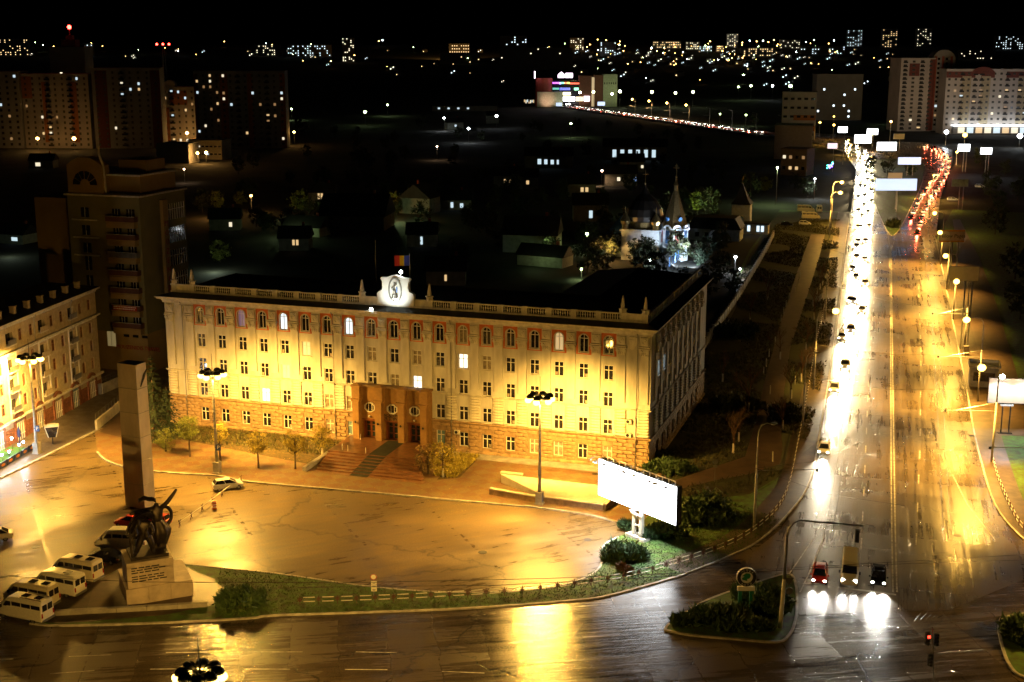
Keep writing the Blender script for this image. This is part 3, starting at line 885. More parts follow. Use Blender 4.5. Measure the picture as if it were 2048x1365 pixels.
for x in P0:
    c_ = obj('porch_column', PCOL, AC, (x,0,0))
    q = MB().tube([(.1,-2.3,5.0),(.1,-2.6,5.0)],.05,5); q.ball(.1,-2.65,5.15,.16,.12,.22); q.build('wall_lamp', M_dark, c_, (0,0,-.6))
M_doorglass = pmat('door_glass', (0.03,0.05,0.055), .12, var=.5, scale=4)
for i, d in enumerate(doors):
    o = MB().ring(0,0,.76,.95,-1.2,-.7,8); a8 = math.pi/8
    ww = MB(); ca, sa = math.cos(a8), math.sin(a8)
    ww.add([(x_*ca - z_*sa, y_, x_*sa + z_*ca) for x_, y_, z_ in o.v], o.f)
    ww.box(-.32,-.95,-.8,-.24,-.85,.8); ww.box(.24,-.95,-.8,.32,-.85,.8)
    w = ww.build('round_window', M_frame, AC, (d,0,6.95))
    MB().disc(0,0,.8,-.84,-.8,8).build('pane', M_glass, w)
    dr = MB().box(-1.1,-1.14,0,-.86,-.5,3.3).box(.86,-1.14,0,1.1,-.5,3.3).box(-.86,-1.14,3.05,.86,-.5,3.3).box(-1.3,-1.3,3.3,1.3,-1.0,3.5)
    dr = dr.build('door_frame', M_wood, AC, (d,0,1.22))
    lf = MB()
    for sx in (-.43,.43):
        lf.box(sx-.41,-.72,.02,sx-.29,-.62,3.0); lf.box(sx+.29,-.72,.02,sx+.41,-.62,3.0)
        for z in (.02,1.0,2.2,2.88): lf.box(sx-.29,-.72,z,sx+.29,-.62,z+.12)
    lf.build('door_leaf', M_wood, dr)
    MB().box(-.84,-.6,.02,.84,-.56,3.0).build('door_glass', M_doorglass, dr)
    if i == 0: MB().box(-1.0,-1.7,.02,-.3,-1.64,2.9).build('open_door_leaf', M_wood, dr) if False else None
    if i != 1:
        lb = MB().ball(0,-1.3,0,.2).tube([(0,-1.3,0),(0,-1.08,0)],.05,5).build('globe_lamp', M_ac, AC, (d,0,5.35))
for k, s_ in enumerate(('ACADEMIA', 'DE ŞTIINŢE', 'A MOLDOVEI')):
    txt(s_, .62, M_dark, AC, (doors[1], -1.14, 5.75 - .55*k), depth=.03, name='sign_letters', sx=.92)
for o in list(AC.children):
    if o.name.split('.')[0] in ('porch_wall','porch_coping','porch_column','round_window','door_frame','globe_lamp','sign_letters'):
        o.location.z = o.location.z*.87 + (.15 if o.name[:4] == 'door' else 0)
        if o.name[:4] != 'sign': o.scale.z = .87
# steps
st = MB().box(32.6,-9.0,0,47.2,-1.1,1.22)
for k in range(7):
    st.box(32.9+.12*k,-9.0-.95*(k+1),0,47.2+.55*k,-9.0-.95*k,1.22-.155*(k+1))
stp = st.build('entrance_steps', M_gran, AC)
cpz = MB()
def strip(x0,x1,ya,yb,xs,z): cpz.add([(x0,ya,z),(x1,ya,z),(x1+xs,yb,z),(x0+xs,yb,z)],[(3,2,1,0)])
strip(39.2,42.0,-1.7,-9.0,0,1.226)
for k in range(7): strip(39.2,42.0,-9.0-.95*k,-9.0-.95*(k+1),0,1.226-.155*(k+1))
cpz.build('carpet', M_carpet, stp)
MB().box(32.0,-16.0,0,32.6,-1.2,.75).build('step_cheek', M_conc, stp)
for (x, y) in ((34.6,-8.2),(35.6,-8.4),(38.6,-8.6),(35.0,-2.6)):
    MB().tube([(x,y,1.2),(x,y,2.1)],.05,6).build('step_post', M_frame, stp)
# flag
FL = thing('flag', 'blue yellow and red flag flying above the lit emblem', 'flag', AF(40.4, 5.0) + (22.0,), ANG)
MB().tube([(0,0,0),(0,0,7.0)], .05, 6, .035).build('pole', M_frame, FL)
for k, c in enumerate(((.03,.06,.55),(.75,.55,.01),(.55,.03,.02))):
    f_ = MB(); n = 5; vs = []
    for j in range(n+1):
        x = -(k*.85 + .85*j/n); y = .22*math.sin(x*2.3)*min(1, -x/1.2); dz = .10*x
        vs += [(x,y,5.2+dz),(x,y,6.75+dz*.6)]
    for side in (.012,-.012): f_.add([(a,b+side,c_) for a,b,c_ in vs], [(2*j,2*j+1,2*j+3,2*j+2) if side < 0 else (2*j,2*j+2,2*j+3,2*j+1) for j in range(n)])
    f_.build('flag_stripe', pmat('flag_cloth_%s' % 'byr'[k], c, .8, var=.1), FL)
MB().tube([(0,0,0),(0,0,7.0)],.05,5).build('antenna_mast', M_metal, AC, (32.5,10,23))
# ------------------------------------------------------------------ square lamps with clusters of floodlight heads
M_bulb = em('sodium_bulb', (1.0,0.62,0.115), 9)
M_bulbc = em('white_bulb', (.9,.96,1.0), 60)
M_bulbg = em('greenish_bulb', (.74,1.0,.40), 45)
M_bulbo = em('orange_bulb', (1.0,.50,.12), 40)
def cluster_lamp(loc, label, tilt_e, spots=True, n=6):
    t = thing('square_lamp', label, 'street lamp', loc, ANG, 'tall cluster lamps round the square')
    MB().cbox(0,0,.85,.9,.9,1.7).cbox(0,0,.1,1.15,1.15,.2).build('base', M_conc, t)
    MB().tube([(0,0,1.7),(0,0,8),(0,0,14.4)], .24, 10, .13).build('pole', M_pole, t, smooth=True)
    MB().lathe([(.12,14.3),(.5,14.5),(.55,14.7),(.2,14.95),(.05,15.1),(.03,17.6)],0,0,10).build('finial', M_dark, t)
    for k in range(n):
        a = 2*math.pi*(k+.5)/n; ca, sa = math.cos(a), math.sin(a)
        h = MB().lathe([(.05,.52),(.30,.48),(.48,.30),(.56,.02),(.50,0.0)][::-1],0,0,12)
        h.tube([(-1.2,0,-.05),(-.7,0,.35),(0,0,.5)], .06, 6)
        ho = h.build('lamp_head', M_dark, t, (1.3*ca,1.3*sa,14.75), a, smooth=True)
        MB().ball(0,0,0,.46,.46,.38).build('bulb', M_bulb, ho, (0.30,0,-.30))
    if spots:
        for az, e, tl, cn in spots:
            light('SPOT', t, (-2.7*math.sin(rad(az)),2.7*math.cos(rad(az)),14.2), e*tilt_e, SODIUM, .35, (rad(tl),0,rad(az)), cn, 1.0)
        light('POINT', t, (0,0,13.9), 2500*tilt_e, SODIUM, .5)
SPOTS = ((180,46000,46,135),(120,34000,48,135),(240,34000,48,135),(0,80000,49,108),(48,15000,46,120),(-48,15000,46,120))
l1 = g(435,948); l2 = g(1079,1010); l0 = g(75,908)
cluster_lamp(l1 + (.12,), 'cluster lamp with a blue parking plate by the autumn trees left of the entrance', 1.0, SPOTS)
cluster_lamp(l2 + (.12,), 'cluster lamp on a stone base in front of the low walls right of the entrance', 1.0, SPOTS)
cluster_lamp(l0 + (.12,), 'cluster lamp beside the cafe terrace at the left edge', 1.0, ((0,9000,42,120),(80,75000,46,115),(-75,50000,47,135),(180,34000,45,135)))
lb = g(399,1346,14.8)
cluster_lamp((lb[0],lb[1],0), 'cluster lamp rising from the bottom edge, seen from above its heads', .35, ((0,60000,35,130),(20,150000,66,110),(-25,50000,58,110),(180,60000,30,130)), 8)
for (x, y), w_ in ((l1,.0),(l0,.0)):
    s_ = thing('parking_sign', 'blue parking plate fixed on the lamp post %s' % ('by the autumn trees' if (x,y)==l1 else 'by the cafe terrace'), 'sign', (x, y-.02, 0), 0)
    MB().box(.05,-.34,3.6,.75,-.3,4.5).build('plate', pmat('sign_blue',(.03,.06,.22),.4), s_)
    txt('P', .75, M_frame, s_, (.4,-.36,4.05), depth=.01)
    MB().box(-.1,-.3,4.0,.1,-.1,4.1).build('clamp', M_dark, s_)

# ------------------------------------------------------------------ avenue lamps and trolley poles
def avenue_lamp(base, head, label, lit=True, h=14.9, energy=60000, col=SODIUM, bulb=None, arm2=True, group='sodium lamps along the avenue', hr=.52, name='street_lamp', far=False):
    hx, hy = head
    t = thing(name, label, 'street lamp', (base[0], base[1], .0), 0, group)
    dx, dy = hx-base[0], hy-base[1]; L = math.hypot(dx, dy) or .1
    MB().tube([(0,0,0),(0,0,h*.62)], .19, 7, .14).tube([(0,0,h*.62),(0,0,h-1.6)], .12, 7, .09).build('pole', M_pole, t, smooth=True)
    q = [(0,0,h-1.6),(dx*.06,dy*.06,h-.7),(dx*.22,dy*.22,h-.12),(dx*.55,dy*.55,h+.12),(dx,dy,h+.05)]
    MB().tube(q, .07, 6, .05).build('arm', M_pole, t, smooth=True)
    hd = MB().ball(0,0,.1,.55,.24,.13).build('lamp_head', M_metal, t, (dx,dy,h), math.atan2(dy,dx))
    if lit:
        MB().ball(0,0,-.16,hr*1.25,hr,hr).build('bulb', bulb or M_bulb, hd)
        light('SPOT', t, (dx,dy,h-.75), energy, col, .22, (rad(20),0,math.atan2(dy,dx)-math.pi/2), 124, .9)
    else:
        MB().ball(0,0,-.02,.3,.16,.1).build('bulb', M_ac, hd)
    return t
rl = [((1983,926),(1962,730),'lit avenue lamp nearest the floodlit billboard on the right verge'),
      ((1955,804),(1932,634),'lit avenue lamp in front of the kiosk roof on the right verge'),
      ((1928,706),(1912,559),'lit avenue lamp standing before the blank cream billboard'),
      ((1906,640),(1891,498),'lit avenue lamp just below the directory billboard'),
      ((1893,580),(1880,453),'lit avenue lamp just above the directory billboard'),
      ((1881,530),(1869,418),'lit avenue lamp next beyond the directory billboard')]
for b_, h_, lab in rl:
    bp = g(*b_); y = bp[1]*.995
    avenue_lamp(bp, (xat(h_[0],h_[1],y), y-.4), lab, energy=120000)
ll = [((1508,1060),(1547,849),'unlit curved lamp post nearest the billboard on the left verge',False),
      ((1605,855),(1634,707),'unlit lamp post with a pale head by the dark bushes on the left verge',False),
      ((1627,780),(1672,621),'first lit lamp on the left verge of the avenue',True),
      ((1650,640),(1668,545),'unlit lamp post just beyond the first lit lamp on the left verge',False),
      ((1658,480),(1681,385),'lower of two close lit lamps left of the bright traffic lane',True),
      ((1662,455),(1684,364),'upper of two close lit lamps left of the bright traffic lane',True)]
for b_, h_, lab, lit in ll:
    bp = g(*b_); y = bp[1]
    z = zat(h_[1], y)
    t = avenue_lamp(bp, (xat(h_[0],h_[1],y), y), lab, lit, h=min(max(z,10),15.5), energy=36000)
    if 'two close' in lab: light('POINT', t, (1.0,-.5,min(max(z,10),15.5)-1.0), 9000, SODIUM, .3)
# two lamps added unseen past the right edge to brighten the junction
avenue_lamp(g(2140,1130), (71,151), 'added unseen lamp outside the right edge above the junction', True, energy=95000)
avenue_lamp((84,118), (74,119), 'second added unseen lamp outside the right edge, nearer the viewer', True, energy=95000)
# trolley wires with span wires and hangers
M_wire = pmat('trolley_wire', (0.05,0.045,0.04), .5, .4)
wires = thing('trolley_wires', 'thin overhead trolley wires strung along and across the avenue', 'overhead wires', (0,0,0))
for (pts, z) in ((px(1640,1190,1662,1060,1690,860,1716,640,1735,500),6.3),(px(1655,1190,1676,1060,1702,860,1726,640,1744,500),6.3),
                 (px(1880,1190,1874,1060,1868,860,1856,640,1842,500),6.3),(px(1896,1190,1888,1060,1880,860,1867,640,1852,500),6.3),
                 (px(1240,1190,1340,1165,1450,1120,1540,1060,1640,960),6.3),(px(600,1290,1000,1285,1400,1262,1800,1238,2040,1230),6.3),(px(-60,1262,300,1278,700,1280,1100,1270,1500,1252,2040,1218),6.3)):
    MB().tube([(p[0],p[1],z) for p in pts], .03, 4).build('contact_wire', M_wire, wires)
for (u0,v0,u1,v1) in ((1505,1060,1800,1145),(1600,855,1955,880),(1627,780,1950,800),(1645,640,1928,706),(1655,560,1906,640),(1508,1060,1720,1000)):
    a, b = g(u0,v0), g(u1,v1)
    MB().tube([(a[0],a[1],8.2),((a[0]+b[0])/2,(a[1]+b[1])/2,7.2),(b[0],b[1],8.2)], .025, 4).build('span_wire', M_wire, wires)
hg = MB()
for (u, v) in ((1690,1190),(1850,1235),(1730,720),(1720,790),(1700,980)):
    x, y = g(u, v, 6.3)
    for k in range(5): hg.tube([(x-1.2+.6*k,y-.7+.15*k,6.3),(x-.2+.5*k,y+.7-.1*k,6.35)],.05,4)
hg.build('wire_crossing', M_dark, wires)
# bracket arms reaching over the road from the poles
for (u,v,du,z,lab) in ((1508,1060,7.5,7.9,'thin bracket arm reaching over the near left kerb'),(1605,855,7.0,7.9,'thin bracket arm above the bright lane on the left'),
                   (1983,926,-7.5,7.9,'thin bracket arm beside the floodlit billboard pole'),(1955,804,-7.5,7.9,'thin bracket arm by the kiosk roof'),(1928,706,-7.0,7.9,'thin bracket arm by the blank billboard'),(2110,1010,-9.5,7.9,'long bracket arm entering from the right edge')):
    x, y = g(u, v)
    b_ = thing('bracket_arm', lab, 'pole bracket', (x,y,0))
    MB().tube([(0,0,z),(du,-.4,z+.25)], .05, 5).build('tube', M_metal, b_)
    MB().tube([(0,0,z+1.3),(du*.8,-.3,z+.22)], .018, 4).build('stay', M_metal, b_)
    MB().cbox(du,-.4,z+.2,.3,.2,.35).build('insulator', M_dark, b_)

# ------------------------------------------------------------------ mast arm with signal, signs
mx, my = g(1560,1258)
ms = thing('traffic_light_mast', 'tall pale mast on the triangular island with a long arm and hanging signal', 'traffic light', (mx,my,.12), 0)
MB().tube([(0,0,0),(.2,0,5.5)], .24, 10, .2).build('lower_pole', M_frame, ms, smooth=True)
MB().tube([(.2,0,5.5),(.25,0,10.2)], .17, 10, .14).tube([(.25,0,10.2),(.4,0,11.0),(.9,.2,11.6),(1.6,.5,11.8),(8.6,2.0,10.6)], .13, 8, .09).build('arm', M_metal, ms, smooth=True)
hs_ = MB().cbox(0,0,0,.42,.35,1.35).build('signal_head', M_dark, ms, (8.0,1.8,9.55))
for k in range(3): MB().disc(0,.42-.42*k,.15,.17,.24,10).build('lens', M_black, hs_)
yp = MB().xprism([(-.55,.5),(.55,.5),(0,-.45)],-.03,.03).build('yield_sign', M_metal, ms, (.65,-.1,5.2))
MB().disc(0,0,.4,-.03,.03,16).build('round_sign', M_metal, ms, (.75,-.1,4.2))
tx, ty = g(1868,1378)
tl_ = thing('traffic_light', 'thin pole with signal heads showing red at the bottom right', 'traffic light', (tx,ty,0))
MB().tube([(0,0,0),(-.6,0,6.4)], .07, 8, .05).build('pole', M_metal, tl_)
M_red = em('red_signal', (1.0,.02,.01), 14)
for (x, z, lit, lab) in ((-1.0,5.2,True,None),(-.15,5.1,False,None),(-.6,3.0,False,None)):
    h_ = MB().cbox(0,0,0,.4,.35,1.15).build('signal_head', M_dark, tl_, (x,0,z))
    for k in range(3):
        MB().tube([(0,-.17,.36-.36*k),(0,-.42,.33-.36*k)], .15, 8).build('visor', M_dark, h_)
        if lit and k == 0: MB().disc(0,.36,.14,-.46,-.43,10).build('red_lens', M_red, h_)
sx_, sy_ = g(1490,1224)
sk = thing('emblem_sign', 'round black, white and green emblem sign on two green legs among island shrubs', 'sign', (sx_,sy_,.1), 0)
M_sg = pmat('sign_green', (.01,.16,.10), .5)
for x in (-.62,.62): MB().box(x-.2,-.12,0,x+.2,.12,2.4).build('leg', M_sg, sk)
MB().box(-.95,-.16,2.4,.95,.16,2.85).build('name_panel', M_frame, sk)
MB().disc(0,3.95,1.08,-.14,.14,24).build('disc', M_frame, sk)
MB().ring(0,3.95,.66,1.02,-.19,-.141,24).build('dark_ring', M_black, sk)
aw = MB().xprism([(-.48,3.7),(.05,3.55),(.05,3.8),(.3,3.85),(.42,4.15),(.3,4.4),(-.1,4.45),(-.32,4.25),(-.5,4.1),(-.2,4.05),(-.5,3.9)],-.2,-.141)
aw.build('winged_arrow', pmat('emblem_green',(.02,.22,.07),.4), sk)
for k, ch in enumerate('ŠKODA'):
    a = rad(90 + 44 - 22*k); txt(ch, .3, M_frame, sk, (.84*math.cos(a),-.2,3.95+.84*math.sin(a)), (math.pi/2, -(math.pi/2-a)*-1*-1, 0), .01, 'letter')
for k, ch in enumerate('AUTO'):
    a = rad(270 - 33 + 22*k); txt(ch, .3, M_frame, sk, (.84*math.cos(a),-.2,3.95+.84*math.sin(a)), (math.pi/2, 0, 0), .01, 'letter')
# no-entry style round sign with plates on the lawn strip
x, y = g(748,1196)
s_ = thing('road_sign', 'round sign over three small white plates on the grass strip', 'road sign', (x,y,.1))
MB().tube([(0,0,0),(0,0,2.6)], .04, 6).build('post', M_metal, s_)
MB().disc(0,2.4,.36,-.06,-.03,18).build('disc', M_frame, s_)
MB().ring(0,2.4,.28,.36,-.075,-.061,18).build('rim', pmat('sign_red',(.4,.03,.02),.4), s_)
for k in range(3): MB().cbox(.03,-.05,1.72-.42*k,.62,.04,.36).build('plate', M_frame, s_)
pl = MB()
for k in range(3): pl.cbox(.03,-.08,1.76-.42*k,.4,.01,.05); pl.cbox(.03,-.08,1.66-.42*k,.3,.01,.05)
pl.build('plate_print', M_dark, s_)
x, y = g(1429,966)
s_ = thing('road_sign', 'round sign with a small plate beside the brick path', 'road sign', (x,y,.1))
MB().tube([(0,0,0),(0,0,3.2)], .04, 6).build('post', M_metal, s_)
MB().disc(0,3.0,.4,-.06,-.03,18).build('disc', M_metal, s_); MB().cbox(0,-.05,2.35,.6,.04,.4).build('plate', M_metal, s_)

# ------------------------------------------------------------------ billboards
M_glowposter = em('backlit_poster', (.93,.97,1.0), 9.0)  # on the big billboard it stands in for front lamp light, not backlit
M_lightbox2 = em('backlit_poster_far', (.58,.72,1.0), 1.25)
tl3 = Vector((10.8,154.4)); br3 = Vector((20.35,152.0))
bx, by = g(1275,1078)
def up_plane(u, v, p0, p1):
    """point on the upright plane through ground points p0, p1 seen at (u, v)"""
    dx = (u-CX); dy = FPX*CP-(v-CY)*SP; dz = -(FPX*SP+(v-CY)*CP)
    ex, ey = p1[0]-p0[0], p1[1]-p0[1]
    k = (p0[0]*ey - p0[1]*ex)/(dx*ey - dy*ex)
    return (dx*k, dy*k, HC+dz*k)
# panel heading found from its two upright edges having one height
best = None
for a in range(-60, 30):
    d = (math.cos(rad(a)), math.sin(rad(a)))
    p0 = (bx, by); p1 = (bx+d[0], by+d[1])
    q = [up_plane(u, v, p0, p1) for u, v in ((1198,918),(1196,992),(1350,1052),(1355,978))]
    e = abs(q[0][2]-q[3][2]) + abs(q[1][2]-q[2][2])
    if best is None or e < best[0]: best = (e, a, q)
print('BILLBOARD', best); BA = rad(best[1]); Q = best[2]
xs = [(p[0]-bx)*math.cos(BA)+(p[1]-by)*math.sin(BA) for p in Q]
bx0, bx1 = (xs[0]+xs[1])/2, (xs[2]+xs[3])/2; bz1 = (Q[0][2]+Q[3][2])/2; bz0 = (Q[1][2]+Q[2][2])/2
bb = thing('billboard', 'big blank-white glowing billboard on a two-legged stand by the square', 'billboard', (bx,by,.1), BA)
MB().box(bx0,.03,bz0,bx1,.9,bz1).build('cabinet', M_dark, bb)
MB().box(bx0+.02,-.02,bz0+.02,bx1-.02,.028,bz1-.02).build('lit_face', M_glowposter, bb)  # face emits in place of the front lamps' light falling on it
MB().cbox(bx0+3.2,-.03,bz1-1.15,.22,.01,.3).cbox(bx0+1.3,-.03,bz1-.9,.1,.01,.12).build('blue_print', pmat('poster_blue',(.1,.25,.8),.5), bb)
tr = MB().box(bx0+1.3,.3,bz1+.42,bx1-.6,.4,bz1+.5)
n = 11
for k in range(n+1):
    x = bx0+1.3 + (bx1-bx0-1.9)*k/n; tr.box(x-.07,.3,bz1,x+.07,.4,bz1+.42)
tr.build('top_truss', M_frame, bb)
for k in range(6):
    x = bx0 + .2 + (bx1-bx0-.4)*k/5
    a_ = MB().tube([(x,.5,bz1),(x,-.6,bz1+.5),(x,-1.6,bz1+.35)], .035, 5).build('lamp_arm', M_metal, bb)
    MB().cbox(x,-1.7,bz1+.28,.4,.25,.18).build('lamp_box', M_metal, a_)
for k in range(3):
    x = bx0 + 1.6 + (bx1-bx0-3.2)*k/2
    a_ = MB().tube([(x,0,bz1),(x,-1.0,bz1+.6),(x,-2.0,bz1+.5)], .04, 5).build('front_lamp_arm', M_metal, bb)
    MB().cbox(x,-2.1,bz1+.45,.6,.3,.2).build('lamp_box', M_metal, a_)
    MB().cbox(x,-2.1,bz1+.33,.5,.22,.03).build('lamp_tube', em('cool_tube',(.9,.96,1.0),30), a_)
    light('SPOT', bb, (x,-2.15,bz1+.25), 8000, (.90,.97,1.0), .25, (rad(-10),0,0), 118, .9)
for x in (-.62,.62): MB().box(x-.24,-.2,0,x+.24,.25,bz0).build('leg', M_trim, bb)
for z in (.6,1.6,2.5):
    if z < bz0: MB().box(-.38,-.12,z,.38,.16,z+.16).build('rung', M_trim, bb)
MB().xprism([(-1.0,bz0-.55),(1.0,bz0-.55),(1.2,bz0-.1),(.6,bz0-.3),(-.6,bz0-.3),(-1.2,bz0-.1)],-.35,-.21).build('curved_brace', M_frame, bb)
MB().box(-1.6,-.6,0,1.6,.6,.35).build('footing', M_trim, bb)
# right-hand billboard lit by two floodlights
x, y = g(2008,869); bb2 = thing('billboard', 'beige billboard on thin black legs under two white floodlights on the right verge', 'billboard', (x,y,.1), rad(-6))
z1, z0 = zat(760,y), zat(808,y)
M_beige = pmat('beige_poster', (.34,.25,.17), .6, var=.12, scale=.3)
MB().box(-2.9,0,z0,7.5,.5,z1).build('panel', M_beige, bb2)
MB().box(-3.0,.01,z0-.1,7.6,.52,z0-.0).build('panel_edge', M_dark, bb2)
for xx in (-.5,.7): MB().box(xx-.08,.1,0,xx+.08,.26,z0).build('leg', M_dark, bb2)
MB().box(-.9,.05,z0-.5,1.1,.3,z0-.2).build('head_plate', M_conc, bb2)
MB().box(-1.0,-.1,0,1.2,.5,.15).build('foot_plate', M_dark, bb2)
for (fx, fl) in ((-1.3,0),(2.5,0)):
    a_ = MB().tube([(fx,.2,z1),(fx,-.9,z1+.7)], .04, 5).build('lamp_arm', M_dark, bb2)
    MB().ball(fx,-1.1,z1+.65,.42,.3,.36).build('floodlight', em('flood_white',(.85,.93,1.0),70), a_)
    light('SPOT', bb2, (fx,-2.6,z1+.6), 4000, (.85,.93,1.0), .25, (rad(4),0,0), 128, .25)
    light('SPOT', bb2, (fx,-1.9,z1+1.0), 900, (1.0,.8,.6), .25, (rad(60),0,0), 130, .8)
def board(u0, v0, u1, v1, base_v, name, label, mat, posts=2, depth=.3, text=None, rz=0.0, legm=None, light_e=0):
    uc = (u0+u1)/2; x, y = g(uc, base_v)
    xa, xb = xat(u0,(v0+v1)/2,y)-x, xat(u1,(v0+v1)/2,y)-x; za, zb = zat(v1,y), zat(v0,y)
    t = thing('billboard', label, 'billboard', (x,y,.05), rz)
    MB().box(xa,.02,za,xb,depth,zb).build('cabinet', M_metal, t)
    MB().box(xa+.06,-.04,za+.06,xb-.06,.018,zb-.06).build('poster', mat, t)
    for xx in ((0,) if posts == 1 else (-(xb-xa)*.12,(xb-xa)*.12)):
        MB().box(xx-.12,.05,0,xx+.12,.28,za).build('post', legm or M_metal, t)
    if text: txt(text, (zb-za)*.42, M_dark, t, ((xa+xb)/2,-.06,(za+zb)/2), depth=.01)
    return t, xa, xb, za, zb
M_cream = pmat('cream_poster', (.62,.54,.32), .6, var=.08)
t, xa, xb, za, zb = board(1879,461,1929,485,580,'billboard','directory billboard with dark serif words and an orange frame',pmat('pale_poster',(.5,.42,.4),.6,var=.08),2,text='Yellow Pages')
fr_ = MB(); fr_.box(xa,-.07,zb-.35,xb,-.045,zb).box(xa,-.07,za,xb,-.045,za+.35); fr_.build('orange_frame', pmat('poster_orange',(.6,.25,.03),.6), t)
board(1898,534,1958,563,700,'billboard','blank cream billboard standing right of the wet carriageway',M_cream,2)
board(1880,461,1884,462,640,'','',M_cream) if False else None
# kiosk on the right verge
x, y = g(1965,772); k_ = thing('kiosk', 'small pale kiosk with a railed flat roof on the right verge', 'kiosk', (x,y,.1), rad(-16))
MB().box(-2.4,-1.5,0,2.4,1.6,3.6).build('body', M_conc, k_); MB().box(-2.7,-1.8,3.6,2.7,1.9,3.85).build('roof', M_trim, k_)
MB().box(-2.7,-1.8,3.85,-2.55,1.9,4.4).box(2.55,-1.8,3.85,2.7,1.9,4.4).box(-2.55,1.75,3.85,2.55,1.9,4.4).build('roof_rail', M_frame, k_)
MB().box(-1.8,-1.56,1.1,1.8,-1.5,2.7).build('window', M_glass, k_)
x, y = g(1931,712); b_ = thing('utility_box', 'grey utility box by a lamp pole on the right verge', 'utility box', (x,y,.1)); MB().box(-.5,-.4,0,.5,.4,1.8).box(-.56,-.46,1.8,.56,.46,1.9).build('case', M_metal, b_); MB().box(-.4,-.43,.2,.4,-.4,1.6).build('door', M_ac, b_)

# ------------------------------------------------------------------ kerb-side fence with star posts
M_rail = pmat('white_rail', (.70,.68,.6), .5, var=.15)
M_star = pmat('rusty_star', (.11,.045,.03), .7, var=.3)
def fence(pts, label, step=2.05, z0=.1, r2=None):
    pts = smooth_line(pts, 6); f_ = thing('fence', label, 'fence', (pts[0][0],pts[0][1],z0), 0, None)
    o = pts[0]; qs = along(pts, step)
    star = MB()
    for k in range(8):
        a = math.pi*k/4
        star.tube([(0,0,.62),(.42*math.cos(a),0,.62+.42*math.sin(a))], .028, 4)
    o2 = MB().ring(0,.62,.16,.22,-.03,.03,10); star.add(o2.v, o2.f); star.tube([(0,0,-.1),(0,0,1.05)], .04, 5)
    SM = star.mesh('star_post', M_star)
    RM = MB().box(-.62,-.035,-.035,.62,.035,.035).mesh('rail', M_rail)
    for i, (x, y, a) in enumerate(qs):
        obj('star_post', SM, f_, (x-o[0],y-o[1],0), a)
        if i < len(qs)-1:
            x2, y2, _ = qs[i+1]; aa = math.atan2(y2-y, x2-x); mx_, my_ = (x+x2)/2-o[0], (y+y2)/2-o[1]
            for z in (.38,.86): obj('rail', RM, f_, (mx_,my_,z), aa)
    return f_
fence(px(600,1212,760,1207,900,1200,1050,1190,1160,1176,1260,1160,1340,1138,1415,1113,1480,1085,1540,1040,1575,985,1598,880,1617,780,1632,690,1650,610,1660,545), 'low fence of white rails and rusty star posts along the curved left kerb')
fence(px(1985,926,1994,958,2006,990,2022,1025,2042,1060,2075,1090), 'short fence of white rails and rusty posts at the right edge')
# low chain barrier on the square with an orange box
def barrier(pts, label):
    q = along(px(*pts), 3.0); o = q[0]
    f_ = thing('barrier', label, 'barrier', (o[0],o[1],0))
    for i, (x, y, a) in enumerate(q):
        MB().tube([(0,0,0),(.25,0,.5),(0,0,1.0)], .05, 5).tube([(.5,0,0),(.25,0,.5),(.5,0,1.0)], .05, 5).build('cross_post', M_star, f_, (x-o[0],y-o[1],0), a)
        if i < len(q)-1:
            x2, y2, _ = q[i+1]
            MB().tube([(x-o[0],y-o[1],.7),(x2-o[0],y2-o[1],.7)], .045, 5).build('rail', M_rail, f_)
barrier((358,1056,388,1035,425,1008,448,990,478,968,496,955), 'low barrier with red crossed posts running from monument to kerb')
x, y = g(429,1018); b_ = thing('barrier_motor', 'orange striped barrier box standing on the square', 'barrier box', (x,y,0), rad(20))
MB().box(-.25,-.25,0,.25,.25,1.15).build('box', pmat('orange_paint',(.55,.12,.01),.5), b_)
for z in (.25,.6,.95): MB().box(-.26,-.26,z,.26,.26,z+.1).build('stripe', M_frame, b_)

w_ = thing('plinth_wall', 'long low stone wall between the bronze monument and the road kerb', 'low wall', (0,0,.1))
q_ = along(px(112,1232,200,1227,300,1222,418,1214), 3.2)
for i in range(len(q_)-1):
    ribbon(MB(), [q_[i][:2], (q_[i+1][0]*.985+q_[i][0]*.015, q_[i+1][1]*.985+q_[i][1]*.015)], .55, 0, .5).build('stone_slab', M_conc, w_)
# ------------------------------------------------------------------ low walls in front of the facade
M_pale = pmat('pale_slab', (.62,.56,.44), .7, var=.15, scale=.6, bump=.1)
w_ = thing('planter_wall', 'low pale stone wall with dark front edging the paving near the cluster lamp', 'low wall', (0,0,.12))
for k, (a, b) in enumerate((((980,990),(1072,1006)),((1084,1006),(1208,1023)),((1208,1023),(1232,1003)))):
    ribbon(MB(), px(*a,*b), .5, 0, .75).build('wall_run', M_dark if False else M_stone, w_)
    ribbon(MB(), px(*a,*b), .62, .75, .9).build('coping', M_pale, w_)
w_ = thing('sloping_slab', 'broad pale sloping slab behind the low wall by the cluster lamp', 'stone slab', (0,0,.12))
q = px(1002,968,1190,990,1232,1000,1200,1018,1090,1000)
hs_ = [1.3,1.3,1.0,.5,.35]
vs = [(p[0],p[1],0) for p in q] + [(p[0],p[1],h) for p, h in zip(q, hs_)]
mb = MB(); n = 5
a = sum(q[i][0]*q[(i+1)%n][1]-q[(i+1)%n][0]*q[i][1] for i in range(n))
mb.add(vs, [tuple(range(5,10)) if a > 0 else tuple(range(9,4,-1))] + [((i,(i+1)%n,n+(i+1)%n,n+i) if a > 0 else ((i+1)%n,i,n+i,n+(i+1)%n)) for i in range(n)])
mb.build('slab', M_pale, w_)
ribbon(MB(), px(1002,966,1045,971), .7, 1.3, 1.55).build('raised_end', M_pale, w_)
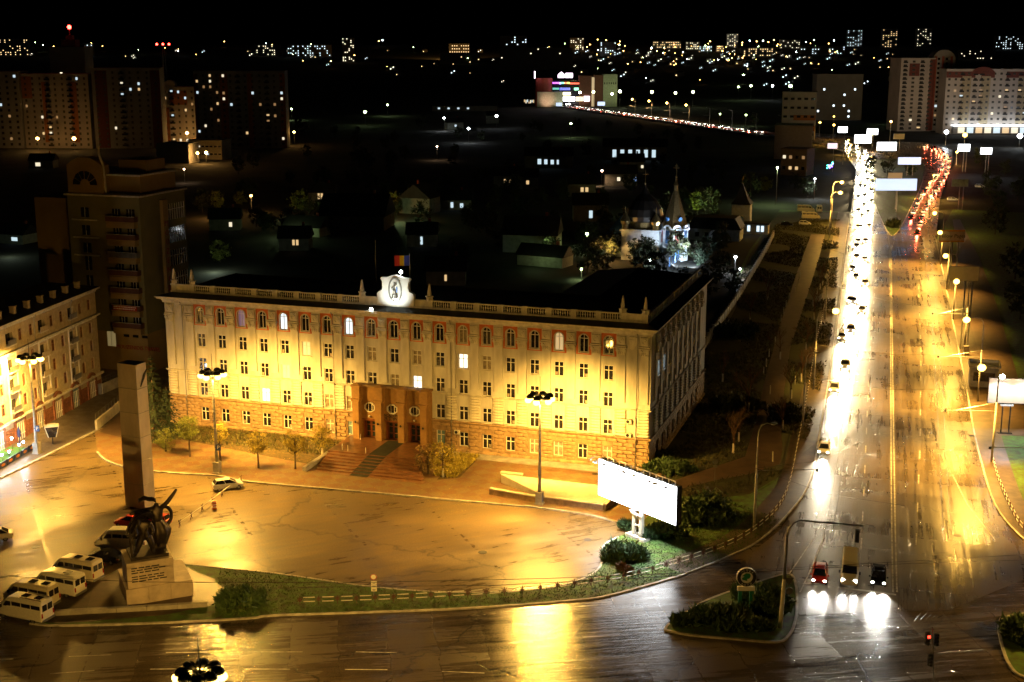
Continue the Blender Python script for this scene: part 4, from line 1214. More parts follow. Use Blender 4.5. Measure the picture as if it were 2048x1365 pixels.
# ------------------------------------------------------------------ vehicles
M_tyre = M_black
M_head = em('headlight', (1.0,.95,.82), 40)
M_headoff = pmat('headlamp_glass', (.5,.5,.48), .15)
M_tail = pmat('tail_lens', (.30,.01,.008), .25)
M_tailon = em('tail_light', (1.0,.03,.015), 10)
def paint(name, col, rough=.3): return pmat(name, col, rough, .0, var=.06, scale=3)
P_white = paint('white_car_paint', (.72,.70,.64)); P_silver = paint('silver_car_paint', (.46,.46,.45)); P_red = paint('red_car_paint', (.45,.025,.015)); P_black = paint('black_car_paint', (.012,.012,.014), .15); P_blue = paint('blue_car_paint',(.03,.05,.12)); P_cream = paint('cream_car_paint', (.62,.56,.42))
def wheels(t, xs, tr, r, w=.22):
    tm = MB(); N = 14
    tm.xprism([(r*math.cos(2*math.pi*k/N), r*math.sin(2*math.pi*k/N)) for k in range(N)], -w/2, w/2)
    TM = tm.mesh('wheel', M_tyre)
    hb = MB(); hb.xprism([(r*.6*math.cos(2*math.pi*k/8), r*.6*math.sin(2*math.pi*k/8)) for k in range(8)], -w/2-.01, w/2+.01)
    HM = hb.mesh('hub_cap', M_metal)
    for x in xs:
        for s in (-1, 1):
            o = obj('wheel', TM, t, (x, s*tr, r)); obj('hub_cap', HM, o)
def sect(x, hw, z0, z1, top, r=.12):
    """rounded cross-section at x: half width hw, narrowing to hw*top"""
    zm = z0 + (z1-z0)*.45; t = hw*top
    return [(x,-hw*.92,z0),(x,-hw,z0+.15),(x,-hw,zm),(x,-t,z1-r),(x,-t+r*1.3,z1),(x,t-r*1.3,z1),(x,t,z1-r),(x,hw,zm),(x,hw,z0+.15),(x,hw*.92,z0)]
def minibus(label, loc, rz, mat=None, kind=0, lights_on=False, group='minibuses parked nose to tail', cat='minibus', head_e=0):
    mat = mat or P_white
    t = thing('minibus', label, cat, loc, rz, group)
    L = 6.4; hw = .99; H = 2.65
    rings = [sect(-3.2,hw*.96,.42,H-.12,.88), sect(-3.1,hw,.36,H,.88), sect(.4,hw,.36,H,.88), sect(1.35,hw,.36,H-.08,.88), sect(1.75,hw,.36,H-.38,.86), sect(2.45,hw*.98,.36,1.5,.88), sect(2.95,hw*.93,.38,1.18,.86), sect(3.2,hw*.82,.45,.95,.85)]
    MB().loft(rings).build('body', mat, t, smooth=False)
    side = MB().box(-.6,0,-.31,.6,.02,.31)
    SM = side.mesh('side_window', M_glass)
    for s in (-1, 1):
        for k, x in enumerate((-2.45,-1.15,.15)):
            o = obj('side_window', SM, t, (x, s*(hw*.935), 1.88), 0, rot=(s*rad(5.5) if s>0 else -rad(5.5)*-1*-1, 0, 0)) if False else obj('side_window', SM, t, (x, s*(hw*.945)+(-.02 if s<0 else 0), 1.86))
        MB().xprism([(.9,1.55),(1.95,1.55),(1.5,2.16),(.9,2.16)], s*hw*.95-(.02 if s<0 else 0), s*hw*.95+(.02 if s>0 else 0)).build('cab_window', M_glass, t)
        MB().cbox(2.1,s*(hw+.12),1.55,.12,.22,.34).build('mirror', M_dark, t)
    w = .8
    MB().add([(2.44,-w*1.02,1.53),(2.44,w*1.02,1.53),(1.80,w*.93,2.24),(1.80,-w*.93,2.24),(2.49,-w*1.02,1.55),(2.49,w*1.02,1.55),(1.86,w*.93,2.26),(1.86,-w*.93,2.26)],[(0,3,2,1),(4,5,6,7),(0,1,5,4),(1,2,6,5),(2,3,7,6),(3,0,4,7)]).build('windscreen', M_glass, t)
    for s in (-1,1):
        MB().box(-3.235,s*.41-.33,1.5,-3.19,s*.41+.33,2.2).build('rear_window', M_glass, t)
        MB().box(-3.24,s*.84-.09,.85,-3.1,s*.84+.09,1.35).build('tail_light', M_tail, t)
        MB().cbox(3.02,s*.66,.93,.3,.36,.22).build('headlight', M_head if lights_on else M_headoff, t)
    MB().box(-3.3,-.9,.36,-3.18,.9,.6).build('bumper', M_metal, t)
    for x in ((-1.6,) if kind == 0 else () if kind == 3 else (-2.2,-.5)):
        MB().box(x-.4,-.36,H,x+.4,.36,H+.09).build('roof_hatch', M_glass if kind else M_metal, t)
    if kind == 2: MB().box(-3.0,-.7,H,-.2,-.62,H+.12).box(-3.0,.62,H,-.2,.7,H+.12).build('roof_rack', M_metal, t)
    wheels(t, (-1.95,2.05), .86, .36)
    return t
def car(label, loc, rz, mat, kind='hatch', head=False, tail=False, group=None, cat='car', far=False, name='car'):
    t = thing(name, label, cat, loc, rz, group)
    hw = .87
    if kind == 'sedan': st = [(-2.25,.8,.62,.9),(-2.1,1,.3,.98),(-1.2,1,.25,1.0),(1.0,1,.25,.98),(1.9,.97,.28,.82),(2.25,.82,.4,.66)]; gr = (-1.75,-.95,.35,1.25)
    else: st = [(-2.05,.82,.55,.98),(-1.95,1,.3,1.04),(-1.2,1,.25,1.02),(.95,1,.25,.98),(1.75,.97,.28,.80),(2.1,.82,.4,.64)]; gr = (-1.95,-1.6,.3,1.2)
    MB().loft([sect(x, hw*k, z0, z1, .95, .08) for x, k, z0, z1 in st]).build('body', mat, t)
    a, b, c, d = gr
    zb, zt = .96, 1.47
    gl = MB().add([(a,-.76,zb),(d,-.76,zb),(d,.76,zb),(a,.76,zb),(b,-.6,zt),(c,-.6,zt),(c,.6,zt),(b,.6,zt)],[(0,3,2,1),(4,5,6,7),(0,1,5,4),(1,2,6,5),(2,3,7,6),(3,0,4,7)])
    gl.build('windows', M_glass, t)
    MB().loft([[(b-.02,-.56,zt-.02),(b-.02,-.5,zt+.03),(b-.02,.5,zt+.03),(b-.02,.56,zt-.02)],[((b+c)/2,-.62,zt-.03),((b+c)/2,-.5,zt+.06),((b+c)/2,.5,zt+.06),((b+c)/2,.62,zt-.03)],[(c+.04,-.56,zt-.02),(c+.04,-.5,zt+.03),(c+.04,.5,zt+.03),(c+.04,.56,zt-.02)]]).build('roof', mat, t)
    if not far:
        p = MB()
        for s in (-1,1):
            for (x0, x1) in ((a,b),(d,c),((a+d)/2,(b+c)/2)):
                p.tube([(x0,s*.765,zb),(x1,s*.61,zt)], .05, 4)
        p.build('pillars', mat, t)
        for s in (-1,1): MB().cbox(d-.1,s*.98,1.02,.12,.2,.14).build('mirror', mat, t)
        wheels(t, (-1.3,1.35), .76, .31, .2)
    else:
        wm = MB()
        for x in (-1.3,1.35):
            for s in (-1,1): wm.add([(x_+x,y_+s*.76,z_+.31) for x_,y_,z_ in MB().disc(0,0,.31,-.1,.1,8).v], MB().disc(0,0,.31,-.1,.1,8).f)
        wm.build('wheels', M_tyre, t)
    fx = st[-1][0]-.07
    for s in (-1,1):
        if head: MB().ball(fx,s*.62,.68,.1,.17,.12,8,5).build('headlight', M_head, t)
        else: MB().cbox(fx-.05,s*.62,.64,.16,.32,.14).build('headlight', M_headoff, t)
        MB().cbox(st[0][0]+.08,s*.64,.78,.14,.3,.16).build('tail_light', M_tailon if tail else M_tail, t)
    return t
# row of minibuses by the monument
def on(u, v): return g(u, v) + (.0,)
hd = rad(180+22)
mbs = [((48,1219),0,2,'white minibus at the left edge, nearest the road, first of the parked row'),
       ((62,1190),0,1,'cream-white minibus second in the parked row, roof hatch open'),
       ((116,1168),0,0,'white minibus third in the parked row, plain doors at the back'),
       ((152,1140),0,1,'silver-white minibus fourth in the parked row with dark rear glass')]
def veh_on(u, v, z=.9): return g(u, v, z)
for (u, v), a, k, lab in mbs:
    x, y = veh_on(u, v, 1.0)
    minibus(lab, (x, y, 0), rad(157) + R.uniform(-.03,.03), P_white if k != 1 else P_cream, k)
x, y = veh_on(244, 1082, 1.0)
minibus('white minibus parked behind the monument, side windows showing', (x,y,0), rad(172), P_white, 0)
x, y = veh_on(212,1112,.7); car('black sedan parked between the minibuses behind the monument', (x,y,0), rad(160), P_black, 'sedan')
x, y = veh_on(188,1122,.7); car('dark wet sedan at the tail of the fourth minibus', (x-.6,y-1.4,0), rad(160), P_black, 'sedan')
x, y = veh_on(262,1042,.7); car('red van-like car behind the foot of the tall stele', (x,y,0), rad(165), P_red, 'hatch'); 
x, y = veh_on(335,1040,.7); car('red car hidden behind the bronze statue', (x-1.6,y,0), rad(165), P_red, 'hatch')
x, y = veh_on(455,968,.7); car('silver hatchback parked by the barrier at the pavement edge', (x,y,0), rad(24), P_silver, 'hatch')
x, y = veh_on(-12,1070,.7); car('pale sedan cut by the left edge of the square', (x,y,0), rad(200), P_cream, 'sedan')
# three vehicles at the stop line, headlights burning towards us
hd = rad(-106)
def beam(x, y, rz, e, z=.7, fwd=2.3, spread=70):
    for s in (-1,1):
        light('SPOT', None, (x+fwd*math.cos(rz)-s*.6*math.sin(rz), y+fwd*math.sin(rz)+s*.6*math.cos(rz), z), e*.32, (1.0,.95,.84), .14, (rad(89),0,rz-math.pi/2), 56, .6)
x, y = veh_on(1640,1148,.7); car('red hatchback with glaring headlights waiting at the stop line', (x,y,0), hd, P_red, 'hatch', True); beam(x,y,hd,5000)
x, y = veh_on(1700,1140,1.0); minibus('white van with headlights on, middle of the three at the stop line', (x,y,0), hd, P_white, 3, True, None, 'van'); beam(x,y,hd,3000,.9,3.3)
x, y = veh_on(1757,1152,.7); car('black car with the brightest headlights at the stop line', (x,y,0), hd, P_black, 'hatch', True, True); beam(x,y,hd,14000)
# traffic on the avenue: oncoming with headlights, departing with tail lights
cars_p = [car('oncoming car with headlights on in the bright stream of traffic down the avenue', g(1712,470)+(.01,), hd, m_, k_, True, False, 'oncoming cars with headlights on the avenue', 'car', True) for m_, k_ in ((P_silver,'sedan'),(P_cream,'hatch'),(P_white,'sedan'))]
lanes_in = [px(1690,735,1702,640,1712,540,1722,440,1730,380,1734,330,1718,305,1680,290), px(1722,640,1731,540,1736,440,1742,380,1740,330,1728,300,1690,284), px(1685,720,1698,600,1708,500,1714,430,1718,380,1716,340)]
first = {0,1,2}; ncar = 0
for li, ln in enumerate(lanes_in):
    for (x, y, a) in along(ln, (33.0,37.0,44.0)[li], 9.0*li):
        j = ncar % 3
        lab = 'oncoming car with headlights on in the bright stream of traffic down the avenue'
        jx, jy = R.uniform(-.4,.4), R.uniform(-2,2)
        if ncar < 3: o = cars_p[ncar]; o.location = (x+jx, y+jy, .01); o.rotation_euler = (0,0,a+math.pi)
        else: o = dup(cars_p[j], (x+jx,y+jy,.01), a+math.pi)
        light('SPOT', None, (x+jx-2.5*math.cos(a), y+jy-2.5*math.sin(a), .75), 62000, (1.0,.76,.40), .35, (rad(84.5),0,a+math.pi/2), 38, 1.0)
        ncar += 1
cp2 = [car('car with red tail lights heading away on the right carriageway', g(1850,420)+(.01,), rad(74), m_, k_, False, True, 'departing cars with red tail lights', 'car', True) for m_, k_ in ((P_black,'sedan'),(P_silver,'hatch'))]
lanes_out = [px(1822,440,1840,400,1862,370,1885,340,1890,318,1870,302,1840,294), px(1834,470,1848,425,1872,385,1896,345,1899,318,1878,300,1850,291)]
nc = 0
for li, ln in enumerate(lanes_out):
    for (x, y, a) in along(ln, 15.0 + 4*li, 2.0):
        if nc < 2: o = cp2[nc]; o.location = (x,y,.01); o.rotation_euler = (0,0,a)
        else: o = dup(cp2[nc % 2], (x,y,.01), a)
        light('SPOT', None, (x-2.6*math.cos(a), y-2.6*math.sin(a), .8), 1500, (1.0,.12,.05), .3, (rad(80),0,a+math.pi/2), 120, .9)
        light('SPOT', None, (x+2.6*math.cos(a), y+2.6*math.sin(a), .8), 11000, (1.0,.62,.25), .3, (rad(82),0,a-math.pi/2), 70, .9)
        nc += 1
for (u, v, a, lab) in ((1668,782,-105,'nearest oncoming car on the left carriageway, headlights on, by the unlit lamp posts'),(1648,905,-107,'oncoming car slowing toward the right turn beside the kerb fence')):
    x, y = g(u, v); hd_ = rad(a)
    c_ = car(lab, (x,y,.01), hd_, P_silver if v != 905 else P_white, 'sedan', True, False, None, 'car', False)
    light('SPOT', None, (x+2.5*math.cos(hd_), y+2.5*math.sin(hd_), .75), 26000, (1.0,.86,.6), .3, (rad(85),0,hd_-math.pi/2), 46, 1.0)
# parked in the far lay-by
for (u, v, k, lab) in ((1622,434,'m','cream minibus parked in the far lay-by beyond the park'),(1612,420,'m','white minibus end-on behind the cream one in the lay-by'),(1638,420,'m','second white minibus end-on in the lay-by'),(1610,446,'c','small pale car beside the cream minibus in the lay-by'),(1574,448,'c','dark car under the green lamp glow of the lay-by'),(1905,398,'c','silver car parked beyond the right verge'),(1960,372,'c','white car parked farthest beyond the right verge')):
    x, y = g(u, v, .8)
    if k == 'm': minibus(lab, (x,y,-.0), rad(-6) if 'cream' in lab else rad(80), P_cream if 'cream' in lab else P_white, 0, group=None)
    else: car(lab, (x,y,0), rad(-10), P_white if 'pale' in lab or 'white' in lab else P_silver if 'silver' in lab else P_black, 'hatch')
# ------------------------------------------------------------------ trees and shrubs
def leaf_cloud(n, fn, size, rnd, asp=1.6, droop=0.0, up=False):
    vs = []; fs = []
    for i in range(n):
        p = Vector(fn(rnd))
        a = Vector((rnd.gauss(0,1), rnd.gauss(0,1), rnd.gauss(0,1) - droop)).normalized()
        if up: a = (a + Vector((0,0,1.0))).normalized()
        b = a.cross(Vector((rnd.gauss(0,1), rnd.gauss(0,1), rnd.gauss(0,1))))
        if b.length < 1e-3: continue
        b.normalize(); s = size*rnd.uniform(.6,1.35)
        q = len(vs)
        vs += [p - b*s*.5, p + a*s*asp*.5 - b*s*.1, p + a*s*asp, p + b*s*.5]
        fs.append((q, q+1, q+2, q+3))
    return vs, fs
def clumps(rnd, n, fr):
    """uneven crown: leaves gather in clumps scattered through the volume"""
    cs = [fr(rnd) + (rnd.uniform(.5,1.0),) for _ in range(n)]
    def fn(r):
        c = r.choice(cs); s = c[3]
        return (c[0]+r.gauss(0,.34)*s*fn.k, c[1]+r.gauss(0,.34)*s*fn.k, c[2]+r.gauss(0,.28)*s*fn.k)
    fn.k = 1.0; fn.cs = cs
    return fn
def ball_pt(r, R_=1.0, h=1.0, inner=.35):
    while True:
        p = (r.uniform(-1,1), r.uniform(-1,1), r.uniform(-1,1)); d = math.sqrt(sum(c*c for c in p))
        if inner < d < 1: return (p[0]*R_, p[1]*R_, p[2]*h)
def trunk_limbs(h, r0, crown_r, z0, rnd, nl=7, lean=.0):
    m = MB(); top = (lean*h, 0, h*.8)
    m.tube([(0,0,-.1),(lean*h*.3+rnd.uniform(-.05,.05),0,h*.35),top], r0, 7, r0*.3)
    for k in range(nl):
        a = 2*math.pi*k/nl + rnd.uniform(-.4,.4); zb = z0 + (h*.75-z0)*rnd.random()*.8; L = crown_r*rnd.uniform(.6,1.0)
        b = (lean*zb, 0, zb)
        m.tube([b, (b[0]+L*.5*math.cos(a), L*.5*math.sin(a), zb+L*.35), (b[0]+L*math.cos(a), L*math.sin(a), zb+L*.75)], r0*.32, 5, r0*.06)
    return m
M_bark = pmat('bark', (.09,.065,.045), .9, var=.3, scale=4, bump=.4)
M_lime = pmat('limewashed_bark', (.60,.57,.48), .85, var=.15)
M_yel = pmat('autumn_leaves', (.36,.29,.035), .6, var=.45, scale=1.2, col2=(.2,.15,.02))
M_ygr = pmat('yellow_green_leaves', (.22,.24,.04), .6, var=.4, scale=1.5, col2=(.10,.13,.025))
M_jun = pmat('juniper_needles', (.045,.085,.026), .7, var=.5, scale=2.0, col2=(.018,.045,.014))
M_spr = pmat('spruce_needles', (.035,.06,.03), .7, var=.5, scale=1.0)
M_dkl = pmat('dark_leaves', (.045,.06,.02), .75, var=.6, scale=.8)
M_twig = pmat('bare_twigs', (.14,.075,.035), .9, var=.3)
def small_tree(label, loc, h, cr, mat, n=1500, seed=1, white=False, group='young autumn trees along the front', size=.2, name='autumn_tree', ell=1.1, inner=.25):
    rnd = random.Random(seed)
    t = thing(name, label, 'tree', loc, rnd.uniform(0,6), group)
    z0 = h*.36
    trunk_limbs(h, .10+.01*h, cr, z0, rnd, 9).build('trunk', M_bark, t)
    if white: MB().lathe([(.17,0),(.15,1.3)],0,0,8).build('limewash', M_lime, t)
    fn = clumps(rnd, 34, lambda r: tuple(a+b for a, b in zip(ball_pt(r, cr*.85, cr*ell*.9, inner), (0,0,h-cr*ell*.9))))
    fn.k = cr*.5
    v, f = leaf_cloud(n, fn, size, rnd, 1.5)
    MB().add(v, f).build('crown', mat, t)
    return t
at = [((380,915),6.0,1.5,M_ygr,2200,11,'leafy yellow-green young tree nearest the spruce'),((441,925),5.6,1.15,M_yel,700,12,'thin yellow young tree just right of the left cluster lamp'),
      ((517,938),5.4,1.3,M_yel,1500,13,'rounded pale-yellow young tree, third from the spruce'),((591,940),5.6,1.5,M_yel,1500,14,'spreading yellow young tree, fourth from the spruce'),
      ((645,915),4.6,1.5,M_yel,1300,15,'leaning yellow tree with limewashed trunk left of the steps'),((332,905),3.6,1.4,M_ygr,1200,17,'low yellow-green tree half hidden by the stele')]
for (u,v),h,cr,m_,n,sd,lab in at:
    small_tree(lab, g(u,v)+(.12,), h*1.06, cr*1.28, m_, int(n*1.7), sd, 'limewashed' in lab, size=.13)
small_tree('bushy half-bare autumn tree at the right of the red steps', g(886,956)+(.12,), 5.4, 2.3, M_yel, 1700, 16, True)
small_tree('droopy brown-twigged autumn tree overlapping the steps', g(856,950)+(.12,), 4.6, 2.0, pmat('tan_leaves',(.26,.17,.05),.7,var=.4), 1300, 18, False)
# ground plants in the bed
rnd = random.Random(5); v = []; f = []
fn = lambda r: (lambda p: (p[0], p[1], .13+abs(r.gauss(0,.1))))(AF(r.uniform(1,32), -r.uniform(1.2,8.6)))
v, f = leaf_cloud(3600, fn, .2, rnd, 1.6, up=True)
MB().add(v, f).build('bed_plants', pmat('bed_leaves',(.10,.09,.02),.7,var=.6,scale=1.2,col2=(.03,.035,.01)), kind='stuff')
v, f = leaf_cloud(1500, lambda r: (lambda p: (p[0], p[1], .13+abs(r.gauss(0,.14))))(AF(r.uniform(50.8,54), -r.uniform(1.2,12))), .26, rnd, 1.7, up=True)
MB().add(v, f).build('bed_plants', M_yel, kind='stuff')
# fallen leaves on the paving
v, f = leaf_cloud(1800, lambda r: (lambda p: (p[0], p[1], .145))(AF(r.uniform(0,60), -r.uniform(8,26))), .16, rnd, 1.2)
v = [(a[0], a[1], .128 + abs(a[2]-.145)*.25) for a in v]
MB().add(v, f).build('fallen_leaves', M_yel, kind='stuff')
# grass tufts on the lit strips
v, f = [], []
def tufts(poly_fn, n, size, mat):
    v, f = leaf_cloud(n, poly_fn, size, rnd, 2.2, up=True)
    MB().add(v, f).build('grass_tufts', mat, kind='stuff')
def inpoly(p, q):
    c = False; n = len(q)
    for i in range(n):
        a, b = q[i], q[(i+1)%n]
        if (a[1] > p[1]) != (b[1] > p[1]) and p[0] < (b[0]-a[0])*(p[1]-a[1])/(b[1]-a[1])+a[0]: c = not c
    return c
lawn_near = px(1268,1062,1237,1075,1207,1095,1201,1135,1160,1162,1080,1180,960,1187,840,1184,720,1173,560,1150,440,1138,430,1238,560,1231,902,1219,1141,1202,1229,1189,1368,1150,1448,1118,1519,1082,1560,1040,1450,1000)
bx_ = (min(p[0] for p in lawn_near), max(p[0] for p in lawn_near), min(p[1] for p in lawn_near), max(p[1] for p in lawn_near))
def lawn_pt(r):
    while True:
        p = (r.uniform(bx_[0],bx_[1]), r.uniform(bx_[2],bx_[3]))
        if inpoly(p, lawn_near): return (p[0],p[1],.09)
tufts(lawn_pt, 16000, .11, pmat('grass_blades',(.07,.12,.022),.7,var=.6,scale=.7,col2=(.03,.05,.012)))
park_poly = px(1560,440,1680,440,1668,640,1648,742,1622,863,1590,930,1500,985,1420,1000,1330,985,1300,935,1390,760,1440,640,1500,520)
bx_ = (min(p[0] for p in park_poly), max(p[0] for p in park_poly), min(p[1] for p in park_poly), max(p[1] for p in park_poly))
path_poly = px(1500,950,1560,930,1565,900,1560,840,1580,700,1612,600,1640,510,1650,470,1622,470,1596,540,1560,650,1530,760,1510,850,1490,915,1350,962,1340,985,1420,965)
def park_pt(r):
    while True:
        p = (r.uniform(bx_[0],bx_[1]), r.uniform(bx_[2],bx_[3]))
        if inpoly(p, park_poly) and not inpoly(p, path_poly) and math.sin(p[0]*.31+2*math.sin(p[1]*.09))+math.sin(p[1]*.17+p[0]*.1) > -.7: return (p[0],p[1],.09)
tufts(park_pt, 22000, .26, pmat('rank_grass',(.05,.055,.014),.8,var=.6,scale=.5,col2=(.04,.024,.008)))
# junipers and shrubs
def shrub(label, loc, rx, ry, h, n, mat, seed, group=None, name='juniper_bush', size=.34, rz=0.0, spiky=True):
    rnd = random.Random(seed)
    t = thing(name, label, 'bush', loc, rz, group)
    st = MB()
    for k in range(7):
        a = rnd.uniform(0,6.28); st.tube([(0,0,0),(rx*.4*math.cos(a),ry*.4*math.sin(a),h*.4),(rx*.7*math.cos(a),ry*.7*math.sin(a),h*.55)], .05, 4, .02)
    st.build('stems', M_bark, t)
    fn = clumps(rnd, 40, lambda r: (lambda p: (p[0]*rx*.85, p[1]*ry*.85, abs(p[2])*h*.82+.1))(ball_pt(r,1,1,.45)))
    fn.k = min(rx,ry)*.55
    g2 = lambda r: (lambda q: (q[0], q[1], max(q[2], .05)))(fn(r))
    v, f = leaf_cloud(n, g2, size, rnd, 2.3 if spiky else 1.4, up=spiky)
    MB().add(v, f).build('foliage', mat, t)
    return t
shrub('broad juniper at the corner of the square below the billboard', g(1247,1118)+(.1,), 3.0, 1.9, 1.7, 3600, M_jun, 21)
shrub('low sunlit-green juniper at the foot of the billboard', g(1252,1060)+(.1,), 1.3, .9, .7, 900, M_jun, 22)
shrub('narrow juniper strip behind the billboard footing', g(1300,1078)+(.1,), 1.5, .9, .7, 900, M_jun, 23)
shrub('large dark juniper mound behind the billboard edge', g(1408,1040)+(.1,), 4.3, 3.6, 3.0, 4600, M_jun, 24)
shrub('flat dark juniper spreading under the billboard', g(1330,1075)+(.1,), 3.2, 1.7, 1.3, 2200, M_jun, 25)
shrub('dry brown tuft with a stump in front of the corner juniper', g(1243,1142)+(.1,), .55, .4, .8, 350, M_twig, 26, size=.2)
shrub('second dry brown tuft beside the fence', g(1258,1148)+(.1,), .6, .4, .6, 350, M_twig, 27, size=.2)
shrub('dark juniper heap beside the monument paving', g(480,1212)+(.1,), 3.2, 1.9, 1.6, 3200, M_jun, 28)
shrub('juniper cover filling the left of the triangular island', g(1440,1240)+(.12,), 4.0, 1.9, .8, 3600, M_jun, 29)
shrub('juniper cover at the right of the triangular island by the mast', g(1535,1215)+(.12,), 2.4, 3.2, 1.5, 3800, M_jun, 30)
shrub('juniper cover on the bottom edge of the triangular island', g(1490,1262)+(.12,), 3.8, 1.0, .7, 2600, M_jun, 31)
shrub('juniper cover on the far left tip of the triangular island', g(1385,1250)+(.12,), 2.6, 1.1, .7, 2200, M_jun, 61)
shrub('juniper cover behind the emblem sign on the island', g(1500,1195)+(.12,), 3.0, 1.6, 1.0, 2600, M_jun, 62)
shrub('dark shrubs on the island at the bottom right corner', g(2045,1275)+(.12,), 2.4, 3.4, 1.6, 3600, M_jun, 32)
shrub('dark hedge mound by the corner of the academy', g(1335,945)+(.1,), 4.2, 2.2, 1.6, 2600, M_jun, 33)
shrub('rounded dark bush just right of the academy corner', g(1325,925)+(.1,), 2.0, 1.6, 1.5, 1300, M_dkl, 34)
shrub('dark bush in the park beside the bare trees', g(1475,818)+(.1,), 5.0, 3.0, 1.9, 2200, M_dkl, 35, size=.42)
shrub('dark bush by the avenue fence in the park', g(1575,840)+(.1,), 3.4, 2.6, 2.2, 2000, M_dkl, 36, size=.42)
shrub('wide dark bush farther up the park lawn', g(1470,672)+(.1,), 6.0, 3.4, 2.2, 1900, M_dkl, 37, size=.5)
shrub('dark bush on the grass tip of the median', g(1787,455)+(.1,), 2.4, 3.2, 2.4, 900, M_dkl, 38, size=.5)
# spruce
def spruce(label, loc, h, r0, seed, n_tier=17, group=None):
    rnd = random.Random(seed); t = thing('spruce_tree', label, 'tree', loc, 0, group)
    MB().tube([(0,0,0),(0,0,h)], .26, 7, .03).build('trunk', M_bark, t)
    v = []; f = []
    for k in range(n_tier):
        z = h*(.10+.88*k/n_tier); rr = r0*(1-k/n_tier)**.8*rnd.uniform(.85,1.1)
        nb = max(5, int(13*(1-k/n_tier))+3)
        for b in range(nb):
            a = 2*math.pi*b/nb + rnd.uniform(-.25,.25); L = rr*rnd.uniform(.75,1.1)
            for s in range(13):
                tt = (s+.5)/13*L; p = Vector((tt*math.cos(a)+rnd.gauss(0,.08), tt*math.sin(a)+rnd.gauss(0,.08), z - tt*.28 + .08*tt*tt/max(L,.1) + rnd.gauss(0,.06)))
                d = Vector((math.cos(a+rnd.uniform(-.8,.8)), math.sin(a+rnd.uniform(-.8,.8)), -.35)).normalized()
                sd = Vector((-d.y,d.x,rnd.uniform(-.3,.3))).normalized()
                q = len(v); v += [p-sd*.13, p+d*.5, p+sd*.13]; f.append((q,q+1,q+2))
    MB().add(v,f).build('needles', M_spr, t)
spruce('tall dark spruce standing between the stele and the academy corner', g(312,888)+(.1,), 14.5, 3.0, 41)
spruce('shorter blue-green spruce in front of the academy corner', g(338,872)+(.1,), 8.0, 3.1, 42, 12)
# bare park trees
def bare_tree(label, loc, h, seed, white=True, group='bare young trees in the park', spread=.3):
    rnd = random.Random(seed); t = thing('bare_tree', label, 'tree', loc, rnd.uniform(0,6), group); m = MB()
    def br(p, d, L, r, dep):
        q = p + d*L; m.tube([p, (p+q)/2 + Vector((rnd.uniform(-.05,.05),rnd.uniform(-.05,.05),0))*L, q], r, 4 if dep else 6, r*.6)
        if dep >= 4: return
        for k in range(3 if dep else 5):
            nd = (d + Vector((rnd.gauss(0,spread),rnd.gauss(0,spread),rnd.gauss(.1,.15)))*1.2).normalized()
            br(q - d*L*rnd.uniform(0,.5), nd, L*rnd.uniform(.55,.8), r*.55, dep+1)
    br(Vector((0,0,0)), Vector((0,0,1)), h*.36, .045*h*.4, 0)
    m.build('branches', M_twig, t)
    if white: MB().lathe([(.17,0),(.14,1.5)],0,0,8).build('limewash', M_lime, t)
for (u,v),h,sd,lab in (((1466,908),8.5,51,'bare tree nearest the academy flank with limewashed foot'),((1497,825),9.0,52,'bare tree by the dark bush in the park'),((1565,860),7.0,53,'bare slim tree beside the park path'),((1582,798),8.5,54,'bare tree close to the avenue fence'),((1602,765),8.5,55,'bare tree farthest up along the avenue fence'),((1477,885),6.0,56,'thin bare sapling behind the nearest bare tree'),((1612,700),8.0,57,'bare tree by the fence beside the first lit left lamp'),((1628,640),8.5,58,'bare tree by the fence beyond the first lit left lamp'),((1560,720),7.5,59,'bare tree in the middle of the park lawn'),((1445,765),7.0,60,'bare tree between the boundary wall and the wide bush'),((1535,600),8.5,61,'bare tree farther up the park lawn'),((1640,580),8.5,62,'bare tree by the far end of the kerb fence'),((1500,640),8.0,63,'bare tree behind the wide dark bush')):
    bare_tree(lab, g(u,v)+(.1,), h, sd)
# white-limed little posts along the park path
PO = MB().lathe([(.10,0),(.10,1.5),(.05,1.6)],0,0,6).mesh('post', M_lime)
for i, (u, v) in enumerate(((1545,925),(1540,790),(1527,752),(1532,735),(1538,715),(1550,690),(1562,645),(1567,630),(1572,615),(1578,600),(1590,585),(1596,570),(1600,555),(1626,615),(1634,590),(1590,770),(1645,575))):
    t = thing('sapling_stake', 'limewashed sapling stake in the row along the park path', 'stake', g(u,v)+(.1,), 0, 'limewashed stakes along the park path')
    obj('post', PO, t)
# dark trees of the valley and the slopes, few meshes shared
def proto_tree(mat, h, cr, seed, ell=1.2, size=.55, n=700):
    return small_tree('dark tree', (0,0,-50), h, cr, mat, n, seed, False, None, size, 'dark_tree', ell)
# ------------------------------------------------------------------ left apartment house with arches
C2 = Vector(g(204,785)); D2 = (Vector(g(41,880)) - C2).normalized()      # along the front, away from the corner
BL2 = 46.0
ang2 = math.atan2(-D2.y, -D2.x)                                           # local +x runs towards the corner
org = C2 + D2*BL2
LB = thing('apartment_house', 'yellowish-lit apartment house with arches and balconies at the left edge', 'building', (org.x, org.y, 0), ang2)
H2 = zat(574, C2.y)
zl = zat(744, C2.y); zm = zat(628, C2.y)
M_lb = pmat('ochre_brick', (.50,.42,.29), .85, var=.18, scale=1.5, bump=.25, bscale=9)
M_lbr = pmat('red_brick_base', (.26,.10,.05), .8, var=.3, scale=2, bump=.3)
wt = [3.2+3.35*i for i in range(13)]
mb = MB()
lo_arch = (2.4, 8.6, 14.8, 21.0, 27.2, 33.4, 38.9)
rowz = [(zl+1.2,zl+3.1),(zl+4.35,zl+6.25),(zl+7.5,zl+9.4),(zm+1.2,zm+3.0)]
balc = (1, 4, 7, 10)
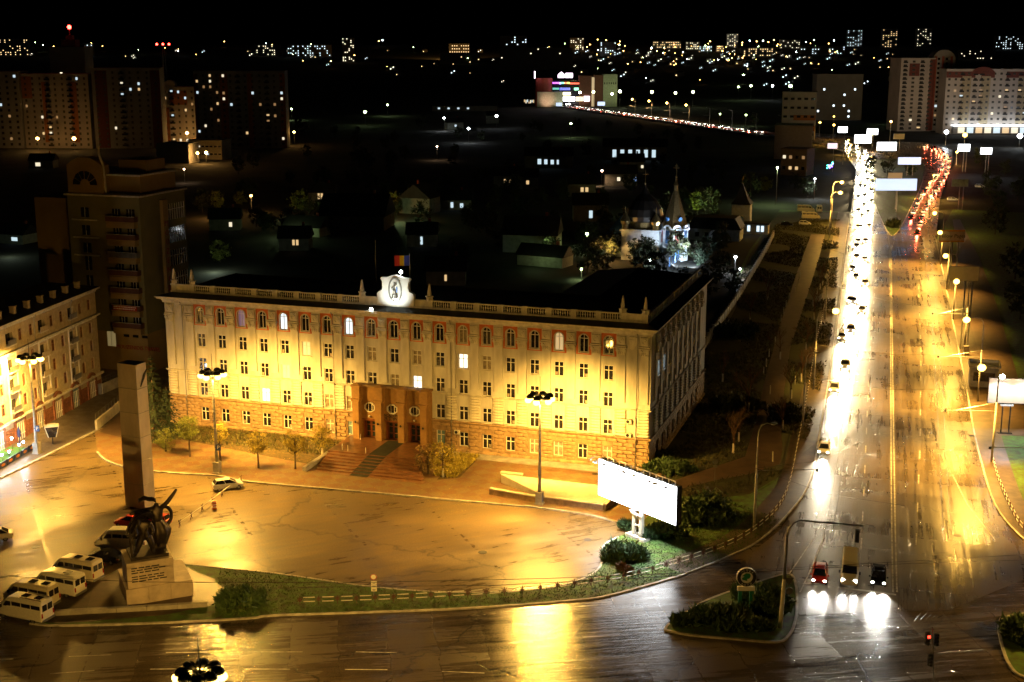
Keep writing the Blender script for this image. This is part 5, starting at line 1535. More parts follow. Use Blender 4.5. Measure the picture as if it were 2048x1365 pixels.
def lbwall():
    up = MB(); z = zl
    for (a, b) in rowz:
        up.box(0,0,z,BL2,.5,a); x = 0
        for i, w in enumerate(wt):
            hw_ = 1.05 if i in balc else .55
            up.box(x,0,a,w-hw_,.5,b); x = w+hw_
        up.box(x,0,a,BL2,.5,b); z = b
    up.box(0,0,z,BL2,.5,H2)
    up.box(0,.52,0,BL2,13,H2-.05)
    return up
lbwall().build('wall', M_lb, LB)
MB().box(0,-.06,0,BL2,.5,zl-.2).build('ground_floor_wall', M_lb, LB)
bs = MB()
for k in range(6): bs.pillow(0,-.16,.02+.42*k,BL2,-.05,.41+.42*k,.04)
bs.build('brick_base', M_lbr, LB)
for nm, z, o_ in (('ledge',zl-.25,.45),('ledge',zm-.2,.5),('cornice',H2-.35,.7)):
    MB().xprism([(0,0),(BL2+o_,0),(BL2+o_,.32),(0,.32)], -o_, .0).build(nm, M_trim, LB, (0,0,z))
dn = MB()
for k in range(int(BL2/.55)):
    for z, o_ in ((zm-.5,.3),(H2-.7,.5)): dn.box(.1+.55*k,-o_,z,.38+.55*k,0,z+.29)
dn.build('dentils', M_trim, LB, kind='stuff')
WF2 = win_mesh(1.1,1.85).mesh('window_frame', M_wood); WP2 = pane_mesh(1.06,1.8).mesh('pane', M_glass); WC2 = pane_mesh(1.06,1.8).mesh('pane', M_curt)
for r, (a, b) in enumerate(rowz):
    for i, w in enumerate(wt):
        if i in balc:
            n_ = obj('balcony', MB().box(-1.05,.05,0,1.05,.45,.05).mesh('balcony', M_conc), LB, (w,0,a))
            MB().box(-1.02,.46,.02,1.02,.5,b-a).build('pane', M_glass, n_)
            MB().box(-1.25,-.55,-.22,1.25,0,-.02).build('slab', M_trim, n_)
            MB().box(-1.22,-.52,-.02,1.22,-.44,.8).build('railing', M_lb if i % 2 else M_metal, n_)
        else:
            n_ = obj('window', WF2, LB, (w,0,a)); obj('pane', WP2 if (i*3+r) % 4 else WC2, n_)
for i in balc:
    w = wt[i]
    MB().box(w-1.55,-.2,zl,w-1.3,-.01,zm-.2).box(w+1.3,-.2,zl,w+1.55,-.01,zm-.2).build('balcony_pier', M_trim, LB)
for k, x in enumerate(lo_arch):
    f_ = MB(); arch_plate(f_, 1.25, .3, 2.9, 1.65, .1, 4.6, -.3, -.2) if False else None
    o = MB().ring(0,2.9,1.2,1.7,-.34,-.05,22,half=True); f_.add(o.v,o.f); f_.box(-1.7,-.34,.1,-1.2,-.05,2.9); f_.box(1.2,-.34,.1,1.7,-.05,2.9)
    a_ = f_.build('arch_surround', M_lbr, LB, (BL2-x-1.5,0,0))
    pts = [(-1.2,.1),(1.2,.1)] + [(1.2*math.cos(math.pi*j/12),2.9+1.2*math.sin(math.pi*j/12)) for j in range(13)]
    MB().xprism(pts,-.2,-.17).build('pane', M_curt if k != 1 else M_blueblind, a_)
    q = MB()
    for xx in (-.9,-.3,.3,.9): q.box(xx-.05,-.26,.1,xx+.05,-.2,2.9)
    for zz in (1.0,2.85): q.box(-1.2,-.265,zz,1.2,-.205,zz+.1)
    q.build('frame', M_frame, a_)
for x in (BL2-9.6, BL2-22): MB().tube([(x,-.6,H2-.4),(x,-.25,H2-1.2),(x,-.22,zl),(x,-.5,zl-.4),(x,-.3,zl-1),(x,-.3,.2)],.09,6).build('drain_pipe', M_metal, LB)
MB().add([(0,-.7,H2-.03),(BL2+.7,-.7,H2-.03),(BL2+.7,13,H2-.03),(0,13,H2-.03),(2,6,H2+1.8),(BL2-6,6,H2+1.8)],[(0,1,5,4),(1,2,5),(2,3,4,5),(3,0,4)]).build('roof', M_roof, LB)
for k in range(9):
    MB().cbox(BL2-4-4.3*k,1.2,H2+.75,.75,.75,1.5).cbox(BL2-4-4.3*k,1.2,H2+1.55,.9,.9,.14).build('chimney', M_lb, LB)
MB().box(BL2-1.9,-.75,0,BL2-1.0,-.2,2.0).build('cabinet', M_metal, LB)
# cafe terrace
cx_, cy_ = g(42, 905)
def cafe(u, v, z=.12): p = g(u, v); return (p[0], p[1], z)
CF = thing('cafe_terrace', 'green-carpeted cafe terrace ringed with dark panels under the left cluster lamp', 'cafe terrace', cafe(60,905), ang2)
MB().box(-11,.0,0,1.6,5.0,.06).build('carpet', pmat('green_carpet',(.05,.16,.04),.8), CF)
for k in range(6):
    pn = MB().box(-10.9+2.1*k,-.12,.06,-9.1+2.1*k,-.04,.95).build('panel', pmat('panel_navy',(.02,.025,.09),.4), CF)
    o = MB().disc(-10.0+2.1*k,.5,.5,-.145,-.121,14,rz=.22).build('oval_mark', pmat('panel_orange',(.7,.25,.02),.5), pn)
    MB().box(-11.0+2.1*k,-.14,.06,-10.92+2.1*k,-.02,1.05).build('panel_post', M_dark, pn)
MB().box(-11,4.5,0,1.2,4.6,3.0).build('back_screen', pmat('cafe_yellow',(.65,.42,.06),.6), CF)
for k in range(3):
    tb_ = MB().cbox(-8.5+3.2*k,2.2,.75,.9,.9,.05).tube([(-8.5+3.2*k,2.2,.06),(-8.5+3.2*k,2.2,.75)],.05,6).build('table', M_wood, CF)
for k, (x, y, z) in enumerate(((-9.6,.3,1.5),(-7.2,.4,1.6),(-5.0,.5,1.4),(-2.6,.2,1.7),(-.6,.6,1.5),(-.3,2.6,1.9),(-8.2,3.6,2.4),(-3.8,3.8,2.4))):
    lp_ = MB().tube([(x,y,.06),(x,y,z)],.03,5).build('lamp_post', M_dark, CF)
    MB().ball(x,y,z+.15,.17).build('globe', M_bulbc, lp_)
    light('POINT', CF, (x,y,z+.5), 260, (.85,.95,1.0), .15)
um = thing('umbrella', 'closed dark blue parasol on the cafe terrace', 'parasol', cafe(40,893), 0)
MB().lathe([(.06,.1),(.09,1.2),(.26,1.5),(.30,2.2),(.05,3.1)],0,0,8).build('canopy', pmat('parasol_blue',(.02,.03,.12),.7), um); MB().tube([(0,0,0),(0,0,3.2)],.04,6).cbox(0,0,.06,.6,.6,.1).build('pole', M_metal, um)
fl = thing('wall_lantern', 'glaring yellow light over the cafe entrance at the left edge', 'lamp', cafe(10,862,.12), 0)
MB().tube([(0,0,0),(0,0,3.6)],.06,6).build('post', M_dark, fl); MB().ball(0,0,3.8,.4).build('globe', M_bulb, fl); light('POINT', fl, (0,-.3,4.4), 5000, SODIUM, .4)
# advertising lantern, ramp with railing
x, y = g(106,890); ad = thing('advertising_stand', 'lantern-shaped advertising stand on one foot on the side pavement', 'advertising stand', (x,y,.12), rad(20))
MB().tube([(0,0,0),(0,0,1.2)],.09,8).build('foot', M_dark, ad)
MB().add([(-.55,-.45,1.2),(.55,-.45,1.2),(.55,.45,1.2),(-.55,.45,1.2),(-1.0,-.7,2.9),(1.0,-.7,2.9),(1.0,.7,2.9),(-1.0,.7,2.9)],[(0,3,2,1),(4,5,6,7),(0,1,5,4),(1,2,6,5),(2,3,7,6),(3,0,4,7)]).build('case', M_glass, ad)
fm = MB()
for a, b in (((-.55,-.45,1.2),(-1.0,-.7,2.9)),((.55,-.45,1.2),(1.0,-.7,2.9)),((.55,.45,1.2),(1.0,.7,2.9)),((-.55,.45,1.2),(-1.0,.7,2.9))): fm.tube([a,b],.07,4)
fm.cbox(0,0,2.95,2.1,1.5,.14).cbox(0,0,3.1,1.2,.9,.2); fm.build('frame', M_ac, ad)
rp_ = thing('ramp_wall', 'pale sloping ramp wall with thin railing beside the stele', 'ramp wall', (0,0,.12))
q = px(193,862,222,838,252,812); m_ = MB()
ribbon(m_, q, .35, 0, 1.6); m_.build('wall', M_trim, rp_)
m_ = MB()
for x, y, a in along(q, 1.5): m_.tube([(x,y,1.6),(x,y,2.7)],.03,4)
m_.tube([(p[0],p[1],2.7) for p in q],.035,4); m_.build('railing', M_metal, rp_)
q = px(205,790,250,770,262,790); m_ = MB(); ribbon(m_, q, .3, 0, 2.0)
w_ = thing('retaining_wall', 'pale retaining wall with railing between the apartment house and the stele', 'wall', (0,0,0)); m_.build('wall', M_conc, w_)
m_ = MB()
for x, y, a in along(q, 1.4): m_.tube([(x,y,2.0),(x,y,3.1)],.03,4)
for z in (2.5,3.1): m_.tube([(p[0],p[1],z) for p in q],.035,4)
m_.build('railing', M_metal, w_)
sheet('ramp', px(200,866,250,818,300,830,255,880), .135, M_path)

# ------------------------------------------------------------------ stele and bronze group
x, y = g(283,1012); ST = thing('stele', 'tall plain square concrete stele standing behind the bronze group', 'monument', (x,y,.1), rad(-24))
hS = zat(727, y)
MB().loft([[(-1.75,-1.1,0),(1.5,-1.1,0),(1.5,1.1,0),(-1.75,1.1,0)],[(-1.6,-1.0,hS),(1.4,-1.0,hS),(1.4,1.0,hS),(-1.6,1.0,hS)]]).build('shaft', pmat('stele_concrete',(.64,.56,.48),.85,var=.2,scale=.35,bump=.15,streak=.6), ST)
for k in range(1,6): MB().box(-1.79,-1.14,hS*k/6,1.54,1.14,hS*k/6+.03).build('joint', M_conc, ST)
MB().add([(1.50,-.5,hS-3.0),(1.50,.3,hS-2.0),(1.50,.9,hS-.9),(1.50,.2,hS-1.5),(1.66,-.5,hS-3.0),(1.66,.3,hS-2.0),(1.66,.9,hS-.9),(1.66,.2,hS-1.5)],[(0,3,2,1),(4,5,6,7),(0,1,5,4),(1,2,6,5),(2,3,7,6),(3,0,4,7)]).build('feather_relief', M_dark, ST)
x, y = g(312,1188)
MO = thing('bronze_monument', 'dark bronze figures with raised arm and sword on a pale stepped pedestal', 'monument', (x,y,.1), rad(24))
mon_pave = px(190,1168,240,1142,345,1128,362,1130,462,1185,430,1205,330,1215,170,1232)
sheet('monument_paving', mon_pave, .122, M_path)
M_ped = pmat('pale_granite', (.50,.41,.31), .7, var=.2, scale=.8, bump=.1)
def slabs(x0,y0,z0,x1,y1,z1,n,name):
    # facing slabs along the two visible sides, slightly proud of a core
    MB().box(x0+.05,y0+.05,z0,x1-.05,y1-.05,z1-.02).build(name, M_ped, MO)
    for k in range(n):
        a, b = x0+(x1-x0)*k/n, x0+(x1-x0)*(k+1)/n
        MB().pillow(a+.012,y0,z0,b-.012,y0+.06,z1,.02).build('facing_slab', M_ped, MO)
    for k in range(n):
        a, b = (y1-y0)*k/n, (y1-y0)*(k+1)/n
        MB().pillow(a+.012,0,z0,b-.012,.06,z1,.02).build('facing_slab', M_ped, MO, (x1,y0,0), math.pi/2)
    MB().box(x0,y0,z1-.02,x1,y1,z1+.02).build('top_slab', M_ped, MO)
slabs(-2.9,-2.0,0,3.1,3.4,1.55,3,'lower_step')
slabs(-2.7,-1.9,1.57,1.5,1.9,4.0,3,'pedestal')
tx_ = MB()
rr = random.Random(9)
for k, (z, n_) in enumerate(((3.45,4),(3.22,5),(2.99,4),(2.62,5),(2.39,4),(2.16,5))):
    xx = -2.3
    for j in range(n_):
        wd = rr.uniform(.35,.75); tx_.box(xx,-1.935,z,xx+wd,-1.901,z+.10); xx += wd+.12
tx_.build('inscription', M_dark, MO)
M_brz = pmat('dark_bronze', (.035,.026,.02), .42, .6, var=.4, scale=1.5, bump=.3, bscale=4)
MB().box(-2.2,-1.4,4.02,1.2,1.5,4.3).box(.1,.2,4.3,1.25,1.45,4.75).build('bronze_plinth', M_brz, MO)
def skin(name, verts, edges, radii, parent, loc, mat, sub=2):
    me = bpy.data.meshes.new(name); me.from_pydata(verts, edges, [])
    o = bpy.data.objects.new(name, me); COL.objects.link(o)
    md = o.modifiers.new('s', 'SKIN')
    sv = me.skin_vertices[0].data
    for i, r in enumerate(radii): sv[i].radius = (r if isinstance(r, tuple) else (r, r))
    sv[0].use_root = True
    ss = o.modifiers.new('u', 'SUBSURF'); ss.levels = sub; ss.render_levels = sub
    bpy.context.view_layer.update()
    m2 = bpy.data.meshes.new_from_object(o.evaluated_get(bpy.context.evaluated_depsgraph_get()))
    bpy.data.objects.remove(o); m2.name = name
    m2.materials.clear(); m2.materials.append(mat)
    m2.polygons.foreach_set('use_smooth', [True]*len(m2.polygons))
    return obj(name, m2, parent, loc)
MO.scale = (1.2,1.2,1.2)
# striding soldier leaning on a sword (about 3.6 m tall)
sv = [(0,0,1.75),(0,-.05,2.3),(-.05,-.1,2.9),(-.08,-.12,3.15),(-.1,-.18,3.5),
      (-.3,0,1.65),(-.62,-.1,.9),(-.95,0,.12),(-1.1,-.35,.05),
      (.3,0,1.65),(.5,-.12,.9),(.62,.05,.12),(.6,-.3,.05),
      (-.5,-.1,2.85),(-.95,-.25,2.4),(-1.25,-.55,2.15),
      (.42,-.1,2.85),(.7,-.2,2.2),(.5,-.5,1.8)]
se = [(0,1),(1,2),(2,3),(3,4),(0,5),(5,6),(6,7),(7,8),(0,9),(9,10),(10,11),(11,12),(2,13),(13,14),(14,15),(2,16),(16,17),(17,18)]
sr = [.50,.48,.58,.2,.28,.38,.32,.22,.16,.38,.32,.22,.16,.3,.24,.17,.3,.24,.18]
skin('soldier_figure', sv, se, sr, MO, (-.7,-.5,4.3), M_brz)
# woman with raised arm and flying drapery
wv = [(0,0,2.0),(0,0,2.7),(0,-.03,3.35),(0,-.06,3.68),(.0,-.1,4.0),
      (.42,0,3.4),(.95,.1,3.75),(1.6,.15,4.5),(1.95,.15,5.0),
      (-.42,0,3.35),(-1.2,-.1,3.4),(-2.0,-.2,3.35),(-2.5,-.25,3.25)]
we = [(0,1),(1,2),(2,3),(3,4),(2,5),(5,6),(6,7),(7,8),(2,9),(9,10),(10,11),(11,12)]
wr = [.58,.52,.56,.18,.30,.26,.22,.18,.12,.28,.24,.2,.16]
skin('woman_figure', wv, we, wr, MO, (.65,.75,4.6), M_brz)
sk_ = []; N_ = 28
for j, (r_, z, ox) in enumerate(((.66,0,.0),(.82,.5,.02),(.95,1.0,.1),(.98,1.5,.16),(.78,2.0,.1),(.46,2.5,0),(.44,2.9,0))):
    sk_.append([(ox + r_*(1+.16*math.cos(7*2*math.pi*k/N_+j*.35)*(1-j/8))*math.cos(2*math.pi*k/N_), r_*.8*(1+.16*math.cos(7*2*math.pi*k/N_+j*.35)*(1-j/8))*math.sin(2*math.pi*k/N_), z) for k in range(N_)])
MB().loft(sk_).build('gown', M_brz, MO, (.65,.75,4.4), smooth=True)
def cloth(name, fn, nu, nv, loc, th=.07):
    m = MB(); P = [[Vector(fn(i/nu, j/nv)) for j in range(nv+1)] for i in range(nu+1)]; W1 = nv+1
    vs = [p + Vector((0,-th,th)) for r_ in P for p in r_] + [p - Vector((0,-th,th)) for r_ in P for p in r_]; o = (nu+1)*W1; fs = []
    for i in range(nu):
        for j in range(nv):
            a = i*W1+j; fs.append((a,a+W1,a+W1+1,a+1)); fs.append((o+a,o+a+1,o+a+W1+1,o+a+W1))
    for i in range(nu):
        for j in (0, nv): a = i*W1+j; b = a+W1; fs.append((a,b,o+b,o+a))
    for j in range(nv):
        for i in (0, nu): a = i*W1+j; fs.append((a,a+1,o+a+1,o+a))
    return m.add(vs, fs).build(name, M_brz, MO, loc)
# banner-like drapery thrown over the soldier's shoulders
cloth('drapery', lambda a, b: (-.2-2.3*a, -.55+1.1*b+.12*math.sin(9*a+4*b), .1+.75*math.sin(2.2*a+.4)-1.5*a*a*a-.12*abs(math.sin(11*b+5*a))), 18, 12, (.25,-.15,7.35), .26)
cloth('cape', lambda a, b: (-1.55+1.5*b+.1*math.sin(8*a), -.35-.28*a+.16*math.sin(10*b+3*a), -1.5*a+.2*math.sin(6*b)), 12, 14, (-.35,-.2,7.5), .16)
cloth('hair', lambda a, b: (-1.55*a, -.1+.3*b, .34*math.sin(2.4*a)+.16*b+.05*math.sin(12*a)), 10, 4, (.6,.6,8.72), .14)
skin('wreath_arm', [(0,0,0),(.6,.05,-.05),(.98,.1,-.6),(.95,.1,-1.3),(.55,.05,-1.85),(.2,0,-2.05)], [(k,k+1) for k in range(5)], [.24,.19,.17,.17,.17,.16], MO, (1.0,.75,8.1), M_brz)
MB().tube([(-2.05,-1.1,4.3),(-2.1,-1.1,6.6)],.09,5,.13).cbox(-2.1,-1.1,6.45,.62,.12,.12).tube([(-2.1,-1.1,6.5),(-2.1,-1.1,7.1)],.07,5).build('sword', M_brz, MO)

# ------------------------------------------------------------------ office tower behind
x, y = g(300,748); TW = thing('office_tower', 'dim yellow-green tower with stacked balconies and a vertical red-lettered sign', 'building', (x,y,0), ANG)
Ht = zat(396, y)
M_tw = pmat('olive_render', (.20,.19,.09), .85, var=.12, scale=.3); M_tw2 = pmat('ochre_render', (.36,.25,.09), .85, var=.12, scale=.3); M_tw3 = pmat('dark_balcony', (.12,.05,.035), .7, var=.2)
MB().box(-15.5,0,7.6,0,15,Ht).build('wall', M_tw, TW); MB().box(-15,.6,0,-.4,14,7.6).build('base_wall', M_tw2, TW)
MB().box(-26,4,0,-15.52,15,Ht-1.2).build('slab_wing', M_tw2, TW)
MB().box(-15.9,-.35,Ht,.35,15.4,Ht+.3).build('roof_ledge', M_trim, TW)
MB().box(-14.5,2.5,Ht+.3,-1.2,14,Ht+3.6).build('penthouse', M_tw2, TW); MB().box(-15.0,1.6,Ht+3.6,-.6,14.6,Ht+3.95).build('penthouse_roof', M_trim, TW)
pts = [(-3.8,0),(3.8,0),(3.8,5.2),(2.6,6.0),(1.2,6.6),(-1.2,6.6),(-2.6,6.0),(-3.8,5.2)]
gbl = MB().xprism(pts, .3, 2.4).build('gable', M_tw2, TW, (-11.5,0,Ht+.32))
MB().ring(0,1.6,1.1,2.6,.2,.299,24,half=True).build('fan_window', M_glass, gbl)
fb = MB()
for k in range(7): a = math.pi*k/6; fb.tube([(1.1*math.cos(a),.18,1.6+1.1*math.sin(a)),(2.6*math.cos(a),.18,1.6+2.6*math.sin(a))],.05,4)
fb.build('glazing_bars', M_tw2, gbl)
MB().tube([(-7.6,1.0,Ht+.3),(-7.7,.8,Ht+5.5),(-8.4,.8,Ht+7.4),(-8.4,.8,Ht+9.0)],.22,8).build('flue_pipe', M_trim, TW)
MB().box(-8,6,Ht+3.95,-2,12,Ht+6.2).build('machine_room', M_tw2, TW)
for k in range(7):
    z = Ht - 4.6 - 3.3*k
    b_ = MB().box(-6.6,-1.25,z,-.5,0,z+.2).build('balcony', M_tw2, TW)
    MB().box(-6.6,-1.3,z+.2,-.5,-1.2,z+1.15).box(-.58,-1.2,z+.2,-.48,0,z+1.15).build('parapet', M_tw3 if k != 2 else M_metal, b_)
    MB().box(-6.6,-1.34,z+1.15,-.45,-1.16,z+1.22).build('hand_rail', M_trim, b_)
    MB().box(-6.5,-1.22,z-.95,-.6,-.02,z-.05).build('ceiling_band', M_tw2, b_)
    for xx in (-5.8,-2.8):
        w_ = MB().box(xx,-.08,z+.3,xx+1.7,-.02,z+2.4).build('window', M_glass, TW)
        MB().box(xx+.5,-.12,z+.3,xx+.58,-.085,z+2.4).box(xx+1.1,-.12,z+.3,xx+1.18,-.085,z+2.4).build('frame', M_frame, w_)
for k in range(3):
    z = Ht - 4.6 - 3.3*k
    MB().box(-14.6,-.3,z,-9.0,.05,z+.25).build('ledge', M_trim, TW); w_ = MB().box(-12.6,-.06,z+.6,-10.9,-.02,z+2.4).build('window', M_glass, TW); MB().box(-11.8,-.1,z+.6,-11.7,-.065,z+2.4).build('frame', M_frame, w_)
for k in range(4):
    z = Ht - 17.5 - 3.6*(k-1)
    w_ = MB().box(-12.4,-.06,z,-11.0,-.02,z+2.6).build('window', M_glass, TW); MB().box(-11.75,-.1,z,-11.65,-.065,z+2.6).build('frame', M_frame, w_)
# right flank with sign column and strip windows
MB().box(.02,6.4,6,.7,8.0,Ht-1.2).build('sign_column', M_tw2, TW)
for k, ch in enumerate('MOUZENIDIS'):
    txt(ch, 1.5, pmat('sign_red_letter',(.30,.015,.01),.5), TW, (.73,7.2,Ht-5.6-1.75*k), (math.pi/2,0,math.pi/2), .04, 'sign_letter')
for k in range(5):
    z = Ht-5.2-4.4*k
    w_ = MB().box(.0,8.8,z,.06,14.4,z+3.0).build('strip_window', M_glass, TW)
    fb = MB()
    for j in range(8): fb.box(.06,8.8+.78*j,z,.12,8.9+.78*j,z+3.0)
    fb.box(.06,8.8,z+1.9,.11,14.4,z+2.0); fb.build('frame', M_frame, w_)
MB().box(-6.2,-1.42,Ht-4.6-3.3*5+.25,-1.0,-1.36,Ht-4.6-3.3*5+1.15).build('banner', pmat('banner_red',(.40,.02,.02),.6), TW)
bt = MB()
for zz in (.82,.45):
    xx = -6.0
    while xx < -1.4: wd = rr.uniform(.2,.5); bt.box(xx,-1.44,Ht-4.6-16.5+zz,xx+wd,-1.42,Ht-4.6-16.5+zz+.2); xx += wd+.08
bt.build('banner_print', M_frame, TW)
txt('MOUZENIDIS TRAVEL', 1.05, pmat('sign_red_letter',(.30,.015,.01),.5), TW, (-2.6,.55,4.6), depth=.04, name='shop_sign', sx=.95)
w_ = MB().box(-9.2,.52,4.6,-7.4,.58,7.4).build('window', em('office_pane',(1.0,.75,.3),.16), TW); MB().box(-8.35,.47,4.6,-8.25,.515,7.4).build('frame', M_frame, w_)
for xx in (-5.6,-3.6,-1.6): MB().box(xx,.54,6.6,xx+1.2,.59,7.1).build('vent_window', M_glass, TW)

# ------------------------------------------------------------------ park boundary wall
q = px(1382,742,1420,680,1470,610,1500,560,1535,500,1548,472)
w_ = thing('park_wall', 'long low plastered boundary wall running up behind the academy flank', 'wall', (0,0,0))
qs = along(q, 4.0)
for i in range(len(qs)-1):
    a, b = qs[i], qs[i+1]
    ribbon(MB(), [a[:2], b[:2]], .3, 0, 2.0).build('wall_panel', M_plaster, w_)
    MB().cbox(a[0],a[1],1.15,.5,.5,2.3,a[2]).build('pier', M_trim, w_)

# ------------------------------------------------------------------ church
x, y = g(1348,520); CHY = y
M_wb = pmat('church_white', (.62,.66,.70), .8, var=.15); M_blue = pmat('church_blue', (.06,.16,.36), .6, var=.15); M_gold = pmat('gilded_scales', (.35,.24,.10), .3, .9, var=.3, scale=3, bump=.3, bscale=3); M_dome = pmat('dark_dome', (.03,.024,.02), .4, .6)
CH = thing('church', 'blue and white church with a scaled tent spire and cross, floodlit at its foot', 'church', (x,y,0), ANG)
zt = zat(455, y); zsp = zat(372, y)
MB().lathe([(3.9,0),(3.9,zt-.6),(4.3,zt-.4),(4.3,zt)],0,0,8).build('bell_tower', M_wb, CH)
for k in range(8):
    a = 2*math.pi*(k+.5)/8
    MB().ring(0,zt-.2,.7,1.3,-3.95,-3.6,16,half=True).build('kokoshnik', M_wb, CH, (0,0,0), a+math.pi/2)
    MB().box(-.65,-3.7,zt-4.2,.65,-3.55,zt-.3).build('belfry_opening', M_blue if k % 2 else pmat('church_red',(.25,.02,.02),.6), CH, (0,0,0), a+math.pi/2)
light('SPOT', CH, (7,-10,3.0), 26000, (.85,.9,1.0), .3, (rad(128),0,rad(35)), 60, .7)
MB().lathe([(3.9,zt),(.75,zsp-1.6),(.6,zsp-1.6)],0,0,8).build('tent_spire', M_gold, CH)
MB().lathe([(.62,zsp-1.6),(.62,zsp),(.85,zsp+.1),(.3,zsp+1.2),(.12,zsp+2.4)],0,0,10).build('spire_neck', M_gold, CH)
MB().ball(0,0,zsp+2.5,.3).tube([(0,0,zsp+2.5),(0,0,zsp+6.2)],.09,5).box(-.85,-.08,zsp+4.9,.85,.08,zsp+5.1).box(-.45,-.08,zsp+5.5,.45,.08,zsp+5.65).build('cross', M_gold, CH)
for (a, z) in ((-2.2,zt+2.6),(-.9,zt+2.6)):
    MB().disc(0,z,.62,-3.25,-2.5,12).build('round_window', M_blue, CH, (0,0,0), a+math.pi/2)
MB().box(-14.5,-4.5,0,-3.6,5.5,zt-1.0).build('nave', M_wb, CH)
MB().box(-15,-5,zt-1.0,-3.2,6,zt-.5).build('nave_cornice', M_wb, CH)
MB().lathe([(4.6,zt-.5),(4.6,zt+1.4),(5.0,zt+1.5)],-9,.5,16).build('drum', M_gold, CH)
MB().lathe([(4.8,zt+1.5),(5.4,zt+3.0),(5.0,zt+5.0),(3.4,zt+7.4),(1.4,zt+9.3),(.4,zt+11),(.2,zt+12)],-9,.5,18).build('onion_dome', M_dome, CH)
MB().ball(-9,.5,zt+12.1,.35).tube([(-9,.5,zt+12),(-9,.5,zt+16)],.09,5).box(-9.8,.42,zt+14.6,-8.2,.58,zt+14.8).build('dome_cross', M_gold, CH)
for (xx, yy) in ((-4.6,-4.2),(-13.5,-4.2)):
    MB().lathe([(1.0,zt-.5),(1.0,zt+1.0),(1.3,zt+1.1),(1.5,zt+1.9),(1.0,zt+2.9),(.2,zt+4.2),(.1,zt+6.0)],xx,yy,10).build('small_dome', M_gold, CH)
MB().box(-3.5,-22,0,2.6,-4.6,zt-9.5).build('porch_wing', M_wb, CH)
MB().xprism([(-4.2,zt-9.5),(3.3,zt-9.5),(-.45,zt-6.4)],-22.3,-4.4).build('wing_roof', M_roof, CH)
MB().xprism([(-3.4,zt-9.45),(2.5,zt-9.45),(-.45,zt-6.9)],-22.5,-22.31).build('wing_gable', M_wb, CH)
for k in range(4): MB().box(2.61,-20+4*k,1.2,2.66,-18.4+4*k,4.0).build('window', M_blue, CH)
cl = thing('chapel', 'small white chapel with a dark blue hipped roof left of the church', 'church', g(1245,510)+(0,), ANG)
zc = 6.5; MB().box(-4,-4,0,4,4,zc).build('wall', M_wb, cl); MB().lathe([(6.2,zc),(.3,zc+5.2)],0,0,4).build('roof', M_blue, cl, (0,0,0), rad(45)); MB().tube([(0,0,zc+5),(0,0,zc+8)],.07,5).box(-.5,-.06,zc+7,.5,.06,zc+7.15).build('cross', M_gold, cl)
gt_ = thing('gate_tower', 'little gate tower with arch and dark pyramid roof right of the church', 'gatehouse', g(1482,462)+(0,), ANG)
MB().box(-3,-2.5,0,-1.3,2.5,5.2).box(1.3,-2.5,0,3,2.5,5.2).box(-3,-2.5,5.2,3,2.5,9.0).build('wall', M_wb, gt_)
MB().lathe([(4.6,9.0),(3.0,10.6),(1.0,14.0),(.2,15.4)],0,0,4).build('roof', M_roof, gt_, (0,0,0), rad(45)); MB().ball(0,0,15.6,.25).tube([(0,0,15.4),(0,0,18)],.07,5).build('finial', M_gold, gt_)
MB().ring(0,4.0,1.3,1.6,-2.6,-2.5,16,half=True).build('arch', M_trim, gt_)
sh = thing('gate_lodge', 'low white lodge with lit windows beside the gate tower', 'house', g(1512,468)+(0,), ANG)
MB().box(-4,-2,0,4,2,3.4).build('wall', M_wb, sh); MB().box(-4.4,-2.4,3.4,4.4,2.4,3.7).build('roof', M_roof, sh)
for k in (-2.6,.4,1.8): MB().box(k,-2.06,1.0,k+.9,-2.01,2.9).build('window', M_litc, sh)
hl = thing('parish_house', 'low pale parish house with a dark gabled roof between church and gate', 'house', g(1432,478)+(0,), ANG)
MB().box(-8,-4,0,8,4,3.6).build('wall', M_wb, hl); MB().xprism([(-8.5,3.6),(8.5,3.6),(8.5,3.7),(6.5,7.2),(-6.5,7.2),(-8.5,3.7)],-4.5,4.5).build('roof', M_roof, hl)
for k in (-6,-3,0,3): MB().box(k,-4.06,1.0,k+1.3,-4.01,2.5).build('window', M_glass, hl)
# the church's own floodlights
for (xx, yy, e, rt) in ((4.5,-27,14000,(70,0,20)),(9,-13,12000,(64,0,40)),(3,-14,9000,(45,0,20))):
    p = CH.matrix_basis @ Vector((xx,yy,1.0)) if False else (x + xx*AX.x + yy*AN.x, y + xx*AX.y + yy*AN.y, 1.0)
    light('SPOT', None, p, e, (.72,.86,1.0), .3, (rad(100),0,ANG + rad(rt[2])), 110, .7)
light('POINT', None, (x-17*AX.x-8*AN.x, y-17*AX.y-8*AN.y, 4.0), 2600, (1.0,.55,.15), .4)
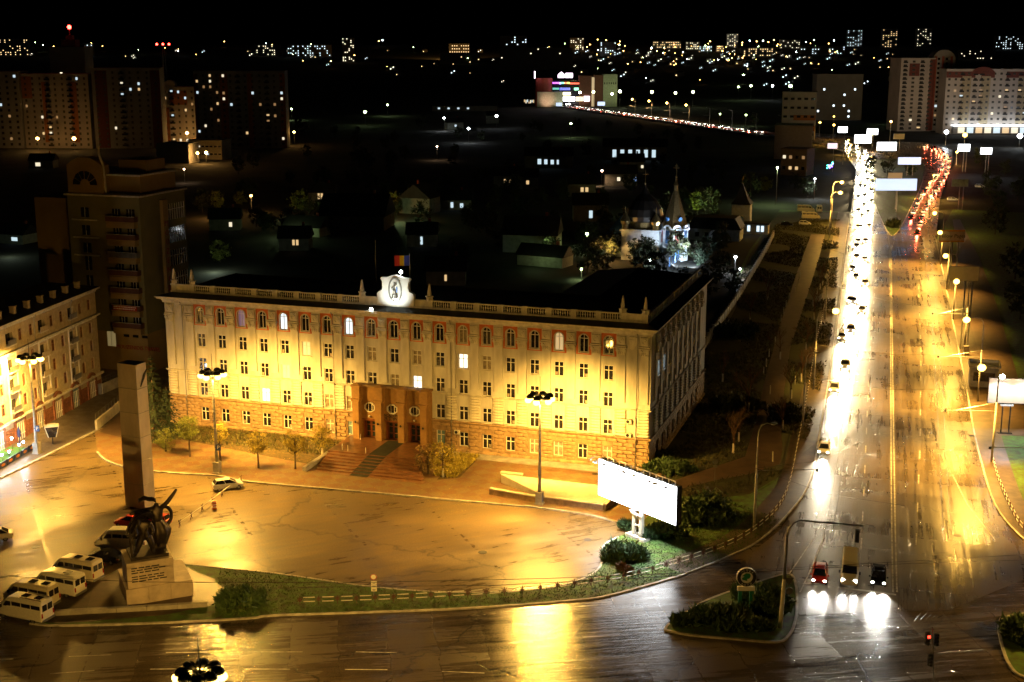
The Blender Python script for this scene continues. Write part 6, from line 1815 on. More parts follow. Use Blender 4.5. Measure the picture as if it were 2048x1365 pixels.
# ------------------------------------------------------------------ far apartment blocks, mall, viaduct, hillside
M_wallA = pmat('pale_render', (.46,.41,.37), .85, var=.12, scale=.1); M_wallB = pmat('grey_panel', (.30,.29,.28), .85, var=.12, scale=.1); M_redp = pmat('red_render', (.30,.075,.05), .85, var=.12); M_orp = pmat('orange_render', (.42,.15,.05), .85, var=.12)
M_pane2 = pmat('brown_pane', (.09,.08,.07), .3, var=.6, scale=.3)
M_pane = pmat('grey_pane', (.10,.095,.09), .25, var=.5, scale=.3); M_ochp = pmat('ochre_panel', (.40,.33,.22), .85)
M_redd = pmat('dark_red_render', (.16,.045,.035), .85)
LITM = [em('pane_warm',(1.0,.66,.30),.8), em('pane_white',(1.0,.88,.62),1.0), em('pane_cool',(.7,.9,1.0),.9), em('pane_dull',(1.0,.55,.22),.3)]
WINM = {}
def winm(w, h, mat):
    k = (w, h, mat.name)
    if k not in WINM: WINM[k] = MB().box(-w/2,-.06,-h/2,w/2,.0,h/2).mesh('window', mat)
    return WINM[k]
def block(label, u0, u1, vb, vt, rz=0.0, depth=16, floors=10, cols=8, mat=None, accent=None, lit=.1, seed=1, single=True, cat='apartment block', balc=(), name='apartment_block', dark=None, group=None, ground=None, ww=1.4, wh=1.5, roofcap=True):
    x, y, zb = ground or (g((u0+u1)/2, vb) + (0.0,))
    w = (u1-u0)/2600.0*(y*CP+(HC-zb)*SP); z1 = zat(vt, y) - zb
    t = thing(name, label, cat, (x,y,zb), rz, group); rnd = random.Random(seed)
    MB().box(-w/2,0,-2,w/2,depth,z1).build('wall', mat or M_wallA, t)
    if roofcap: MB().box(-w/2-.3,-.3,z1,w/2+.3,depth+.3,z1+.5).build('roof_edge', mat or M_wallA, t)
    fh = z1/(floors+.3); far = MB()
    for (c0, c1, f0, f1) in (accent or ()):
        MB().box(-w/2+w*c0,-.03,fh*f0,-w/2+w*c1,-.004,min(fh*f1,z1-.01)).build('coloured_panel', M_redd if seed % 2 == 0 else M_orp, t)
    for r in range(floors):
        for c in range(cols):
            l = rnd.random() < lit
            mt = rnd.choice(LITM) if l else (dark or M_glass)
            px_, pz = -w/2 + w*(c+.5)/cols, fh*(r+.62)
            if c in balc:
                if single:
                    b_ = obj('balcony', BALC, t, (px_,0,pz)); 
                    obj('window', winm(ww*1.2,wh*1.15,mt), t, (px_,-.04,pz+.1))
            elif single: obj('window', winm(ww,wh,mt), t, (px_,-.04,pz))
            else:
                if l: far.add([(px_-ww/2,-.06,pz-wh/2),(px_+ww/2,-.06,pz-wh/2),(px_+ww/2,-.06,pz+wh/2),(px_-ww/2,-.06,pz+wh/2)],[(0,1,2,3)])
    if far.v: far.build('lit_window', em('block_pane_%d' % (seed % 3), ((1,.66,.30),(1,.86,.58),(.75,.92,1))[seed % 3], 2.6), t, kind='stuff')
    return t, w, z1
BALC = MB().box(-1.5,-1.1,-1.0,1.5,-.02,-.86).box(-1.5,-1.1,-.86,1.5,-1.02,.05).box(-1.5,-1.02,-.86,-1.42,-.02,.05).box(1.42,-1.02,-.86,1.5,-.02,.05).mesh('balcony', M_dark)
# right-hand white blocks
t, w, z1 = block('tall white block with red corner stripes right of the boulevard fork', 1793,1862,262,118,rad(4),22,17,4,M_wallA,((.25,.55,13.2,16.2),(.85,1.0,0,17.2)),.16,2,ww=2.0,balc=(0,2),dark=M_pane)
t2 = thing('apartment_block', 'darker round-topped tower with red ribs between the two white blocks', 'apartment block', (t.location.x+20, t.location.y+6, 0), rad(-4))
z2 = zat(100, t.location.y+6)
MB().xprism([(-8,-2),(8,-2),(8,z2-7)] + [(8*math.cos(math.pi*k/10), z2-7+7*math.sin(math.pi*k/10)) for k in range(1,10)] + [(-8,z2-7)],0,16).build('wall', M_wallB, t2)
for xx in (-6.5,-1.5,4.5): MB().box(xx,-.25,0,xx+1.6,-.01,z2-4.5).build('red_rib', M_redp, t2)
rnd = random.Random(4)
for r in range(15):
    for xx in (-3.6,2.0): obj('window', winm(1.6,1.6,rnd.choice(LITM) if rnd.random()<.08 else M_glass), t2, (xx,-.06,4+3.3*r))
t, w, z1 = block('long white balconied block with a red top storey at the right edge', 1886,2075,268,140,rad(-3),18,11,15,M_wallA,((.0,.3,9.9,11.0),(.36,.5,9.9,11.0),(.62,1.0,9.9,11.0)),.13,8,balc=(2,4,5,9,11,12),ww=1.6,dark=M_pane)
for c_ in (2.5,5.5,11.2): MB().box(-w/2+w*c_/15,-.035,4,-w/2+w*(c_+1.4)/15,-.004,z1*.9).build('coloured_panel', M_ochp, t)
MB().xprism([(8*math.cos(math.pi*k/10), 5.0*math.sin(math.pi*k/10)) for k in range(11)],-.4,3).build('arched_gable', M_redd, t, (-8,0,z1-3.0))
sf = MB().box(-w/2+6,-5,0,w/2,-.1,5.5).build('shop_front', M_wallB, t)
MB().box(-w/2+5.5,-6,5.5,w/2,-.1,6.3).build('lit_canopy', em('canopy_strip',(.9,.97,1.0),4), t)
for k in range(9): MB().box(-w/2+9+6*k,-5.08,.8,-w/2+13.5+6*k,-5.02,4.6).build('shop_window', (LITM[1],LITM[2],LITM[0])[k%3], t)
for k, xx in enumerate((-70,-30,10,40)): light('SPOT', t, (xx,-75,10), (15000,20000,19000,15000)[k], ((1,.9,.78),(1,.86,.66),(.95,.92,.9),(.7,.8,1))[k], 1.0, (rad(99),0,rad((-14,-4,0,4)[k])), 66, 1.0)  # added fill spots far in front, no lamp there
block('dim brown block far behind the boulevard lamps', 1630,1722,240,150,0,16,8,9,M_wallB,None,.08,5,single=False)
tb5, w5, z5 = block('small white and orange office block above the beige wall', 1562,1628,280,186,rad(-14),16,5,5,M_wallA,((.35,1.0,1.0,1.6),(.35,1.0,2.2,2.8)),.0,3,cat='office block',name='office_block',ww=2.4)
block('blank beige warehouse wall left of the bright traffic lane', 1548,1620,318,253,rad(-14),22,1,1,pmat('beige_wall',(.42,.34,.26),.85,var=.1),None,0,6,cat='warehouse',name='warehouse',single=False)
hs1, _, _ = block('old house with lit dormers below the beige warehouse', 1560,1612,350,300,rad(-30),12,2,4,pmat('tan_house',(.30,.21,.12),.85),None,.3,7,cat='house',name='house')
# left-hand tower blocks
block('wide block with orange balconies and amber lamps at its foot', 50,188,296,150,rad(-6),18,13,9,M_wallA,((.0,.15,9,13),(.3,.36,1,12),(.72,.82,1,12)),.07,11,ww=1.2,dark=M_pane2,balc=(3,6))
t, w, z1 = block('dark stepped tower with a red beacon behind the orange-balconied block', 112,182,286,96,0,16,17,5,M_wallB,None,.03,13,single=False)
MB().cbox(0,8,z1+2.5,9,9,5).cbox(0,8,z1+6,4,4,3).tube([(0,8,z1+7),(0,8,z1+12)],.3,6).build('stepped_crown', M_redp, t)
RB = MB().ball(0,0,0,1.3,n=8,m=5).mesh('beacon', em('red_beacon',(1.0,.03,.02),30)); obj('beacon', RB, t, (0,8,z1+12.5))
block('bluish dark block with cool lit stairs left of the amber facade', 194,326,296,138,rad(5),16,14,8,M_wallB,((.05,.22,0,14),(.86,1.0,0,14)),.09,14,dark=M_pane2,balc=(3,),ww=1.2)
t, w, z1 = block('amber-lit narrow block with an arched top', 328,396,288,176,rad(-4),16,9,5,M_wallA,((.25,.75,6.5,8.8),(.05,.2,0,6)),.18,15,dark=M_pane2,ww=1.2,balc=(1,))
MB().xprism([(-3.5,0),(3.5,0),(3.5,2),(2,3.6),(0,4.2),(-2,3.6),(-3.5,2)],0,4).build('arched_top', M_wallA, t, (-w*.25,0,z1+.5))
block('tall dark block with scattered lit panes right of the amber facade', 394,446,292,144,0,16,13,4,M_wallB,((.0,.15,0,13),),.22,16,dark=M_pane2,ww=1.2)
block('tall dark red-edged block with bright lower rooms', 446,574,296,144,rad(3),16,13,9,M_wallB,((.0,.12,0,13),(.42,.5,0,13),(.92,1.0,0,13)),.09,19,dark=M_pane2,ww=1.3,balc=(2,6))
block('unlit block cut by the left edge of the skyline', -30,48,296,145,0,16,13,5,M_wallB,None,.078,17,dark=M_dark)
gw, w, z1 = block('brightly amber-lit garage wall with small windows below the blocks', 376,446,318,283,rad(-9),14,2,8,pmat('yellow_wall',(.52,.44,.28),.85,var=.1),None,.12,12,cat='garage',name='garage',ww=1.6,wh=.8)
block('long dark shed in front of the amber garage', 312,380,326,290,rad(-9),14,1,3,M_wallB,None,0,10,cat='shed',name='shed',single=False)
# antenna mast with three red beacons
x, y = g(335,250); t = thing('antenna_mast', 'lattice mast carrying three red beacons on the left skyline', 'mast', (x,y,0)); zz = zat(90,y)
m_ = MB()
for a in range(3):
    c_, s_ = math.cos(2.094*a), math.sin(2.094*a); m_.tube([(3*c_,3*s_,0),(.8*c_,.8*s_,zz)],.2,4)
for k in range(10): z = zz*k/10; r_ = 3-2.2*k/10; m_.tube([(r_*math.cos(2.094*a),r_*math.sin(2.094*a),z) for a in (0,1,2,3)],.1,4)
m_.build('lattice', M_metal, t); MB().cbox(0,0,zz-.6,11,1,.6).build('cross_bar', M_metal, t)
RB2 = MB().ball(0,0,0,.85,n=8,m=5).mesh('beacon', MATS['red_beacon'])
for xx in (-4.6,0,4.6): obj('beacon', RB2, t, (xx,0,zz+.4))
# single far lamps
LPROTO = {}
def far_lamp(u, v, vb, col, bulb, label, r=.5, e=0, group=None, arm=0.0, spot=True):
    x, y = g(u, vb); z = zat(v, y)
    z = max(z, 3.0)
    xx = xat(u, v, y)
    t = thing('street_lamp', label, 'street lamp', (xx - arm, y, 0), 0, group)
    MB().tube([(0,0,0),(0,0,z-.2)], .13, 5, .09).build('pole', M_metal, t)
    if arm: MB().tube([(0,0,z-.5),(arm*.5,0,z),(arm,0,z)], .07, 5).build('arm', M_metal, t)
    MB().cbox(arm,0,z+.2,.9,.5,.25).build('lamp_head', M_metal, t)
    MB().ball(arm,0,z-.15,r,r,r*.85,8,6).build('bulb', bulb, t)
    if e and bulb is M_bulbo: light('POINT', t, (arm,-.9,z-.4), e*.14, col, .5)
    elif e: light('SPOT', t, (arm,0,z-.7), e, col, .4, (0,0,0), 165, 1.0)
FL_ = [  # u, v, base v, kind, label, radius, energy
 (730,224,250,'g','yellow-green floodlamp, brightest in the dark valley',1.0,26000),(775,210,232,'g','greenish lamp above the yellow-green one',.75,12000),(888,236,262,'w','small white-green yard lamp left of the bright pair',.6,9000),
 (937,257,285,'w','bright white yard lamp among the low sheds',.8,16000),(993,232,256,'w','bright yard lamp by the white shed wall',.9,16000),(583,218,240,'g','green lamp beside the dark red-edged block',.6,8000),
 (588,264,290,'o','lone orange lamp right of the tower blocks',.7,16000),(874,293,320,'o2','small warm lamp in the middle of the valley',.45,2500),(368,338,365,'o2','small warm lamp below the garage',.4,1800),(502,391,425,'o','orange lamp among brown trees left of the valley houses',.42,7000),
 (1204,341,372,'o2','warm lamp above the church domes',.45,3500),(1142,247,275,'g','greenish lamp below the viaduct',.65,9000),(1440,228,250,'g','small green-white lamp right of the viaduct lamps',.5,4000),(1492,230,252,'g','second green-white lamp right of the viaduct lamps',.6,6000),
 (1160,185,218,'y','left mall parking lamp before the brown wall',1.3,30000),(1187,184,218,'y','second mall parking lamp before the brown wall',1.2,30000),(1224,188,216,'y','mall lamp on the pale hall wall',1.2,36000),(1240,183,216,'y','mall lamp at the right end of the hall',1.5,30000),
 (1304,184,214,'y','parking lamp right of the mall, first of three',1.4,20000),(1351,186,214,'y','parking lamp right of the mall, second of three',1.2,20000),(1386,184,214,'y','parking lamp right of the mall, third of three',1.3,20000),
 (1477,174,200,'g','green-white lamp at the left end of the lit roof',.9,15000),(1502,172,200,'g','green-white lamp on the lit roof, second from left',1.1,15000),(1545,172,200,'w','white lamp on the lit roof, third from left',1.2,15000),(1581,172,290,'g','tall green lamp behind the office block',1.0,12000),(1487,150,175,'g','bright lone lamp above the lit roof',1.1,12000),
 (1555,335,410,'g','green lamp on a tall pole beside the leafy tree',.42,14000),(1630,357,398,'w','white-topped pole by the lay-by lawn',.3,6000),(1174,467,500,'g','greenish lamp left of the church',.42,5000),(1163,540,560,'g','small lamp low among bushes left of the church',.28,1500),(1471,513,545,'w','cold white lamp in the church yard',.42,4000),(1480,545,560,'w','smaller cold lamp below the church yard lamp',.25,900),
 (1640,245,290,'s','orange lamp at the far left bend of the boulevard',.75,26000),(1668,250,290,'s','second orange lamp at the far bend',.75,26000),(1668,233,280,'s','upper orange lamp at the far bend',.6,16000),(1745,266,300,'o','flaring orange lamp beside the white billboards',1.0,30000),(1782,243,300,'o','small warm lamp on a curved pole right of the white billboards',.6,12000),(1788,212,250,'g','green lamp left of the tall white block',.8,9000),(1697,280,310,'s','amber lamp over the bright traffic lane, upper',.55,14000),(1702,290,318,'s','amber lamp over the bright traffic lane, lower',.6,14000),
 (1893,264,290,'w','cool white glare lamp at the foot of the tall block',1.3,24000),(1930,270,296,'s','amber lamp cluster before the shop canopy',1.5,26000),(1862,391,470,'s','lamp over the red tail-light stream, lower',.45,26000),(1868,350,400,'s','lamp over the red tail-light stream, upper',.5,26000),(1860,365,420,'s','lamp over the red tail-light stream, middle',.5,26000),(1914,304,330,'s','amber lamp left of the white shop signs',.7,12000),(2040,272,296,'w','white glare lamp at the right end of the canopy',1.6,26000),
 (75,277,300,'o','amber lamp at the left foot of the orange-balconied block',.95,26000),(125,266,292,'o','small amber lamp in the middle of the orange-balconied block',.6,8000),(148,277,302,'o','bright amber lamp at the entrance of the orange-balconied block',1.1,26000),(171,268,294,'o','amber lamp at the right foot of the orange-balconied block',.9,26000),
 (374,266,290,'o','amber lamp at the foot of the arched narrow block',.9,26000),(390,262,286,'o','left of two close amber lamps above the garage',.9,16000),(397,259,284,'o','right of two close amber lamps above the garage',.9,16000),(395,306,326,'o','left amber lamp on the garage wall',.75,24000),(412,305,326,'o','right amber lamp on the garage wall',.85,24000),
 (862,393,415,'w','cold white lamp beside a dark gable in the valley',.42,1500),(1300,520,545,'w','dim white lamp among the church bushes',.2,700)]
KIND = {'g':(GREENW,M_bulbg),'w':(COOL,M_bulbc),'o':((1,.5,.12),M_bulbo),'o2':((1,.62,.35),em('warm_bulb',(1,.68,.42),30)),'y':((.85,1.0,.45),em('lime_bulb',(.9,1.0,.5),40)),'s':(SODIUM,M_bulb)}
for (u,v,vb,k,lab,r,e) in FL_: far_lamp(u,v,vb,KIND[k][0],KIND[k][1],lab,r,e)
# the white blocks are brightened by added spots with no lamp; big far billboards
for (u0,v0,u1,v1,vb,lab,po,mt) in ((1676,254,1695,266,330,'small white lit billboard on a tall post left of the bright lane',1,M_glowposter),(1709,270,1743,287,318,'largest blown-out white billboard over the bright lane',1,M_glowposter),(1734,258,1756,270,300,'white billboard overlapping the largest one',1,M_glowposter),
   (1754,285,1793,302,335,'wide white billboard on the median lawn',2,M_glowposter),(1787,268,1809,279,305,'dull pale billboard right of the white ones',1,M_cream),(1796,315,1842,330,352,'pale blue lit billboard on two legs on the median',2,M_lightbox2),(1751,358,1834,382,425,'long pale blue lit billboard over the fork lawn',1,M_lightbox2),
   (1776,346,1805,358,420,'small orange-streaked sign on top of the long blue billboard',1,LITM[3]),(1916,289,1940,303,345,'white lit billboard before the shop canopy',2,M_glowposter),(1961,296,1984,309,350,'white lit billboard with a red foot at the right',2,M_glowposter),(1904,359,1937,374,420,'dim billboard with a grey picture on the right verge',2,pmat('dim_poster',(.22,.24,.18),.6,var=.3,scale=.6)),(1655,287,1675,298,345,'pink-white poster board by the left bend',1,em('pink_poster',(1.0,.8,.85),1.3)),(1112,206,1124,213,222,'small lit board in front of the mall',1,M_lightbox2),(1195,204,1210,212,228,'white lit board beside the viaduct',2,M_lightbox2)):
    board(u0,v0,u1,v1,vb,'billboard',lab,mt,po)
x, y = g(1660,345); t = thing('light_figure', 'small tree-shaped figure of blue and green lights by the old house', 'light decoration', (x,y,0))
m_ = MB().tube([(0,0,0),(0,0,2)],.1,5).build('post', M_dark, t)
for k in range(12): MB().ball(R.uniform(-1.6,1.6),R.uniform(-.5,.5),2+R.uniform(0,4.2),.35,n=6,m=4).build('light', em('led_%d' % (k%3),((.05,.15,1),(.05,.9,.5),(.3,.1,1))[k%3],12), t)
# mall
x, y = g(1150,214); ML = thing('shopping_mall', 'shopping mall with a red drum, bright signs and a pale floodlit hall', 'shopping mall', (x,y,0))
s_ = (y*CP+HC*SP)/2600.0
def mx_(u): return (u-1150)*s_
def mz(v): return zat(v, y)
M_rd = pmat('mall_red', (.42,.07,.04), .6); M_hall = pmat('mall_pale', (.42,.46,.30), .8); M_brn = pmat('mall_brown', (.20,.07,.035), .7)
MB().lathe([(mx_(1105)-mx_(1088),0),(mx_(1105)-mx_(1088),mz(157))],mx_(1088),8,20).build('red_drum', M_rd, ML)
MB().box(mx_(1074),-9,0,mx_(1125),-8.5+8,mz(184)).build('low_wall', M_hall, ML)
MB().box(mx_(1105),4,0,mx_(1160),24,mz(162)).build('glass_front', M_glass, ML)
MB().box(mx_(1158),2,0,mx_(1183),24,mz(152)).box(mx_(1189),2,0,mx_(1206),24,mz(151)).build('brown_wall', M_brn, ML)
MB().box(mx_(1183),6,0,mx_(1189),24,mz(156)).build('stair_slot', M_litdim, ML)
hall = MB().box(mx_(1206),0,0,mx_(1234),24,mz(149)).build('pale_hall', M_hall, ML)
for k in range(6): MB().box(mx_(1208+4.4*k),-.1,mz(169),mx_(1209.6+4.4*k),-.02,mz(165)).build('window', M_glass, hall)
P_ = em('sign_pink',(1.0,.75,1.0),9)
MB().xprism([(mx_(1116),mz(156)),(mx_(1129),mz(156)),(mx_(1129),mz(150)),(mx_(1122.5),mz(144.5)),(mx_(1116),mz(150))],3,4).build('house_sign', P_, ML)
MB().box(mx_(1131),3,mz(156),mx_(1145),4,mz(147)).build('letter_sign', P_, ML)
MB().box(mx_(1068.5),-2,mz(157),mx_(1070),-1,mz(143)).build('pylon_sign', P_, ML)
for (ua,ub,va,vb_,c,st_) in ((1105,1118,168,165,(.7,.1,1),3),(1118,1122,169,165,(.4,.3,1),3),(1122,1128,168,165,(.1,1,.4),4),(1128,1134,168,165,(1,.1,.05),4),(1134,1139,168,165,(.9,1,.1),4),(1139,1158,169,166,(1,.1,.05),2),(1105,1118,180,176,(.1,.5,.4),1.2),(1119,1140,181,176,(.12,.15,.9),1.2),(1148,1157,181,176,(.3,1,.6),2),(1119,1141,191,185,(1,.9,.55),4),(1126,1150,203,194,(.9,.9,1.0),4),(1152,1166,203,194,(1,.8,.5),1.5),(1168,1179,203,193,(.95,.9,1),5)):
    MB().box(mx_(ua),1.0,mz(va),mx_(ub),1.8,mz(vb_)).build('shop_sign', em('sign_%d_%d' % (ua,va), c, st_), ML)
for k in range(7): MB().box(mx_(1048+3*k),-3,mz(206+R.uniform(-2,2)),mx_(1050+3*k),-2,mz(202+R.uniform(-3,2))).build('shop_sign', LITM[k%3], ML)
light('SPOT', ML, (mx_(1094),-20,4), 7000, (1,.5,.4), 1.0, (rad(105),0,0), 90, .8)
# viaduct with lamps and traffic
va, vb_ = Vector(g(1118,212)), Vector(g(1540,272))
ang_v = math.atan2(vb_.y-va.y, vb_.x-va.x); Lv = (vb_-va).length
VI = thing('viaduct', 'long concrete viaduct crossing the dark valley below the mall', 'bridge', (va.x,va.y,0), ang_v)
MB().box(0,-9,-.6,Lv,9,.4).build('deck', wet_asphalt('viaduct_asphalt',(.04,.04,.04),.2,.4,False), VI)
MB().box(0,-9.4,.41,Lv,-9.1,1.3).build('parapet', M_conc, VI); MB().box(0,9.1,.41,Lv,9.4,1.3).build('parapet', M_conc, VI)
VL = MB().tube([(0,0,.4),(0,0,13)],.16,5,.1).tube([(0,0,13),(-2.4,0,13.6)],.08,5).tube([(0,0,7.5),(-5.0,0,7.6)],.06,4).mesh('pole', M_conc)
for k in range(8):
    x_ = Lv*(.40 + .085*k); c_, s2 = math.cos(ang_v), math.sin(ang_v)
    t = thing('street_lamp', 'viaduct lamp post number %s from the mall end' % ('one','two','three','four','five','six','seven','eight')[k], 'street lamp', (va.x+c_*x_-s2*10, va.y+s2*x_+c_*10, 0), 0, 'lamp posts along the viaduct')
    obj('pole', VL, t)
    MB().ball(-2.6,0,13.5,.75 if k < 4 else .3,n=8,m=5).build('bulb', M_bulbo if k < 4 else M_ac, t)
    if k < 4: light('SPOT', t, (-2.6,0,12.5), 24000, (1,.6,.25), .4, (0,0,0), 165, 1)
vc = [car('tiny car with headlights crossing the viaduct', (0,0,0), 0, P_silver, 'sedan', True, True, 'cars crossing the viaduct', 'car', True)]
kk = 0
for ln, s_d in ((-5.2,1),(-2.4,1),(2.6,-1),(5.4,-1)):
    for j in range(26):
        x_ = Lv*(.1 + .86*(j+R.random()*.6)/26); px_ = va.x+c_*x_-s2*ln; py_ = va.y+s2*x_+c_*ln; az = ang_v + (0 if s_d < 0 else math.pi)
        if kk == 0: vc[0].location = (px_,py_,.41); vc[0].rotation_euler = (0,0,az)
        else: dup(vc[0], (px_,py_,.41), az)
        if j % 4 == 0: light('SPOT', None, (px_+3*math.cos(az),py_+3*math.sin(az),1.2), 6000 if s_d > 0 else 2500, (1,.92,.8) if s_d > 0 else (1,.12,.05), .6, (rad(78),0,az-math.pi/2), 130, .9)
        kk += 1
# valley houses
M_hw = pmat('house_wall', (.26,.25,.21), .85, var=.2); M_hw2 = pmat('house_plaster', (.40,.42,.33), .85, var=.2)
def house(label, u, v, w, d, h, rz, wins=(), mat=None, light_=None, group=None):
    x, y = g(u, v)
    t = thing('house', label, 'house', (x,y,-.3), rz, group)
    MB().box(-w/2,-d/2,0,w/2,d/2,h).build('wall', mat or M_hw, t)
    m_ = MB(); m_.add([(-w/2-.5,-d/2-.5,h),(w/2+.5,-d/2-.5,h),(w/2+.5,d/2+.5,h),(-w/2-.5,d/2+.5,h),(-w/2-.5,0,h+d*.42),(w/2+.5,0,h+d*.42)],[(0,3,2,1),(0,1,5,4),(2,3,4,5),(1,2,5),(3,0,4)])
    r_ = m_.build('roof', M_roof, t); MB().cbox(w*.25,d*.15,h+d*.42,.7,.7,1.8).build('chimney', M_redp, r_)
    for (xx, z, ww, hh, mt) in wins: MB().box(xx-ww/2,-d/2-.06,z,xx+ww/2,-d/2-.01,z+hh).build('window', mt, t)
    if light_: light('POINT', t, (light_[0], -d/2-light_[1], light_[2]), light_[3], light_[4], .2)  # added light near the wall, no lamp modelled
W_, C_, D_ = LITM[1], LITM[2], LITM[0]
house('dark house with three warm tall windows in the valley',645,405,10,8,4.5,0,((-.8,2,.8,2.2,D_),(.4,2,.8,2.2,D_),(1.6,2,.8,2.2,D_)))
house('green-lit low house with a bright gable in the valley',615,470,13,8,3.2,rad(-20),((1,1,1.2,1.4,M_glass),),M_hw2,(-2,4,3,900,GREENW))
house('house with one pair of pinkish windows in the valley',592,498,9,8,4,0,((0,2,.7,1.6,D_),(1.1,2,.7,1.6,D_)))
house('big dark gabled roof before the orange-lit trees',715,455,22,16,5,rad(-8))
house('house with a small cool window left of the valley',452,458,10,8,4,rad(6),((2,1.5,1,1.5,W_),))
house('house with two cool windows beside the dark gable',905,418,14,8,4,0,((0,1.2,1,2,C_),(3.6,1.2,1.2,1.6,C_)))
house('dark steep gable house lit green behind',840,425,10,12,6,rad(70))
house('long house with four cool bright windows up the valley',1098,334,24,10,6,rad(-4),((-4.6,2,1.8,2.6,C_),(-1.4,2,1.6,2.4,C_),(1.8,2,1.6,2.2,C_),(4.6,2,1.0,2.2,C_)))
house('long hall with six tall cyan windows above the church',1270,318,34,10,7,rad(-6),tuple((-11+4.2*k,1.5,2.0,4.0,C_) for k in range(6)))
house('house with two round-topped warm windows in the dark middle',1015,372,12,9,5,0,((-1.0,2,1,1.6,D_),(1.2,2,.8,1.4,D_)))
house('house with one warm window right of the round-topped pair',1055,375,9,8,5,0,((0,2,1.2,1.6,D_),))
house('house with two warm windows left of the church domes',1163,390,11,9,5,0,((0,2,1.2,1.8,D_),(1.9,2,1.2,1.8,D_)))
house('house with a single bright upright window left of the church',1180,440,12,9,6,0,((0,1.5,1.2,2.6,C_),))
house('pale house with a long dark slate roof behind the academy',1065,500,16,12,5.5,rad(-10),((3,1,1.2,1.6,M_glass),),M_hw2,(6,6,5,260,GREENW))
house('low shed with pale boarded front behind the academy',1090,530,14,7,3.2,rad(-28),(),M_hw2,(2,5,4,200,GREENW))
house('house with two small windows above the church spire',1240,368,14,9,5,0,((-1,2,1.4,1.6,W_),(6,2,1.4,1.6,em('pane_blue',(.3,.5,1.0),1.2))))
house('house with two yellow windows under the cyan hall',1262,342,12,9,5,0,((0,2,1,1.2,W_),(5,2,1.2,1.4,W_)))
house('small house with a lit porch at the left edge of the valley',38,485,9,7,3.2,rad(-20),((1.4,1.3,2.2,1.1,C_),),M_hw2)
house('white shed wall glowing beside the bright yard lamp',985,246,10,8,6,0,(),M_hw2)
house('white little house between the two yard lamps',908,258,12,8,5,rad(20),((0,2,1.5,1.5,C_),),M_hw2)
house('house with a tall cool doorway light behind the flag',845,490,9,8,4,0,((0,1,.7,2.4,C_),))
house('house with a warm slit window just behind the emblem',893,566,10,8,4,0,((0,1.5,.6,1.6,D_),))
house('lit shed by the left kerb of the back street',88,335,12,8,4,0,((-1.5,1.2,2.4,1.8,W_),(3,1.2,2,1.4,M_curt)))
house('long low roof with a row of cool lamps in the far valley',930,222,60,10,5,0,tuple((-24+9*k,2,2,1.5,C_) for k in range(4)))
light('POINT', None, g(735,440)+(4.5,), 2600, (1,.42,.08), .3); light('POINT', None, g(788,446)+(4.5,), 2400, GREENW, .3); light('POINT', None, g(824,424)+(4.5,), 2400, GREENW, .3); light('POINT', None, g(600,441)+(4.0,), 900, GREENW, .3); light('POINT', None, g(420,436)+(4.0,), 1500, (1,.45,.1), .3)  # loose lights with no lamp, added to brighten the valley trees
light('POINT', None, g(430,545)+(2.5,), 900, (.8,1,.7), .3); light('POINT', None, g(1385,436)+(5.5,), 6000, GREENW, .3); light('POINT', None, g(20,515)+(3.0,), 500, (.8,1,.7), .3)  # more added valley lights with no lamp
# shared dark trees
PT = [proto_tree(M_dkl,9,3.4,61), proto_tree(M_dkl,11,4.2,62,1.35), proto_tree(M_spr,8,3.0,63,1.5), proto_tree(M_ygr,8.5,3.6,64,1.1)]
spots = []
rnd = random.Random(21)
TL = [(735,425,3,'tree glowing orange behind the big dark gable'),(785,428,3,'tree glowing green beside the big dark gable'),(822,408,3,'tree glowing green behind the steep gable'),(600,425,3,'dim green tree left of the valley houses'),(435,420,3,'brown tree under the orange lamp'),(480,412,3,'brown tree left of the orange lamp'),(1395,425,3,'green-lit tree right of the church spire'),(1420,430,1,'dark green tree behind the parish house'),(1530,385,3,'leafy tree caught by the tall green lamp'),(1500,400,1,'dark tree left of the leafy tree by the green lamp'),(1175,545,1,'dark tree left of the church'),(1205,565,1,'dark tree nearest the academy roof at the church'),(1290,545,1,'dark tree in front of the church nave'),(1310,560,2,'dark tree below the church nave'),(1372,592,0,'dark tree by the porch wing'),(1420,590,1,'dark tree behind the park wall'),(1440,560,0,'dark tree farther along the park wall'),(1465,585,2,'dark tree over the park wall end'),(440,525,3,'pale-lit hedge tree beside the office tower'),(1990,470,1,'dark tree at the right edge beyond the path'),(2030,560,1,'dark tree at the right edge beside the path'),(2040,640,0,'dark bushy tree at the right edge of the lawn'),(2000,420,2,'dark tree among parked cars on the right'),(1960,330,1,'dark tree below the shop signs'),(2010,350,1,'dark tree right of the shop signs'),(2035,400,0,'dark tree below the right end of the canopy'),(1980,395,1,'dark tree behind the dim billboard'),(1775,352,1,'dark tree behind the long blue billboard'),(1740,340,0,'dark tree left of the long blue billboard'),(1820,350,2,'dark tree right of the long blue billboard'),(1590,380,1,'dark tree by the old house'),(1615,395,0,'dark tree before the old house'),(1510,250,1,'dark tree at the right end of the viaduct'),(40,290,3,'green-lit tree at the left edge')]
used = set()
def put(i, loc, lab, grp=None, sc=1.0):
    if i not in used:
        used.add(i); PT[i].location = loc; PT[i]['label'] = lab; PT[i].scale = (sc,)*3; PT[i].rotation_euler = (0,0,rnd.uniform(0,6))
        if grp: PT[i]['group'] = grp
    else:
        c = dup(PT[i], loc, rnd.uniform(0,6), lab, grp, sc)
        if not grp and 'group' in c: del c['group']
for (u,v,i,lab) in TL: put(i, g(u,v)+(-.3,), lab, None, rnd.uniform(.75,1.1))
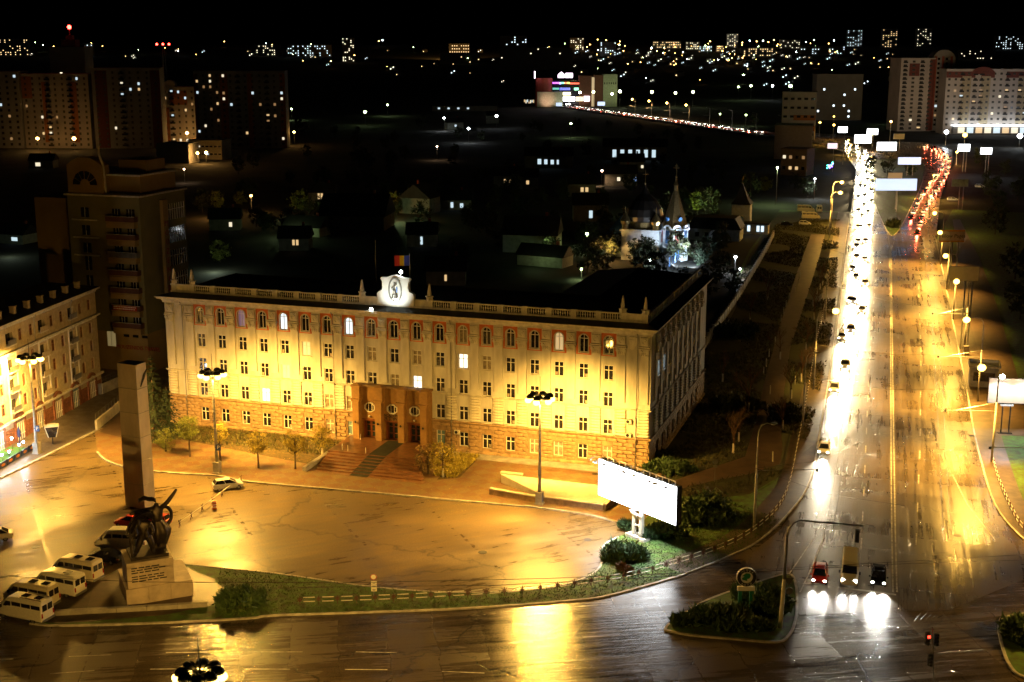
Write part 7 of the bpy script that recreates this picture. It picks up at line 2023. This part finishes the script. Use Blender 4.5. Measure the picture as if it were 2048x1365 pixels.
for k in range(170):
    u = rnd.uniform(380,1450); v = rnd.uniform(255,540)
    if u < 760 and v > 470: continue
    put(rnd.choice((0,0,1,2)), g(u,v)+(-.3,), 'dark tree merging into the unlit valley behind the academy', 'dark trees of the valley', rnd.uniform(.6,1.05))
# hillside towns
def hill(label, u0, u1, vb, vt, lit, seed, floors, cols, mat=None, group=None, cat='apartment block', name='apartment_block', ww=1.9, wh=1.7):
    p = gt((u0+u1)/2, vb)
    return block(label, u0,u1,vb,vt,0,16,floors,cols,mat or M_wallB,None,lit,seed,False,cat,(),name,None,group,p,ww,wh,False)
HB = [(685,709,124,76,.34,1,14,6,'tall lit block alone on the left middle skyline'),(898,939,108,88,.75,3,3,9,'pale floodlit block with full rows of lit windows on the skyline'),(1000,1054,130,72,.10,2,12,10,'tall block with a beacon on the middle skyline'),(1140,1168,104,76,.3,4,8,6,'narrow skyline block with cool windows'),(1200,1232,112,84,.2,5,7,7,'skyline block with few windows right of the narrow one'),(1306,1362,98,82,.75,6,3,16,'long low slab with dense lit rows on the skyline'),(1372,1400,100,84,.5,7,4,8,'short lit slab right of the dense one'),(1398,1424,104,92,.6,8,3,7,'short lit block on the slope below the slabs'),(1433,1448,104,91,.8,9,3,5,'bright small block right of the slope blocks'),(1453,1476,96,68,.4,10,10,5,'slim tower block on the right middle skyline'),(1482,1546,114,96,.5,12,4,14,'long block with orange lights on the right slope'),(1560,1600,98,80,.3,13,5,9,'low wide block on the skyline right of the slim tower'),(1693,1724,94,60,.32,14,10,6,'tall block first of three on the right skyline'),(1763,1794,96,58,.42,15,10,6,'tall block second of three on the right skyline'),(1832,1862,98,57,.36,16,10,6,'tall block third of three on the right skyline'),(1990,2046,100,72,.42,17,7,12,'wide block at the far right of the skyline'),(0,58,112,78,.3,18,8,12,'lit slab at the far left of the skyline'),(508,560,112,90,.36,19,5,12,'slab left of the tall lone block, first of two'),(575,662,114,90,.4,20,5,18,'long slab left of the tall lone block, second of two'),(880,960,128,106,.05,21,4,14,'amber-brown slab below the pale floodlit block'),(1000,1145,140,96,.02,22,10,20,'broad dark slab behind the shopping mall'),(170,186,112,88,.5,23,5,4,'small lit block above the tower blocks'),(1920,1985,120,100,.2,25,4,12,'low block right of the round-topped tower'),(1600,1690,110,92,.2,26,4,16,'long dim slab left of the three tall blocks')]
for (u0,u1,vb,vt,lit,sd,fl,co,lab) in HB:
    hill(lab,u0,u1,vb,vt,lit,sd,fl,co)
p = gt(900,118); light('SPOT', None, (p[0],p[1]-60,p[2]+4), 900000, (1,.5,.12), 3, (rad(95),0,0), 120, 1)
rnd = random.Random(33)
HP = []
for k in range(3):
    t = thing('house', 'small far house with lit windows scattered on the dark hillside', 'house', (0,0,-40), 0, 'far houses with lit windows on the hillside')
    MB().box(-7,0,-2,7,9,7).build('wall', M_wallB, t); MB().xprism([(-7.5,7),(7.5,7),(0,10)],-.5,9.5).build('roof', M_roof, t)
    m_ = MB()
    for j in range(1+(k+1)//2): m_.box(-5+5.2*j,-.1,1.2+3*(j%2),-3.6+5.2*j,-.02,2.7+3*(j%2))
    m_.build('lit_window', em('far_pane_%d' % k, ((1,.62,.26),(1,.9,.66),(.75,.92,1))[k], 6), t, kind='stuff'); HP.append(t)
n_ = 0
for k in range(190):
    u = rnd.uniform(0,2048) if k < 110 else rnd.gauss(1400,190) if k < 200 else rnd.uniform(450,1100)
    v = 100 + abs(rnd.gauss(0,22)) if k % 3 else rnd.uniform(100,175)
    if (u < 580 and v > 118) or (1790 < u and v > 108): continue
    p = gt(u, v)
    if n_ < 3: HP[n_].location = (p[0],p[1],p[2]); 
    else: dup(HP[rnd.randrange(3)], p, 0, scale=rnd.uniform(.45,1.0))
    n_ += 1
LP = []
for nm, mt in (('orange',M_bulbo),('white',M_bulbc),('greenish',M_bulbg)):
    t = thing('street_lamp', 'tiny %s lamp among the far hillside lights' % nm, 'street lamp', (0,0,-40), 0, 'tiny %s lamps on the hillside' % nm)
    MB().tube([(0,0,0),(0,0,10)],.2,4).build('pole', M_metal, t); MB().ball(0,0,10.6,.6,n=6,m=5).build('bulb', mt, t); LP.append([t, 0])
for k in range(150):
    u = rnd.uniform(0,2048) if k < 70 else rnd.gauss(1420,170); v = 92 + abs(rnd.gauss(0,26))
    if (u < 580 and v > 118) or (1790 < u and v > 105): continue
    p = gt(u, v); L_ = LP[rnd.choice((0,0,0,0,1,2))]
    if L_[1] == 0: L_[0].location = p
    else: dup(L_[0], p, 0, scale=rnd.uniform(.6,1.35)*p[1]/2600)
    L_[1] += 1
